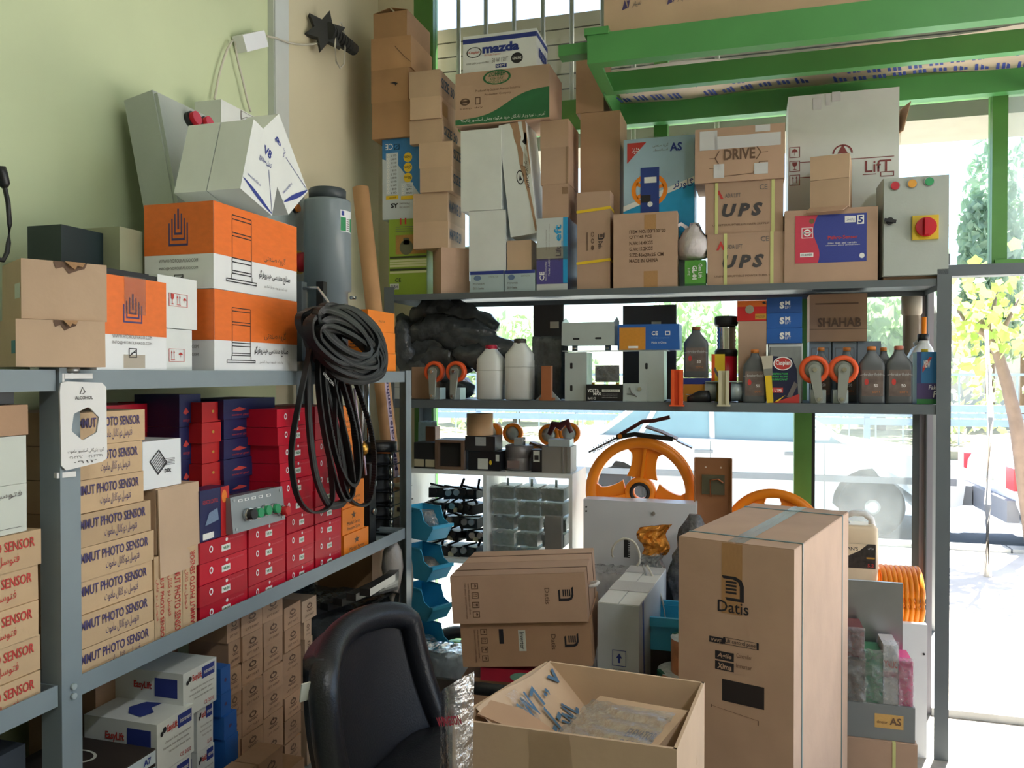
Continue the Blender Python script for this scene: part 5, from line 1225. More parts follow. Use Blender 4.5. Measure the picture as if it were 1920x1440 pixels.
q = MB(); q.tube([(-.02, 0, .13), (-.05, -.01, .15), (-.075, -.02, .135), (-.085, -.02, .11)], 0, flat=(.007, .001)); q.build('handle', MATS['white_bag_film'], bg)
# big white LIFT carton, sensor carton, tan pair, control panel
ps = bb('sensor_carton', 'tan carton with red and blue sensor label', 'carton', 1471, 382, 1646, 519, 3.205, .16, CARD_P); ps.location.z = ZB; MW[ps.name] = Matrix.Translation(ps.location)
patch(ps, 'front', (1491, 402, 1625, 492), M('sensor_blue_print', (52, 66, 150), .45, var=.1, scale=70, streak=(1, 1, .2)), 'blue_label', .001); P = []
for i in range(14):
    f = lambda t: .30 + .045 * math.sin(t * 6.2 + .5); P.append([(0, i / 14), (f(i / 14), i / 14), (f((i + 1) / 14), (i + 1) / 14), (0, (i + 1) / 14)])
shape(ps, 'front', (1491, 402, 1625, 492), P, M('sensor_red_print', (204, 62, 84), .45, var=.03), 'red_label', .0016)
txt(ps, 'front', (1552, 441, 1608, 448), 'Pishro-Sensor', INK_R, .02, eps=.002); txt(ps, 'front', (1552, 453, 1606, 457), 'time lines and curtain', INK_W, eps=.002); txt(ps, 'front', (1548, 458, 1612, 461), 'elevator door protection', INK_W, eps=.002)
patch(ps, 'front', (1584, 405, 1604, 417), INK_W, 'white_panel', .002); txt(ps, 'front', (1586, 407, 1602, 415), 'پردیسان', INK_B, eps=.0028); patch(ps, 'front', (1607, 403, 1620, 420), INK_W, 'white_panel', .002); txt(ps, 'front', (1609, 405, 1618, 418), '5', INK_B, .03, eps=.0028)
shape(ps, 'front', (1503, 427, 1524, 447), outline(0, 0, 1, 1, .06) + ringpoly(.5, .5, .34, .22, 12) + [bar(.1, .45, .9, .55)], INK_W, 'emblem', .002); shape(ps, 'front', (1517, 410, 1527, 420), disc(.5, .5, .5), M('gold_seal', (120, 100, 60), .4, var=.1), 'seal', .002); patch(ps, 'front', (1500, 474, 1525, 482), INK_W, 'white_panel', .002); txt(ps, 'front', (1503, 476, 1522, 480), 'H-20000', INK, eps=.0028); shape(ps, 'front', (1611, 474, 1621, 484), disc(.5, .5, .5), INK_W, 'dot', .002)
zp = ps.location.z + SIZE[ps.name][2] + .001
g = 'tan cartons on the sensor carton'
a, c = atY(1537, 330, 3.19), atY(1611, 330, 3.19)
for k in (0, 1):
    h = atY(1570, 320, 3.19).z - atY(1570, 374, 3.19).z if k == 0 else atY(1570, 275, 3.19).z - atY(1570, 320, 3.19).z
    o = carton('tan_carton', 'small plain tan carton on the sensor carton, %s of two' % ('lower' if k == 0 else 'upper'), 'carton', ((a.x + c.x) / 2 - .02, 3.27, zp), (c.x - a.x, .15, h), R(-10), CARD, g); zp += h + .001
    if k == 0:
        w, d, _ = SIZE[o.name]; q = MB(); q.prism([(-w / 2, 0), (w / 2, 0), (w / 2 - .02, -.03), (-w / 2 - .015, -.03)], .0025); q.build('flap', CARD_P, o, (0, -d / 2, .003), (R(40), 0, 0))
wl = bb('lift_carton', 'large white LIFT carton with red handling marks', 'carton', 1478, 172, 1686, 378, 3.40, .20, WHITE, bev=.003)
wl.location.z = ZB + .14; MW[wl.name] = Matrix.Translation(wl.location); zwl = atY(1580, 172, 3.40).z
cn = carton('grey_carton', 'low grey box supporting the large white carton', 'carton', (wl.location.x - .08, 3.50, ZB), (.5, .18, .138), 0, M('dull_teal_card', (128, 142, 132), .7, var=.05))
wl.scale.z = (zwl - wl.location.z) / SIZE[wl.name][2]; SIZE[wl.name] = (SIZE[wl.name][0], .20, zwl - wl.location.z); wl.scale.z = 1
for v in wl.data.vertices:
    if v.co.z > .05: v.co.z += zwl - wl.location.z - max(x.co.z for x in wl.data.vertices) if False else 0
hz = max(v.co.z for v in wl.data.vertices); kz = (zwl - wl.location.z) / hz
for v in wl.data.vertices: v.co.z *= kz
MAR = M('maroon_ink', (140, 66, 66), .6, var=0)
for k, (P, t) in enumerate(((UMBI, 276), (GLASSI, 302), (ARRI, 328))):
    shape(wl, 'front', (1480, t, 1500, t + 20), outline(0, 0, 1, 1, .06) + sub(P, .15, .12, .85, .88), MAR, 'handling_mark')
txt(wl, 'front', (1622, 300, 1671, 322), 'LifT', MAR, .01); shape(wl, 'front', (1500, 296, 1680, 345), [bar(0, .93, .98, .96), bar(0, .34, .2, .37), bar(.66, .30, .8, .33), bar(.84, .36, .98, .39), bar(.84, .2, .98, .23), bar(.84, .2, .85, .38), bar(.97, .2, .98, .38)], MAR, 'frame_lines'); shape(wl, 'front', (1564, 268, 1596, 296), ringpoly(.5, .3, .6, .5, 12, 0, math.pi) + [[(.2, .3), (.5, .9), (.8, .3)]], MAR, 'emblem')
for r in ((1524, 184, 1540, 206), (1548, 176, 1556, 198), (1560, 172, 1576, 190)): patch(wl, 'front', r, TAPE_SHEEN, 'tape_sheen', .0016)  # white patches painted where the tape catches the light
w, d, h = SIZE[wl.name]
q = MB(); q.box((0, -.08, 0), (.003, .05, .115)); q.build('flap', CARD_D, wl, (w / 2 - .004, -.02, h - .17), (0, R(14), R(12)))
q = MB(); q.box((0, -.02, 0), (.003, .02, .05)); q.build('tape', TAPE_C, wl, (w / 2 + .004, -.04, h - .21), (0, R(4), R(12)))
cp = bb('control_panel', 'grey control panel with three lamps and red rotary switch', 'enclosure', 1655, 326, 1779, 512, 3.205, .16, GREY_PAINT, bev=.004); cp.location.z = ZB + .012; MW[cp.name] = Matrix.Translation(cp.location)
w, d, h = SIZE[cp.name]; q = MB(); q.box((-w / 2 + .002, -.010, .002), (w / 2 - .002, 0, h - .002)); q.build('door', GREY_PAINT, cp, (0, -d / 2, 0), bevel=.004)
wd = carton('wood_strip', 'thin wooden strip below the control panel', 'strip', (cp.location.x, 3.28, ZB), (w * .95, .12, .0115), 0, CARD_D)
def onp(px, py): p = on_front(cp, px, py); p.y -= .010; return p
for px, py, m in ((1677, 350, RKN), (1709, 346, M('amber_lamp', (232, 164, 40), .3, var=.03)), (1741, 342, M('green_lamp', (30, 160, 90), .3, var=.03))): knob(cp, onp(px, py), .0145, .008, m, CHROME, 'lamp')
p = onp(1733, 428); q = MB(); q.box((-.043, -.012, -.043), (.043, 0, .043)); sw = q.build('rotary_switch', YKN, cp, p, bevel=.003)
q = MB(); q.cyl((0, -.012, 0), (0, -.028, 0), .034, 24); kn = q.build('red_disc', RKN, sw, bevel=.002); q = MB(); q.box((-.008, -.045, -.03), (.008, -.028, .03)); q.build('grip', RKN, sw, bevel=.003)
p = onp(1667, 416); lk = knob(cp, p, .013, .012, BLACK_P, None, 'lock'); q = MB(); q.box((-.02, -.018, -.006), (.02, -.01, .006)); q.build('wing', BLACK_P, lk, p, (0, R(12), 0), bevel=.002)
q = MB(); q.box((0, -.02, -.02), (.012, .02, .02)); q.build('hinge', STEEL_D, cp, (w / 2, -.03, .06), bevel=.002)

# cartons and tubes lying on the loft frame
for k, (x0, x1, y0, y1, h, m, t) in enumerate(((-.50, .62, 2.90, 3.10, .17, CARD, 'long tan carton with dark print lying on the loft, left part'), (.66, 2.4, 2.90, 3.10, .17, CARD, 'long tan carton with dark print lying on the loft, right part'))):
    o = carton('long_carton', t, 'carton', ((x0 + x1) / 2, (y0 + y1) / 2, 2.607), (x1 - x0, y1 - y0, h), 0, m)
    n = int((x1 - x0) / .16)
    for i in range(n):
        u = (i + .5) / n
        shape(o, 'front', (u - .09 / n, .60, u + .09 / n, .82), [[(0, 0), (.35, 1), (.7, .2)], [(.6, .9), (1, .9), (.8, .1)]], INK_P, 'print_mark'); txt(o, 'front', (u + .14 / n, .62, u + .34 / n, .76), 'سپهر', INK_G)
PINKC = M('pink_kraft', (196, 146, 128), .8, var=.06)
o = carton('cardboard_sheet', 'large pinkish cardboard sheet laid on the loft frame', 'sheet', (1.03, 2.985, 2.6055), (3.0, .22, .001), 0, PINKC)
o.location.z = 2.603
tp = MB(); r = random.Random(8)
tp.grid(lambda u, v: Vector((-.52 + 2.9 * u, 3.17 + .40 * v, 2.60 + .012 * math.sin(u * 21) * math.sin(v * 4 + u * 9) - .02 * math.sin(v * math.pi))), 60, 8)
to = tp.build('printed_film', M('printed_film', (196, 176, 156), .35, var=.08), None); tag(to, 'tan plastic sheet printed with rows of blue logos, sagging between loft beams', 'sheet')
q = MB()
for i in range(40):
    for j in range(3):
        u, v = (i + .5 * (j % 2)) / 40, .2 + .28 * j
        if r.random() < .12: continue
        x, y = -.52 + 2.9 * u, 3.17 + .40 * v; z = 2.60 + .012 * math.sin(u * 21) * math.sin(v * 4 + u * 9) - .02 * math.sin(v * math.pi) - .0015
        for dx in (-.022, -.002, .014): q._f([q.bm.verts.new((x + dx, y - .034, z)), q.bm.verts.new((x + dx + .010, y - .034, z)), q.bm.verts.new((x + dx + .026, y + .034, z)), q.bm.verts.new((x + dx + .014, y + .034, z))])
tag(q.build('logo_print', INK_B, to), kind='stuff')

# ================================================================== window rack, middle shelf
ZK = MIDB + .0005
def fixz(o, z): o.location.z = z; MW[o.name] = Matrix.Translation(o.location) @ Euler(o.rotation_euler).to_matrix().to_4x4(); return o
def mid(name, label, cat, x0, y0, x1, Y=3.24, depth=.12, mat=None, group=None, ybot=752, **k):
    o = bb(name, label, cat, x0, y0, x1, ybot, Y, depth, mat, group, **k)
    h = SIZE[o.name][2]; nh = atY((x0 + x1) / 2, y0, Y).z - ZK
    for v in o.data.vertices: v.co.z *= nh / h
    SIZE[o.name] = (SIZE[o.name][0], depth, nh); return fixz(o, ZK)
def loft(q, secs, n=24, p=4.0, mat=None):
    rings = []
    for z, hw, hd, cx in secs:
        pts = []
        for k in range(n):
            t = 2 * math.pi * k / n; c, s = math.cos(t), math.sin(t)
            pts.append(Vector((cx + hw * math.copysign(abs(c) ** (2 / p), c), hd * math.copysign(abs(s) ** (2 / p), s), z)))
        rings.append(q.ring([mat @ v for v in pts] if mat is not None else pts))
    for a, b_ in zip(rings, rings[1:]): q.bridge(a, b_, True)
    q._f(rings[0][::-1]); q._f(rings[-1]); return q
def at_px(x0, x1, yt, yb, Y):
    a, c = atY(x0, 700, Y), atY(x1, 700, Y); return (a.x + c.x) / 2, c.x - a.x, atY((x0 + x1) / 2, yt, Y).z, atY((x0 + x1) / 2, yb, Y).z
OILG = M('grey_bottle_plastic', (92, 96, 98), .38, var=.06); CAPO = M('orange_cap', (214, 126, 50), .45, var=.05); CAPD = M('brown_cap', (150, 84, 40), .45, var=.05)
OLBL = M('bottle_label_print', (112, 98, 92), .4, var=.35, scale=26)
def oil_bottle(x0, x1, yt, Y, label, zb=None, cap=CAPO, group='grey oil bottles on the middle shelf'):
    cx, w, zt, _ = at_px(x0, x1, yt, 752, Y); zb = ZK if zb is None else zb; H = zt - zb
    o = tag(empty('oil_bottle', (cx, Y + w * .3, zb)), label, 'bottle', group); hw, hd = w / 2, w * .30
    q = MB(); loft(q, [(0, hw * .94, hd * .94, 0), (.006, hw, hd, 0), (.12 * H, hw, hd, 0), (.13 * H, hw * .985, hd, 0), (.60 * H, hw * .985, hd, 0), (.64 * H, hw, hd, 0), (.70 * H, hw * .96, hd, 0), (.80 * H, hw * .62, hd * .8, 0), (.88 * H, hw * .36, hd * .62, 0), (.90 * H, hw * .34, hd * .58, 0), (.93 * H, hw * .34, hd * .58, 0)], 28, 5)
    q.build('body', OILG, o)
    q = MB(); q.lathe([(hw * .34, 0), (hw * .36, .06 * H), (hw * .30, .075 * H)], 16); q.build('cap', cap, o, (0, 0, .925 * H))
    q = MB(); q.box((-hw * .80, -.0012, 0), (hw * .80, 0, .46 * H)); l = q.build('label_panel', OLBL, o, (0, -hd, .13 * H)); SIZE[l.name] = (hw * 1.6, .0024, .46 * H); MW[l.name] = MW[o.name] @ Matrix.Translation((0, -hd, .13 * H))
    txt(l, 'front', (.1, .76, .9, .88), 'brake fluid', M('pale_grey_ink', (170, 170, 168), .5, var=0), .02); shape(l, 'front', (.12, .42, .32, .66), disc(.5, .5, .5), INK_R, 'red_mark'); txt(l, 'front', (.56, .34, .76, .46), '50', INK_W, .02); txt(l, 'front', (.5, .12, .85, .2), 'DOT 4', CAPO)
    shape(l, 'front', (.0, .62, 1, .9), ringpoly(.5, -.4, 1.2, 1.14, 14, R(60), R(120)), M('silver_ink', (176, 176, 174), .4, var=0), 'arc_print')
    return o
oil_bottle(1393, 1438, 655, 3.225, 'grey oil bottle with orange cap beside yellow brush')
oil_bottle(1611, 1661, 649, 3.225, 'grey oil bottle with orange cap right of the guide wheels')
oil_bottle(1662, 1713, 648, 3.225, 'grey oil bottle beside the tin with blue label, pinkish cap', cap=M('pink_cap', (206, 120, 96), .45, var=.05))
for x0, x1, t in ((1520, 1560, 'behind the left guide wheel'), (1568, 1610, 'behind the right guide wheel'), (1640, 1676, 'half hidden between two bottles')): oil_bottle(x0, x1, 651, 3.34, 'grey oil bottle %s' % t)
yb1 = mid('battery_box', 'blue and ochre box lying under a grey oil bottle', 'box', 1281, 709, 1333, 3.28, .15, M('ochre_print', (206, 140, 46), .5, var=.05)); patch(yb1, 'front', (0, .74, 1, 1), INK_B, 'blue_band')
oil_bottle(1281, 1328, 612, 3.29, 'grey oil bottle with brown cap standing on blue and ochre box', zb=ZK + SIZE[yb1.name][2] + .001, cap=CAPD)
# white one-litre bottles
MILK = M('milky_plastic', (226, 230, 228), .4, var=.03, sub=.3)
for x0, x1, yt, cap, t in ((889, 938, 646, M('red_cap', (196, 30, 62), .4, var=.04), 'white plastic bottle with red cap on the middle shelf'), (942, 994, 634, M('dark_cap', (70, 64, 60), .5, var=.05), 'white plastic bottle with dark cap next to the red-capped one')):
    cx, w, zt, _ = at_px(x0, x1, yt, 752, 3.225); H = zt - ZK; hw = w / 2
    o = tag(empty('plastic_bottle', (cx, 3.225 + hw, ZK)), t, 'bottle', 'white plastic bottles')
    q = MB(); loft(q, [(0, hw * .9, hw * .9, 0), (.02 * H, hw, hw, 0), (.64 * H, hw, hw, 0), (.66 * H, hw * .97, hw * .97, 0), (.74 * H, hw * .98, hw * .98, 0), (.90 * H, hw * .46, hw * .46, 0), (.93 * H, hw * .42, hw * .42, 0)], 28, 3.5); q.build('body', MILK, o)
    q = MB(); q.lathe([(hw * .44, 0), (hw * .44, .085 * H), (hw * .40, .10 * H)], 18); q.build('cap', cap, o, (0, 0, .90 * H))
    q = MB(); loft(q, [(0, hw * 1.004, hw * 1.004, 0), (.003, hw * 1.004, hw * 1.004, 0)], 28, 3.5); q.build('fill_line', M('milky_fill', (190, 194, 190), .4, var=.02), o, (0, 0, .53 * H))
# roller guide shoes: orange wheels on grey arms
ARM = M('cast_grey_arm', (156, 160, 152), .42, .3, var=.06)
def guide(cx_px, cy_px, rp, ybase, Y, label, lean=0, armmat=ARM):
    c = atY(cx_px, cy_px, Y); zc = c.x * -math.sin(YAW) + c.y * math.cos(YAW); r = rp * zc / FPX
    o = tag(empty('roller_guide', (c.x, Y, ZK)), label, 'roller guide', 'orange guide wheels on the middle shelf'); dz = c.z - ZK
    my = Matrix.Translation((0, .035, dz)) @ Matrix.Rotation(R(90), 4, 'X')
    q = MB(); q.lathe([(r * .66, 0), (r * .95, .002), (r, .008), (r, .026), (r * .95, .032), (r * .66, .034), (r * .66, 0)], 32, mat=my, cap=False); q.build('tyre', ORANGE_R, o)
    q = MB(); q.lathe([(r * .68, .004), (r * .68, .028), (r * .5, .026), (r * .2, .034)], 28, mat=my); q.build('hub', M('hub_grey', (136, 142, 132), .4, .3, var=.05), o)
    b0 = atY(cx_px + lean, ybase, Y).z - ZK; lx = lean * zc / FPX
    P = circ(r * .40, 12, 0, dz, R(-20), R(200), True) + [(-r * .26 + lx, .018)] + circ(r * .26, 8, lx, .016, R(180), R(360), True)[1:] + []
    q = MB(); q.prism(P, .014, Matrix.Translation((0, -.014, 0)) @ Matrix(((1, 0, 0, 0), (0, 0, 1, 0), (0, 1, 0, 0), (0, 0, 0, 1)))); q.build('arm', armmat, o, bevel=.002)
    q = MB(); q.cyl((0, -.004, dz), (0, -.024, dz), r * .16, 12); q.cyl((lx, -.004, .016), (lx, -.022, .016), r * .13, 12); q.build('bolt', CHROME, o)
    q = MB(); q.box((-r * .5 + lx, .02, 0), (r * .5 + lx, .09, .05)); q.box((-r * .1 + lx, -.0, .0), (r * .1 + lx, .02, .03)); q.build('base', GALV, o, bevel=.002)
    return o
guide(812, 697, 20, 740, 3.215, 'orange guide wheel on pale arm, left of two by the black bags')
guide(853, 697, 20, 740, 3.215, 'orange guide wheel on pale arm, right of two by the black bags', -3)
guide(1527, 693, 27, 750, 3.205, 'large orange guide wheel on green-grey arm beside printed bottle', 8)
guide(1582, 693, 27, 750, 3.205, 'large orange guide wheel on green-grey arm beside oil bottles', -4)
# black film pouches heaped at the left
bg_ = 'black film pouches heaped on the middle shelf'
rnd = random.Random(21)
def pouch(P, w, t, label, mat=BAG_BLACK, group=bg_, name='film_pouch', cat='pouch', seed=0, n=12, m=14):
    r = random.Random(seed + 77); P = catmull([Vector(p) for p in P], 5, False)[:-4] if False else P
    pts = []
    for i in range(m + 1):
        s = i / m * (len(P) - 1); k = min(int(s), len(P) - 2); f = s - k; pts.append(Vector(P[k]) * (1 - f) + Vector(P[k + 1]) * f)
    q = MB(); rings = []; ph = [r.uniform(0, 6) for _ in range(6)]
    for i, p in enumerate(pts):
        d = (pts[min(i + 1, m)] - pts[max(i - 1, 0)]).normalized(); u = Vector((0, -1, 0)); u = (u - d * u.dot(d)).normalized(); v = d.cross(u)
        e = math.sin(math.pi * (i + .35) / (m + .7)) ** .45; rg = []
        for k in range(n):
            a = 2 * math.pi * k / n; wr = 1 + .16 * math.sin(3 * a + ph[0] + i * .9) + .13 * math.sin(5 * a + ph[1] - i * 1.4) + .1 * math.sin(i * 2.1 + ph[2] + a)
            rg.append(p + (u * math.sin(a) * t + v * math.cos(a) * w) * e * wr)
        rings.append(q.ring(rg))
    for a, b_ in zip(rings, rings[1:]): q.bridge(a, b_, True)
    q._f(rings[0][::-1]); q._f(rings[-1])
    o = q.build(name, mat); return tag(o, label, cat, group)
pn_ = ['topmost, folded over the heap', 'second from top, reaching toward the window', 'broad one across the upper middle', 'long one sloping to the red-capped bottle', 'one sagging in the middle', 'one behind the red-capped bottle', 'one at the far left edge', 'lower left, crumpled', 'short one above the guide wheels', 'lowest one behind the guide wheels', 'one behind the second white bottle', 'dull one against the corner']
pp_ = [((770, 600), (815, 578), (880, 600)), ((800, 590), (860, 590), (935, 615)), ((760, 630), (830, 612), (930, 632)), ((800, 625), (880, 640), (990, 668)), ((750, 660), (820, 645), (900, 672)), ((850, 660), (920, 680), (985, 715)), ((752, 600), (758, 650), (770, 720)), ((756, 700), (800, 690), (850, 715)), ((770, 680), (830, 668), (890, 690)), ((765, 728), (830, 722), (890, 732)), ((930, 700), (970, 695), (1010, 725)), ((748, 590), (780, 640), (800, 690))]
for i, (t, P) in enumerate(zip(pn_, pp_)):
    Y = 3.36 + .012 * (i % 5) + (.07 if i in (0, 1, 11) else 0)
    pouch([atY(x, y, Y + .02 * k) for k, (x, y) in enumerate(P)], .062 if i not in (6, 11) else .05, .05, 'black film pouch, %s' % t, seed=i)
mid('brown_carton', 'small brown carton below the black pouches, behind the guide wheels', 'carton', 772, 688, 812, 3.30, .1, CARD_D)
o = mid('white_box', 'white carton with a drawn frame at the left end of the middle shelf', 'box', 719, 700, 752, 3.24, .1, OFFW); shape(o, 'front', (.1, .45, .95, .75), outline(0, 0, 1, 1, .04) + disc(.5, .5, .04), INK_G, 'frame_print')
# wrapped black unit with brown upright
o = crumple('wrapped_unit', (atY(998, 700, 3.3).x, 3.30, ZK), (atY(1052, 700, 3.3).x, 3.44, atY(1020, 630, 3.3).z), BAG_BLACK, 'black plastic-wrapped unit between white bottle and metal bracket', 'bundle', 9, 18, 20, .008)
BROWNM = M('brown_casting', (168, 104, 66), .5, var=.1)
o = mid('guide_rail_piece', 'upright brown guide piece in front of the wrapped unit', 'guide piece', 1015, 686, 1033, 3.21, .03, BROWNM); w, d, h = SIZE[o.name]; q = MB(); q.box((-w * .75, -.012, 0), (w * .75, .02, .012)); q.build('foot', BROWNM, o, (0, 0, 0), bevel=.002)
q = MB(); q.prism([(-.055, 0), (.055, 0), (.02, .035), (.01, .07), (-.01, .07), (-.02, .035)], .004, Matrix(((1, 0, 0, 0), (0, 0, 1, 0), (0, 1, 0, 0), (0, 0, 0, 1)))); q.build('gusset', GALV, o, (0, .02, 0))
# galvanised brackets
def bracket(x0, y0, x1, y1, Y, depth, label, slots, wings=True, z=None):
    o = bb('steel_bracket', label, 'bracket', x0, y0, x1, y1, Y, .003, GALV, 'galvanised steel brackets', bev=.0008)
    if z is not None: fixz(o, z)
    w, _, h = SIZE[o.name]
    for s in (-1, 1):
        q = MB(); q.prism([(0, 0), (depth, 0), (depth, h * 1.12 if wings else h), (depth * .55, h * 1.25 if wings else h), (0, h)], .003, Matrix.Translation((s * w / 2 - (.003 if s > 0 else 0), 0, 0)) @ Matrix(((0, 0, 1, 0), (1, 0, 0, 0), (0, 1, 0, 0), (0, 0, 0, 1)))); q.build('side_flange', GALV, o)
    q = MB(); q.box((-w / 2, .0015, 0), (w / 2, depth, .003)); q.build('base_flange', GALV, o)
    for u, v, vert in slots:
        a, b_ = (.055, .016) if not vert else (.013, .05)
        P = circ(b_ / 2, 8, (a - b_) / 2, 0, -math.pi / 2, math.pi / 2, True) + circ(b_ / 2, 8, -(a - b_) / 2, 0, math.pi / 2, 3 * math.pi / 2, True) if not vert else circ(a / 2, 8, 0, (b_ - a) / 2, 0, math.pi, True) + circ(a / 2, 8, 0, -(b_ - a) / 2, math.pi, 2 * math.pi, True)
        q = MB(); q.prism([(x * .5, y * .5) if not vert else (x * .8, y * .5) for x, y in P], .0008, Matrix.Translation(((u - .5) * w, -.0022, v * h)) @ Matrix(((1, 0, 0, 0), (0, 0, 1, 0), (0, 1, 0, 0), (0, 0, 0, 1)))); q.build('slot', M('slot_dark', (30, 32, 34), .8, var=0), o)
    return o
zbk = ZK
b1 = bracket(1059, 661, 1100, 752, 3.225, .12, 'galvanised bracket with two upright slots beside battery', ((.3, .72, True), (.3, .26, True)), False, ZK)
b2 = bracket(1198, 657, 1245, 752, 3.225, .12, 'galvanised bracket with one upright slot beside orange guide', ((.3, .70, True),), False, ZK)
tz = ZK + max(SIZE[b1.name][2], SIZE[b2.name][2]) + .004
o = carton('steel_plate', 'thin steel plate bridging the two lower brackets', 'plate', ((b1.location.x + b2.location.x) / 2, 3.30, tz - .003), (b2.location.x - b1.location.x + .12, .13, .003), 0, GALV)
b3 = bracket(1053, 591, 1152, 634, 3.24, .13, 'wide galvanised bracket with two flat slots raised above the others', ((.28, .28, False), (.70, .30, False)), True, tz + .022)
for x in (1078, 1140):
    p = atY(x, 640, 3.3); q = MB(); q.lathe([(.012, 0), (.012, .021)], 14); o = q.build('steel_spacer', CHROME, None, (p.x, 3.30, tz + .0008)); tag(o, 'short bright spacer under the wide bracket, %s' % ('left one' if x < 1100 else 'right one'), 'spacer', 'spacers under the wide bracket')
yb2 = bb('battery_box', 'ochre and blue box marked CE on the bracket plate', 'box', 1158, 607, 1273, 655, 3.235, .15, BLUE); fixz(yb2, tz + .001)
patch(yb2, 'front', (.03, .0, .46, .88), M('ochre_print', (206, 140, 46)), 'ochre_print'); patch(yb2, 'front', (.18, .06, .34, .15), INK_W, 'sticker', .0016); txt(yb2, 'front', (.56, .56, .66, .72), 'CE', INK_W, .02); txt(yb2, 'front', (.56, .24, .80, .32), 'Made in China', INK_W); txt(yb2, 'front', (.56, .42, .84, .49), 'RoHS compliant', M('dim_blue_ink', (110, 150, 200), .5, var=0)); shape(yb2, 'front', (.78, .56, .86, .72), outline(0, 0, 1, 1, .15), INK_W, 'mark')
vb = mid('battery', 'black battery with white lettering', 'battery', 1099, 721, 1167, 3.20 + .005, .06, BLACK_P); txt(vb, 'front', (.04, .52, .36, .74), 'VOLTA', INK_W, .03); txt(vb, 'front', (.2, .36, .42, .52), 'MAX', INK_W, .03); patch(vb, 'front', (.44, .56, .93, .70), OFFW, 'label_panel'); txt(vb, 'front', (.5, .60, .88, .67), '12V 7.2AH', INK, .01, eps=.002)
for v in (.2, .3, .4): txt(vb, 'front', (.44, v, .86, v + .05), 'sealed rechargeable lead acid', INK_W)
txt(vb, 'front', (.05, .1, .27, .24), 'RoHS CE', INK_W)
for s in (-1, 1): q = MB(); q.box((-.006, -.004, 0), (.006, .004, .008)); q.build('terminal', BRASS, vb, (s * .05, 0, SIZE[vb.name][2]))
sb = mid('switch_housing', 'grey switch housing with chain beside the battery', 'housing', 1168, 719, 1212, 3.21, .08, GALV, bev=.004); q = MB(); q.cyl((0, 0, 0), (0, -.006, 0), .008, 12); q.build('knob', CHROME, sb, (.02, -.04, .05)); q = MB(); q.tube([(-.02, -.042, .055), (-.01, -.045, .035), (.01, -.045, .02), (-.005, -.044, .028), (-.03, -.043, .03)], .0025, 6); q.build('chain', ALU, sb)
cb = bb('bagged_part', 'dark part in a clear bag on top of the battery', 'part', 1116, 683, 1158, 714, 3.26, .05, M('dark_part', (78, 72, 66), .5, var=.2)); fixz(cb, vb.location.z + SIZE[vb.name][2] + .010)
q = MB(); w, d, h = SIZE[cb.name]; r = random.Random(2); q.grid(lambda u, v: Vector((-w * .62 + w * 1.24 * u + r.uniform(-.002, .002), -d / 2 - .008 + r.uniform(-.004, .004), -.006 + h * 1.75 * v)), 8, 8); q.build('clear_film', BAG_CLEAR, cb)
for x0, x1, t in ((1000, 1056, 'left'), (1168, 1268, 'right')):
    o = bb('dark_board', 'dark upright panel against the window, %s' % ('left of the wide bracket' if t == 'left' else 'behind the ochre and blue box'), 'panel', x0, 572, x1, 640, 3.50, .02, M('dark_panel_paint', (64, 62, 64), .5, var=.08), 'dark panels against the window'); h = SIZE[o.name][2]; z1 = o.location.z + h
    for v in o.data.vertices: v.co.z = v.co.z * (z1 - ZK) / h
    fixz(o, ZK)
    q = MB(); q.box((-.02, -.006, 0), (.02, 0, .03)); q.build('socket', ALU, o, (.03, -.01, (z1 - ZK) * .75), bevel=.002)
# rail guides over the shelf edge
def rail_guide(x0, x1, yt, yb, mat, label):
    cx, w, zt, zb = at_px(x0, x1, yt, yb, 3.165); o = tag(empty('rail_guide', (cx, 3.165, zb)), label, 'rail guide'); H = zt - zb
    for s in (-1, 1): q = MB(); q.box((s * w * .5 - (w * .3 if s > 0 else 0), 0, .006), (s * w * .5 + (w * .3 if s < 0 else 0), .03, H)); q.build('cheek', mat, o, bevel=.002)
    q = MB(); q.box((-w * .3, .016, .006), (w * .3, .03, H)); q.build('web', mat, o); q = MB(); q.box((-w * .62, -.004, 0), (w * .62, .028, .006)); q.build('foot', mat, o, bevel=.001)
    q = MB(); q.box((-w * .4, .03, zt - zb - .03), (w * .4, .10, zt - zb)); q.box((-w * .4, .045, ZK - zb + .001), (w * .4, .10, zt - zb - .03)); q.build('carrier', GALV, o)
rail_guide(1258, 1280, 693, 762, ORANGE_R, 'orange plastic rail guide hooked over the shelf edge')
rail_guide(1347, 1367, 695, 762, M('cream_plastic', (206, 200, 170), .5, var=.04), 'cream plastic rail guide hooked over the shelf edge')
mo = tag(empty('magnet_coil', (atY(1357, 730, 3.28).x, 3.285, ZK)), 'bright steel brake coil behind the cream rail guide', 'coil')
for s in (-1, 1): q = MB(); q.cyl((s * .028, 0, .04), (s * .072, 0, .04), .037, 24); q.build('drum', GALV, mo, bevel=.003)
q = MB(); q.box((-.07, -.03, .078), (.07, .03, .082)); q.build('top_plate', GALV, mo); q = MB(); q.cyl((.072, 0, .03), (.095, 0, .03), .005, 8); q.cyl((-.072, 0, .03), (-.1, -.02, .024), .004, 8); q.build('stud', CHROME, mo)
q = MB(); loft(q, [(0, .045, .02, 0), (.02, .045, .02, 0), (.045, .02, .015, .02)], 16, 3); o = q.build('foot_switch', BLACK_P, None, (atY(1310, 745, 3.22).x, 3.222, ZK)); tag(o, 'black foot switch with thin rod at the shelf edge', 'switch'); q = MB(); q.cyl((-.05, 0, .03), (.03, 0, .022), .002, 6); q.build('rod', CHROME, o)
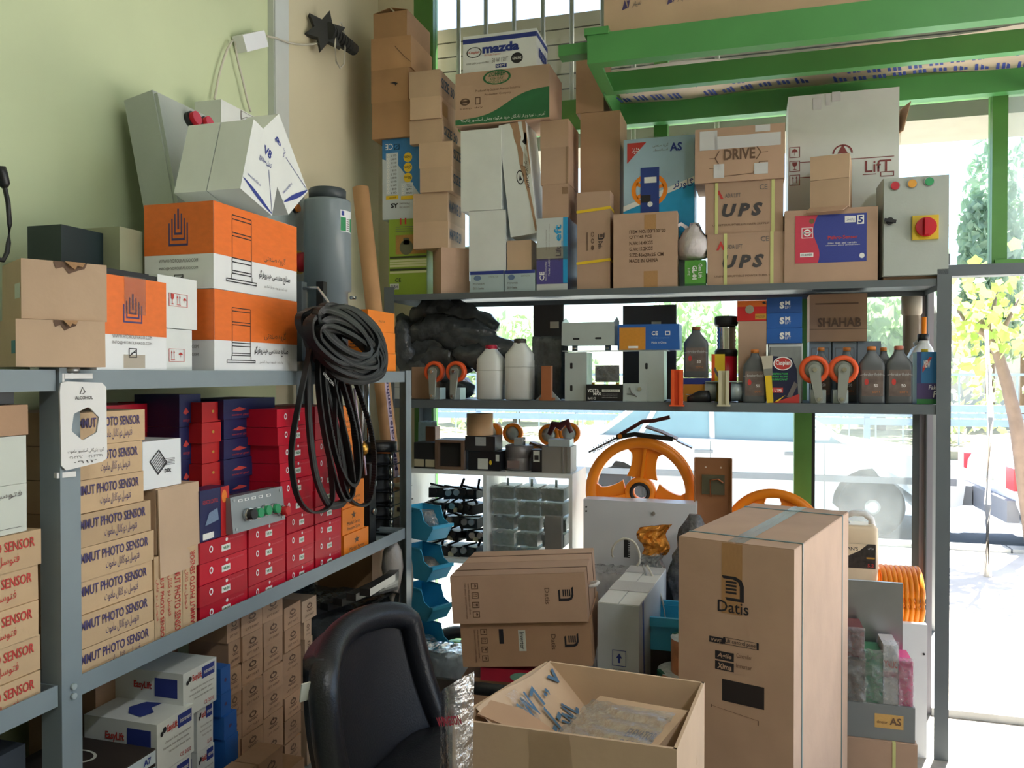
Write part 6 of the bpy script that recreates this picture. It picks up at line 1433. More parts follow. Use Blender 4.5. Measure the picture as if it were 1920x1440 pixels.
# red and chrome cylinder
cx, w, zt, _ = at_px(1339, 1383, 590, 752, 3.36); o = tag(empty('buffer_cylinder', (cx, 3.38, ZK)), 'red cylinder with chrome bellows and black collars', 'buffer'); H = zt - ZK; r_ = w / 2
q = MB(); q.lathe([(r_ * .95, 0), (r_ * .95, .52 * H)], 28); q.build('red_tube', M('red_gloss_paint', (186, 24, 44), .25, var=.04), o)
q = MB(); q.lathe([(r_ * .97, 0), (r_ * 1.0, .02), (r_ * .9, .028)], 28); q.build('collar', BLACK_R, o, (0, 0, .52 * H)); q = MB(); q.lathe([(r_ * .95, 0), (r_ * 1.02, .01), (r_ * 1.02, .035), (r_ * .9, .04)], 28); q.build('collar', BLACK_R, o, (0, 0, .87 * H))
q = MB(); q.lathe([(r_ * (.86 if k % 2 else .78), k * .29 * H / 12) for k in range(13)], 28); q.build('bellows', CHROME, o, (0, 0, .58 * H)); q = MB(); q.cyl((0, -r_ * .95, .3 * H), (0, -r_ * 1.0, .3 * H), .01, 14); q.build('plug', CHROME, o)
o = mid('card_packet', 'orange and yellow card packet leaning on the red cylinder', 'packet', 1334, 664, 1359, 3.30, .006, YELLOW); patch(o, 'front', (0, 0, .25, 1), ORANGE_R, 'orange_band'); shape(o, 'front', (.2, .3, 1, .7), [strokebar(0, 1, 1, 0, .2)], INK_G, 'tool_print')
# boxes towards the right
bx = mid('brown_carton', 'plain brown carton behind grey bottle, under a red box', 'carton', 1384, 602, 1437, 3.30, .14, CARD_P)
o = bb('lamp_box', 'red and orange box with round emblem on the plain brown carton', 'box', 1382, 563, 1437, 601, 3.30, .14, M('red_orange_print', (206, 40, 40), .4, var=.06)); fixz(o, ZK + SIZE[bx.name][2] + .001)
patch(o, 'front', (0, .7, 1, 1), ORANGE, 'orange_band'); shape(o, 'front', (.28, .35, .58, .78), disc(.5, .5, .5, 16), CHROME, 'round_emblem'); patch(o, 'front', (.62, .08, 1, .34), M('gold_panel', (214, 160, 60), .4, var=.05), 'gold_panel', .0012); txt(o, 'front', (.66, .14, .96, .27), 'HALOGEN', INK_BR, eps=.002); shape(o, 'front', (.85, .75, 1, .95), [[(0, .6), (.5, 1), (1, .4), (.4, .3)]], INK, 'bird_print')
cp_ = mid('lubricant_can', 'grey and navy lubricant can with red oval emblem', 'can', 1444, 650, 1502, 3.22, .06, M('dark_can_print', (34, 38, 70), .35, var=.08));
shape(cp_, 'front', (0, 0, 1, 1), [[(0, 1), (1, 1), (1, 0), (.93, .0), (.86, .6), (.7, .8), (.0, .84)]], M('silver_can', (150, 156, 160), .3, .5, var=.05), 'silver_shoulder', .001); shape(cp_, 'front', (.10, .58, .72, .82), disc(.5, .5, .5, 22), INK_R, 'oval_emblem', .0016); shape(cp_, 'front', (.10, .58, .72, .82), ringpoly(.5, .5, .5, .44, 22), INK_W, 'oval_ring', .0022); txt(cp_, 'front', (.18, .65, .66, .76), 'Caspian', INK_W, .03, eps=.0022)
for k, s in enumerate(('ELEVATOR', 'WIRE ROPE', 'LUBRICANT')): txt(cp_, 'front', (.05, .50 - k * .05, .58, .535 - k * .05), s, M('leaf_green_ink', (60, 170, 90), .5, var=0), .03, .2)
patch(cp_, 'front', (.05, .18, .42, .27), INK_R, 'red_panel', .0014); txt(cp_, 'front', (.08, .2, .38, .25), '1 LITRE', INK_W, .02, eps=.002); shape(cp_, 'front', (.1, 0, .95, .16), [[(0, 0), (1, 0), (1, 1)]], INK_R, 'red_corner', .0014); shape(cp_, 'front', (.15, .02, .5, .14), [[(0, 0), (.3, 0), (1, 1)]], YELLOW, 'yellow_flash', .002); shape(cp_, 'front', (.5, .1, .9, .38), [[(.7, 1), (1, .8), (.5, 0), (.1, 0)]], INK_G, 'rope_print', .002)
# carton for SM boxes stands behind the can
sc2 = mid('white_box', 'white box with drill picture carrying the blue boxes', 'box', 1441, 644, 1505, 3.31, .13, WHITE); shape(sc2, 'front', (.05, .60, .95, .85), [[(0, .4), (.4, .9), (.75, .8), (1, .4), (.7, .2), (.3, .1)]], ALU, 'drill_print'); patch(sc2, 'front', (.08, .66, .28, .80), INK_R, 'red_mark', .0014)
z = ZK + SIZE[sc2.name][2] + .001
for k, (yt, yb, t) in enumerate(((615, 643, 'bottom one'), (586, 614, 'middle one'), (556, 585, 'top one'))):
    o = bb('blue_box', 'blue SM lift box, %s of three' % t, 'box', 1438, yt, 1504, yb, 3.30, .15, BLUE if k < 2 else M('deeper_blue_print', (30, 78, 146), .45, var=.05), 'blue SM lift boxes'); fixz(o, z); z += SIZE[o.name][2] + .001
    txt(o, 'front', (.36, .26, .50, .72), 'S', INK_W, .06); txt(o, 'front', (.52, .50, .66, .76), 'M', INK_W, .05); txt(o, 'front', (.52, .26, .68, .44), 'LIFT', INK_W)
gz = []
for x0, x1, t in ((1517, 1558, 'left'), (1561, 1606, 'right')):
    o = mid('grey_box', 'grey metal box behind the guide wheels, %s of two' % t, 'box', x0, 641, x1, 3.46, .13, M('blue_grey_card', (140, 150, 158), .5, var=.06), 'grey boxes behind the guide wheels'); gz.append(ZK + SIZE[o.name][2]); shape(o, 'front', (.1, .6, .9, .9), outline(0, 0, 1, 1, .03), INK_G, 'panel_line')
o = mid('grey_box', 'low grey box behind the oil bottles', 'box', 1608, 640, 1652, 3.46, .1, M('blue_grey_card', (140, 150, 158)), 'grey boxes behind the guide wheels')
o = bb('cardboard_carton', 'brown SHAHAB carton on the grey boxes', 'carton', 1518, 548, 1626, 637, 3.44, .15, CARD_D); fixz(o, max(gz) + .001)
txt(o, 'front', (.14, .30, .90, .50), 'SHAHAB', INK_BR, .03); patch(o, 'front', (.1, .78, .85, .81), INK_BR, 'print_line'); seam(o, 'front', (0, .255, 1, .265))
br = tag(empty('paint_brush', (atY(1444, 752, 3.215).x, 3.215, ZK), (0, R(-4), 0)), 'yellow-handled brush standing upright beside the lubricant can', 'brush')
q = MB(); q.box((-.012, -.004, .0), (.012, .004, .105)); q.build('handle', YELLOW, br, bevel=.003); q = MB(); q.box((-.016, -.006, .105), (.016, .006, .13)); q.build('ferrule', ALU, br); q = MB(); q.hexa([(-.016, -.005, .13), (.016, -.005, .13), (.016, .005, .13), (-.016, .005, .13), (-.022, -.006, .18), (.022, -.006, .18), (.022, .006, .18), (-.022, .006, .18)]); q.build('bristles', M('bristles', (196, 190, 170), .8, var=.1), br)
# jug, tin and tube at the right end
cx, w, zt, _ = at_px(1702, 1757, 628, 752, 3.36); o = tag(empty('white_jug', (cx, 3.40, ZK)), 'white plastic jug with black cap at the right end', 'jug'); H = zt - ZK; hw = w / 2
q = MB(); loft(q, [(0, hw * .96, .045, 0), (.01, hw, .05, 0), (.62 * H, hw, .05, 0), (.80 * H, hw * .7, .045, hw * .1), (.88 * H, hw * .36, .03, hw * .2), (.92 * H, hw * .34, .03, hw * .2)], 24, 4); q.build('body', WHITE_G, o); q = MB(); q.lathe([(hw * .42, 0), (hw * .42, .025), (hw * .36, .03)], 16); q.build('cap', BLACK_P, o, (hw * .2, 0, .905 * H)); q = MB(); q.tube([(-hw * .25, 0, .74 * H), (-hw * .35, 0, .88 * H), (-.0, 0, .93 * H)], .009, 8); q.build('handle', WHITE_G, o)
tn = mid('fluid_tin', 'tin with blue label and red NEW corner at the shelf end', 'tin', 1719, 660, 1757, 3.225, .08, M('tin_blue_print', (52, 120, 172), .4, var=.08)); patch(tn, 'front', (.0, .1, 1, .40), INK_P, 'purple_band'); shape(tn, 'front', (.28, .60, .75, .90), [[(0, 0), (0, .4), (.7, 1), (1, 1)]], INK_R, 'red_corner'); txt(tn, 'front', (.34, .70, .66, .84), 'NEW', INK_W, .02, eps=.002); patch(tn, 'front', (0, .0, 1, .1), INK_GR, 'green_band'); txt(tn, 'front', (.58, .28, .98, .37), 'Fak', INK_W, .02, .2); txt(tn, 'front', (.80, .13, .98, .26), 'F', INK_W, .04, .2); patch(tn, 'front', (0, .4, .22, 1), M('dark_blue_edge', (40, 60, 110), .5, var=0), 'edge_band'); q = MB(); q.lathe([(.012, 0), (.012, .012)], 14); q.build('cap', YELLOW, tn, (0, 0, SIZE[tn.name][2]))
cx, w, zt, _ = at_px(1693, 1726, 556, 752, 3.50); o = tag(empty('pipe_piece', (cx, 3.51, ZK)), 'cream pipe piece with brown collar standing behind the jug', 'pipe'); H = zt - ZK
q = MB(); q.lathe([(w / 2, 0), (w / 2, H * .82), (w * .6, H * .84), (w * .6, H), (w * .5, H), (w * .5, H * .05)], 24, cap=False); q.build('pipe', M('cream_pipe', (178, 166, 146), .5, var=.06), o); q = MB(); q.cyl((w * .62, -.03, H * .3), (w * .62, -.03, H * .8), .009, 10); q.build('orange_tube', ORANGE_M, o); 

# ================================================================== white stand below the window rack
ST0, ST1, SY0, SY1, SZ = -1.455, -.70, 3.30, 3.60, .974
WST = M('white_laminate', (226, 228, 226), .45, var=.04)
ws = tag(empty('parts_stand', ((ST0 + ST1) / 2, (SY0 + SY1) / 2, 0)), 'white two-tier stand full of lift parts under the window rack', 'stand')
hx, hy = (ST1 - ST0) / 2, .15
for z0, z1, nm in ((SZ - .018, SZ, 'top_board'), (.565, .583, 'middle_board'), (.06, .078, 'bottom_board')): MB().box((-hx, -hy, z0), (hx, hy, z1)).build(nm, WST, ws, bevel=.002)
xm = atY(909, 960, SY0).x - (ST0 + ST1) / 2
for x, nm in ((-hx, 'side_panel'), (hx - .016, 'side_panel'), (xm - .008, 'divider')):
    MB().box((x, -hy + (.0 if nm == 'divider' else 0), .583), (x + .016, hy, SZ - .018)).build(nm, WST, ws); MB().box((x, -hy, 0), (x + .016, hy, .06)).build('leg', WST, ws); MB().box((x, -hy, .078), (x + .016, hy, .565)).build(nm, WST, ws)
ZS = SZ + .0006
def onst(name, label, cat, x0, y0, x1, Y=3.32, depth=.1, mat=None, group=None, z=None, yb=880, **k):
    o = bb(name, label, cat, x0, y0, x1, yb, Y, depth, mat, group, **k); z = ZS if z is None else z
    h = SIZE[o.name][2]; nh = atY((x0 + x1) / 2, y0, Y).z - z
    for v in o.data.vertices: v.co.z *= nh / h
    SIZE[o.name] = (SIZE[o.name][0], depth, nh); return fixz(o, z)
DKM = M('dark_metal_part', (58, 56, 56), .4, .4, var=.12); CRM = M('cream_part', (196, 184, 150), .5, var=.06)
o = onst('transformer', 'dark transformer with cream coil ends on the white stand', 'transformer', 776, 830, 818, 3.33, .1, DKM)
for u in (.25, .75): MB().box((-.022, -.008, .008), (.022, 0, .04)).build('coil_end', CRM, o, ((u - .5) * SIZE[o.name][0], -.05, 0), bevel=.003)
q = MB(); w = .058
o = onst('open_casing', 'brown open-fronted casing with dark inside on the white stand', 'casing', 820, 824, 874, 3.345, .1, M('dark_inside', (44, 42, 40), .6, var=.1)); w, d, h = SIZE[o.name]
for lo, hi in (((-w / 2, -.03, 0), (w / 2, 0, .012)), ((-w / 2, -.03, h - .012), (w / 2, 0, h)), ((-w / 2, -.03, .012), (-w / 2 + .014, 0, h - .012)), ((w / 2 - .014, -.03, .012), (w / 2, 0, h - .012))): MB().box(lo, hi).build('rim', M('brown_metal_rim', (132, 104, 84), .5, .3, var=.1), o, (0, -d / 2, 0), bevel=.001)
b1_ = onst('ups_unit', 'black unit with white type label and yellow dot on the stand', 'unit', 878, 846, 938, 3.32, .12, BLACK_P); patch(b1_, 'front', (.30, .08, .62, .62), OFFW, 'label_panel'); shape(b1_, 'front', (.66, .3, .74, .55), disc(.5, .5, .5), YELLOW, 'yellow_dot'); patch(b1_, 'front', (.86, .5, .97, .85), OFFW, 'label_panel')
b2_ = onst('ups_unit', 'upper black unit with pale plate, carrying the tape roll', 'unit', 872, 818, 928, 3.325, .11, DKM, z=ZS + SIZE[b1_.name][2] + .001); patch(b2_, 'front', (.35, .35, .70, .95), M('pale_plate', (176, 178, 176), .4, var=.1), 'pale_plate')
cx, w, zt, zb = at_px(871, 919, 776, 818, 3.35); zb = ZS + SIZE[b1_.name][2] + SIZE[b2_.name][2] + .002
q = MB(); r_ = w / 2; q.lathe([(r_, 0), (r_, zt - zb), (r_ * .72, zt - zb), (r_ * .72, 0), (r_, 0)], 28, cap=False); o = q.build('tape_roll', M('kraft_tape_roll', (214, 172, 128), .5, var=.05), None, (cx, 3.385, zb)); tag(o, 'large kraft tape roll on top of the black units', 'tape roll'); MB().lathe([(r_ * .72, .001), (r_ * .66, .001), (r_ * .66, zt - zb - .001), (r_ * .72, zt - zb - .001)], 24, cap=False).build('core', CARD_D, o)
# grey motor
cx, w, zt, zb = at_px(941, 993, 836, 880, 3.34); H = zt - ZS; r_ = w / 2
o = tag(empty('small_motor', (cx, 3.34 + r_, ZS)), 'round grey door motor with silver plate on the stand', 'motor'); q = MB(); q.lathe([(r_ * .94, 0), (r_, .006), (r_, H * .48), (r_ * .985, H * .5), (r_, H * .52), (r_, H - .004), (r_ * .9, H)], 32); q.build('body', M('motor_grey', (134, 130, 130), .4, .4, var=.06), o)
MB().box((-.028, -.002, .012), (.028, .004, .045)).build('type_plate', ALU, o, (-.01, -r_, 0)); MB().box((-.02, -.02, 0), (.02, .02, .03)).build('terminal_box', GALV, o, (0, 0, H), bevel=.002); q = MB(); q.cyl((.02, 0, H), (.02, 0, H + .035), .007, 10); q.build('shaft', CHROME, o)
o = tag(empty('small_transformer', (atY(992, 826, 3.42).x, 3.45, ZS + .002)), 'small brown transformer propped up behind the grey motor', 'transformer'); MB().box((-.035, -.025, .05), (.035, .025, .115)).build('core', M('transformer_iron', (122, 92, 70), .5, .3, var=.1), o, (0, 0, 0), (0, R(18), 0), bevel=.003); MB().box((-.022, -.032, .062), (.022, .032, .103)).build('coil', M('amber_coil', (196, 132, 60), .4, var=.1), o, (0, 0, 0), (0, R(18), 0), bevel=.004); MB().box((-.03, -.02, 0), (.03, .02, .06)).build('base', DKM, o)
o = onst('relay', 'small dark relay with white stripes beside the motor', 'relay', 996, 843, 1016, 3.33, .06, BLACK_P); patch(o, 'front', (.2, .45, .8, .95), OFFW, 'white_plate'); patch(o, 'front', (.3, .55, .7, .75), DKM, 'window', .0014)
gb2 = onst('grey_housing', 'grey metal housing at the right end of the stand', 'housing', 1016, 838, 1070, 3.325, .12, M('warm_grey_metal', (146, 142, 136), .45, .3, var=.07), bev=.003); w, d, h = SIZE[gb2.name]; MB().box((-.003, -.004, 0), (.003, 0, h)).build('rib', ALU, gb2, (.03, -d / 2, 0)); MB().box((-.003, -.004, 0), (.003, 0, h)).build('rib', ALU, gb2, (.05, -d / 2, 0))
MB().box((-.05, -.04, 0), (.045, .04, .03)).build('switch_block', GALV, gb2, (.01, 0, h), bevel=.003)
q = MB(); q.tube([Vector((-.05, 0, .02)), Vector((-.03, 0, .065)), Vector((0, 0, .055)), Vector((.03, 0, .075)), Vector((.05, 0, .03))], [.01, .017, .02, .017, .01], 10); o = q.build('hand_tool', M('maroon_tool', (88, 30, 34), .4, var=.08), None, (atY(1050, 810, 3.38).x, 3.385, ZS + h + .028)); tag(o, 'dark maroon hand tool lying on the grey housing', 'tool'); MB().cyl((0, -.012, .06), (0, .012, .06), .008, 10).build('pivot', CHROME, o)
def castor(px, py, rp, Y, label, rot=0):
    c = atY(px, py, Y); zc = c.x * -math.sin(YAW) + c.y * math.cos(YAW); r = rp * zc / FPX; o = tag(empty('roller', (c.x, Y, ZS), rot), label, 'roller', 'orange rollers on the white stand'); dz = c.z - ZS
    my = Matrix.Translation((0, .015, dz)) @ Matrix.Rotation(R(90), 4, 'X'); q = MB(); q.lathe([(r * .68, 0), (r, .003), (r, .027), (r * .68, .03), (r * .68, 0)], 28, mat=my, cap=False); q.build('tyre', ORANGE_M, o); q = MB(); q.lathe([(r * .69, .004), (r * .69, .026), (r * .2, .03)], 24, mat=my); q.build('hub', GALV, o); MB().box((-.012, .016, 0), (.012, .022, dz + .01)).build('arm', GALV, o, bevel=.002); MB().box((-.03, -.02, 0), (.03, .03, .004)).build('foot', GALV, o)
castor(928, 812, 19, 3.50, 'orange roller half hidden behind the tape roll', R(-40)); castor(962, 812, 19, 3.50, 'orange roller with grey hub behind the grey motor'); castor(1030, 815, 20, 3.50, 'orange roller left of the maroon tool'); castor(1068, 812, 20, 3.50, 'reddish orange roller right of the maroon tool')
o = crumple('bubble_wrap', (atY(773, 810, 3.4).x, 3.47, ZS), (atY(798, 810, 3.4).x, 3.54, ZS + .2), M('bluish_film', (168, 196, 212), .25, var=.1, bump=.4, bscale=90), 'pale blue film-wrapped part at the left end of the stand', 'wrapped part', 5, 10, 14, .006)
o = onst('brown_wedge', 'tilted brown bracket behind the dark transformer', 'bracket', 798, 800, 816, 3.46, .06, M('brown_steel', (120, 84, 62), .5, .2, var=.1))
# lower tier: black lock parts and wrapped grey units
ZS2 = .5836
BLK = M('black_lock_metal', (34, 34, 36), .35, .4, var=.2)
rnd = random.Random(31)
x0s = atY(792, 980, SY0).x
kk = ['lowest layer', 'second layer', 'third layer', 'fourth layer', 'top layer']
for L in range(5):
    for i in range(3):
        o = tag(empty('door_lock', (x0s + .035 + i * .085 + rnd.uniform(-.006, .006), 3.40 + rnd.uniform(-.015, .03), ZS2 + L * .064), (0, rnd.uniform(-.08, .08), rnd.uniform(-.35, .35))), 'black lift door lock with rollers, %s, %s' % (kk[L], ['left', 'middle', 'right'][i]), 'door lock', 'black lift door locks heaped on the stand')
        MB().box((-.042, -.05, 0), (.042, .06, .044)).build('body', BLK, o, bevel=.003)
        for s in (-1, 1): MB().cyl((s * .018, -.05, .03), (s * .018, -.064, .03), .014, 12).build('roller', BLACK_R if rnd.random() < .7 else ALU, o)
        MB().box((-.05, -.03, .046), (.05, -.018, .054)).build('lever', BLK, o, (0, 0, 0), (0, rnd.uniform(-.5, .5), 0))
        if rnd.random() < .4: MB().box((-.012, -.056, .002), (.012, -.05, .022)).build('contact', CRM, o)
        if rnd.random() < .6: MB().cyl((.03, 0, .044), (.03 + rnd.uniform(-.03, .03), -.02, .085), .006, 8).build('rod', BLK, o)
xr0 = atY(915, 960, SY0).x; GRW = M('grey_wrapped_card', (138, 144, 138), .4, var=.1); cl = (atY(1056, 960, SY0).x - xr0) / 3
FILM = MG('grey_bag_film', (236, 240, 238), .66, .08, rgb=(206, 212, 208), nscale=30, bump=.8, haze=.12, spec=.16)
for i in range(3):
    for L in range(5):
        if i == 2 and L == 0: continue
        hh = .067
        o = carton('wrapped_unit', 'grey unit wrapped in clear film, %s column, %s' % (['left', 'middle', 'right'][i], ['bottom', 'second up', 'third up', 'fourth up', 'top'][L]), 'wrapped unit', (xr0 + cl * (i + .5), 3.41 + rnd.uniform(0, .02), ZS2 + L * hh), (cl * .86, .14, hh * .78), rnd.uniform(-.12, .12), GRW, 'grey wrapped units on the stand', bev=.004)
        q = MB(); w, d, h = SIZE[o.name]; r = random.Random(i * 7 + L); q.grid(lambda u, v: Vector((-w * .53 + w * 1.06 * u, -d / 2 - .006 + r.uniform(-.004, .003), -.001 + h * 1.15 * v)), 6, 4); q.build('film', FILM, o)
        if L == 4: MB().cyl((0, 0, h), (.0, 0, h + .03), .006, 8).build('stud', GALV, o)
o = carton('grey_board', 'dull grey panel leaning in front of the wrapped units', 'panel', (atY(1040, 1000, 3.29).x, 3.275, .45), (.075, .02, .33), R(-8), M('dull_grey_panel', (128, 126, 122), .6, var=.06)); 
fixz(o, .0); 
for v in o.data.vertices: v.co.z *= .80 / .33

# ================================================================== big orange sheaves
def sheave(name, label, c, R_, spokes, th=.06, rot=(R(90), 0, 0)):
    o = tag(empty(name, c, rot), label, 'sheave'); t = th / 2
    q = MB(); q.lathe([(R_ * .82, -t), (R_, -t), (R_, -t * .72), (R_ * .93, -t * .4), (R_ * .93, t * .4), (R_, t * .72), (R_, t), (R_ * .82, t), (R_ * .82, -t)], 64, cap=False); q.build('rim', ORANGE_M, o)
    q = MB(); q.lathe([(R_ * .125, -t * .9), (R_ * .26, -t * .9), (R_ * .28, -t * .6), (R_ * .28, t * .6), (R_ * .26, t * .9), (R_ * .125, t * .9), (R_ * .125, -t * .9)], 36, cap=False); q.build('hub', ORANGE_M, o)
    q = MB(); q.lathe([(R_ * .125, t * .9), (R_ * .19, t * .9), (R_ * .18, t * 1.15), (R_ * .13, t * 1.15), (R_ * .125, t * .9)], 30, cap=False); q.build('bearing', BLACK_R, o)
    for a in spokes:
        P = []
        for s, sg in ((-1, 1), (1, -1)):
            E = []
            for j in range(9):
                f = j / 8; rr = R_ * (.26 + .57 * f); ww = R_ * (.22 + .06 * (2 * f - 1) ** 2 + (.24 * max(0, f - .72) / .28 * max(0, f - .72) / .28)); E.append((rr, s * ww))
            P += E[::sg]
        m = Matrix.Rotation(a, 4, 'Z') @ Matrix.Translation((0, 0, -t * .35)); q = MB(); q.prism(P, t * .7, m); sp_ = q.build('spoke', ORANGE_M, o, bevel=.003)
        q = MB(); q.box((R_ * .26, -.006, -t * .8), (R_ * .86, .006, t * .8), Matrix.Rotation(a, 4, 'Z')); q.build('rib', ORANGE_M, o)
    return o
cw = atY(1201, 922, 3.43); sheave('traction_sheave', 'large orange cast traction sheave standing behind the white panel', cw, .232, [R(83), R(194), R(338)])
c2 = atY(1450, 1010, 3.40); s2 = sheave('traction_sheave', 'second orange sheave peeking over the tall Datis carton', c2, .20, [R(a) for a in (60, 125, 240, 310)], .05, (R(80), 0, R(-12)))
wp = bb('white_panel_box', 'white metal cabinet lying before the large orange sheave', 'cabinet', 1094, 941, 1305, 1080, 3.27, .09, M('white_grey_metal', (206, 208, 212), .4, var=.03), bev=.004); h0 = wp.location.z + SIZE[wp.name][2]
for v in wp.data.vertices: v.co.z *= h0 / SIZE[wp.name][2]
SIZE[wp.name] = (SIZE[wp.name][0], .09, h0); fixz(wp, 0)
for v_ in (.965, .945): MB().cyl((0, 0, 0), (0, -.004, 0), .004, 8).build('screw', DKM, wp, (-SIZE[wp.name][0] / 2 + .012, -.045, h0 * v_))
MB().cyl((0, 0, 0), (0, -.008, 0), .008, 10).build('catch', ALU, wp, (.06, -.045, h0 * .95))
for nm, x, c, wd in (('prop_block', 1130, None, .04), ('prop_block', 1270, None, .04)):
    o = carton(nm, 'block wedged under the large orange sheave, %s' % ('left' if x < 1200 else 'right'), 'block', (atY(x, 1000, 3.43).x, 3.43, 0), (.08, .06, .70 if False else cw.z - .232 * .86), 0, M('wood_block', (150, 116, 80), .7, var=.1), 'blocks under the orange sheave')
o = carton('prop_carton', 'carton standing below the second orange sheave', 'carton', (c2.x, 3.42, 0), (.3, .2, c2.z - .205), 0, CARD_D)
# lever with spring lying on the sheave
lv = tag(empty('safety_gear', (cw.x, 3.43, cw.z + .232)), 'dark lever with spring and steel plates lying on the orange sheave', 'safety gear')
L_ = lambda x, y: atY(x, y, 3.43) - Vector((cw.x, 3.43, cw.z + .232))
q = MB(); q.tube([L_(1158, 818), L_(1192, 798), L_(1205, 790), L_(1225, 789), L_(1256, 782)], 0, flat=(.010, .008), up=(0, 1, 0)); q.build('lever', M('dark_red_steel', (84, 30, 30), .4, .2, var=.1), lv)
q = MB(); q.tube([L_(1156, 820), L_(1190, 814), L_(1262, 823)], 0, flat=(.010, .010), up=(0, 1, 0)); q.build('black_arm', BLK, lv); q = MB(); q.cyl(L_(1163, 818) + Vector((0, -.012, 0)), L_(1163, 818) + Vector((0, .02, 0)), .01, 12); q.build('pivot', ORANGE_M, lv)
q = MB(); A_, B_ = L_(1104, 848), L_(1158, 820); ax = (B_ - A_); uu = Vector((0, 1, 0)); vv = ax.normalized().cross(uu); q.tube([A_ + ax * (k / 90) + (uu * math.cos(k * .8) + vv * math.sin(k * .8)) * .012 for k in range(12, 88)], .002, 5); q.build('spring', ALU, lv); q = MB(); q.cyl(A_, B_, .004, 8); q.build('rod', DKM, lv)
q = MB(); P = [L_(1215, 800), L_(1236, 806), L_(1278, 826), L_(1268, 836)]; q.tube([L_(1210, 802), L_(1240, 812), L_(1270, 826)], 0, flat=(.018, .003), up=(0, 1, .2)); q.build('plate', M('tan_steel', (150, 118, 96), .4, .4, var=.1), lv, (0, .02, .004)); q = MB(); q.tube([L_(1268, 828), L_(1298, 842)], 0, flat=(.012, .003), up=(0, 1, .2)); q.build('tongue', ALU, lv, (0, .02, .004))
# brown channel bracket beside the sheave
ch = bb('channel_bracket', 'tall brown steel channel bracket beside the orange sheave', 'bracket', 1303, 858, 1372, 1000, 3.36, .004, M('brown_plated_steel', (166, 116, 80), .38, .4, var=.08)); w, _, h = SIZE[ch.name]
for v in ch.data.vertices: v.co.z = v.co.z * (ch.location.z + h) / h
SIZE[ch.name] = (w, .004, ch.location.z + h); h = ch.location.z + h; fixz(ch, 0)
for s in (-1, 1): MB().box((s * w / 2 - .002, -.03, 0), (s * w / 2 + .002, .002, h)).build('flange', MATS['brown_plated_steel'], ch)
for u in (-.03, .03): MB().cyl((u, 0, 0), (u, -.004, 0), .004, 8).build('hole', M('bright_hole', (230, 210, 190), .4, var=0), ch, (0, 0, h - .04))
MB().box((-.045, -.012, h - .15), (.045, -.002, h - .07)).build('dark_plate', M('olive_plate', (86, 82, 60), .5, var=.1), ch); q = MB(); q.tube([(-.01, -.016, h - .16), (-.012, -.02, h - .09), (.02, -.02, h - .085), (.04, -.018, h - .10)], .003, 6); q.build('wire', M('copper_wire', (190, 120, 80), .3, .6, var=.05), ch)

# ================================================================== floor clutter
def rotbox(name, label, cat, corner, ang, w, d, z0, z1, mat, group=None, **k):
    m = Euler((0, 0, ang)).to_matrix(); loc = Vector((corner[0], corner[1], 0)) - m @ Vector((-w / 2, -d / 2, 0)); loc.z = z0
    return carton(name, label, cat, loc, (w, d, z1 - z0), ang, mat, group, **k)
# tall Datis carton
td = rotbox('datis_carton', 'tall tan Datis carton standing in the middle of the floor', 'carton', (-.177, 2.254), R(-17.3), .312, .68, 0, .946, CARD_P, bev=.004)
topflaps(td, CARD_P, along='y'); w, d, h = SIZE[td.name]
shape(td, 'front', (1353, 1081, 1396, 1128), datis_logo(), INK, 'emblem'); txt(td, 'front', (1346, 1128, 1404, 1150), 'Datis', INK, .012)
patch(td, 'front', (1330, 1194, 1356, 1205), INK, 'black_panel'); txt(td, 'front', (1333, 1197, 1353, 1203), 'VVVF', CARD_P, .02, eps=.002); shape(td, 'front', (1356, 1200, 1423, 1213), outline(0, 0, 1, 1, .06), INK, 'pill_outline'); txt(td, 'front', (1360, 1202, 1418, 1212), 'Lift control panel', INK, .005)
for y, s, t in ((1222, 'Agile', 'Controller'), (1241, 'Xima', 'Inverter')): patch(td, 'front', (1341, y, 1376, y + 16), INK, 'black_panel'); txt(td, 'front', (1345, y + 3, 1372, y + 14), s, CARD_P, .03, .2, eps=.002); txt(td, 'front', (1381, y + 5, 1410, y + 13), t, INK_BR)
patch(td, 'front', (1354, 1281, 1433, 1322), M('label_black', (40, 34, 34), .6, var=.05), 'black_panel'); shape(td, 'front', (1334, 1330, 1422, 1352), [strokebar(0, 1, 0, .75, .02), strokebar(0, .9, 1, .5, .03), strokebar(1, .5, 1, .1, .02)], INK_BR, 'cut_line')
patch(td, 'front', (.39, .80, .57, 1.0), TAPE, 'tape', .001); patch(td, 'top', (.44, 0, .58, 1), TAPE_C, 'tape', .0045)
for v in (.12, .86): MB().box((-w / 2 - .001, d * (v - .5) - .004, h + .003), (w / 2 + .001, d * (v - .5) + .004, h + .005)).build('strap', M('teal_strap', (88, 116, 116), .5, var=.04), td); MB().box((w / 2 - .0, d * (v - .5) - .004, 0), (w / 2 + .0018, d * (v - .5) + .004, h + .004)).build('strap', MATS['teal_strap'], td)
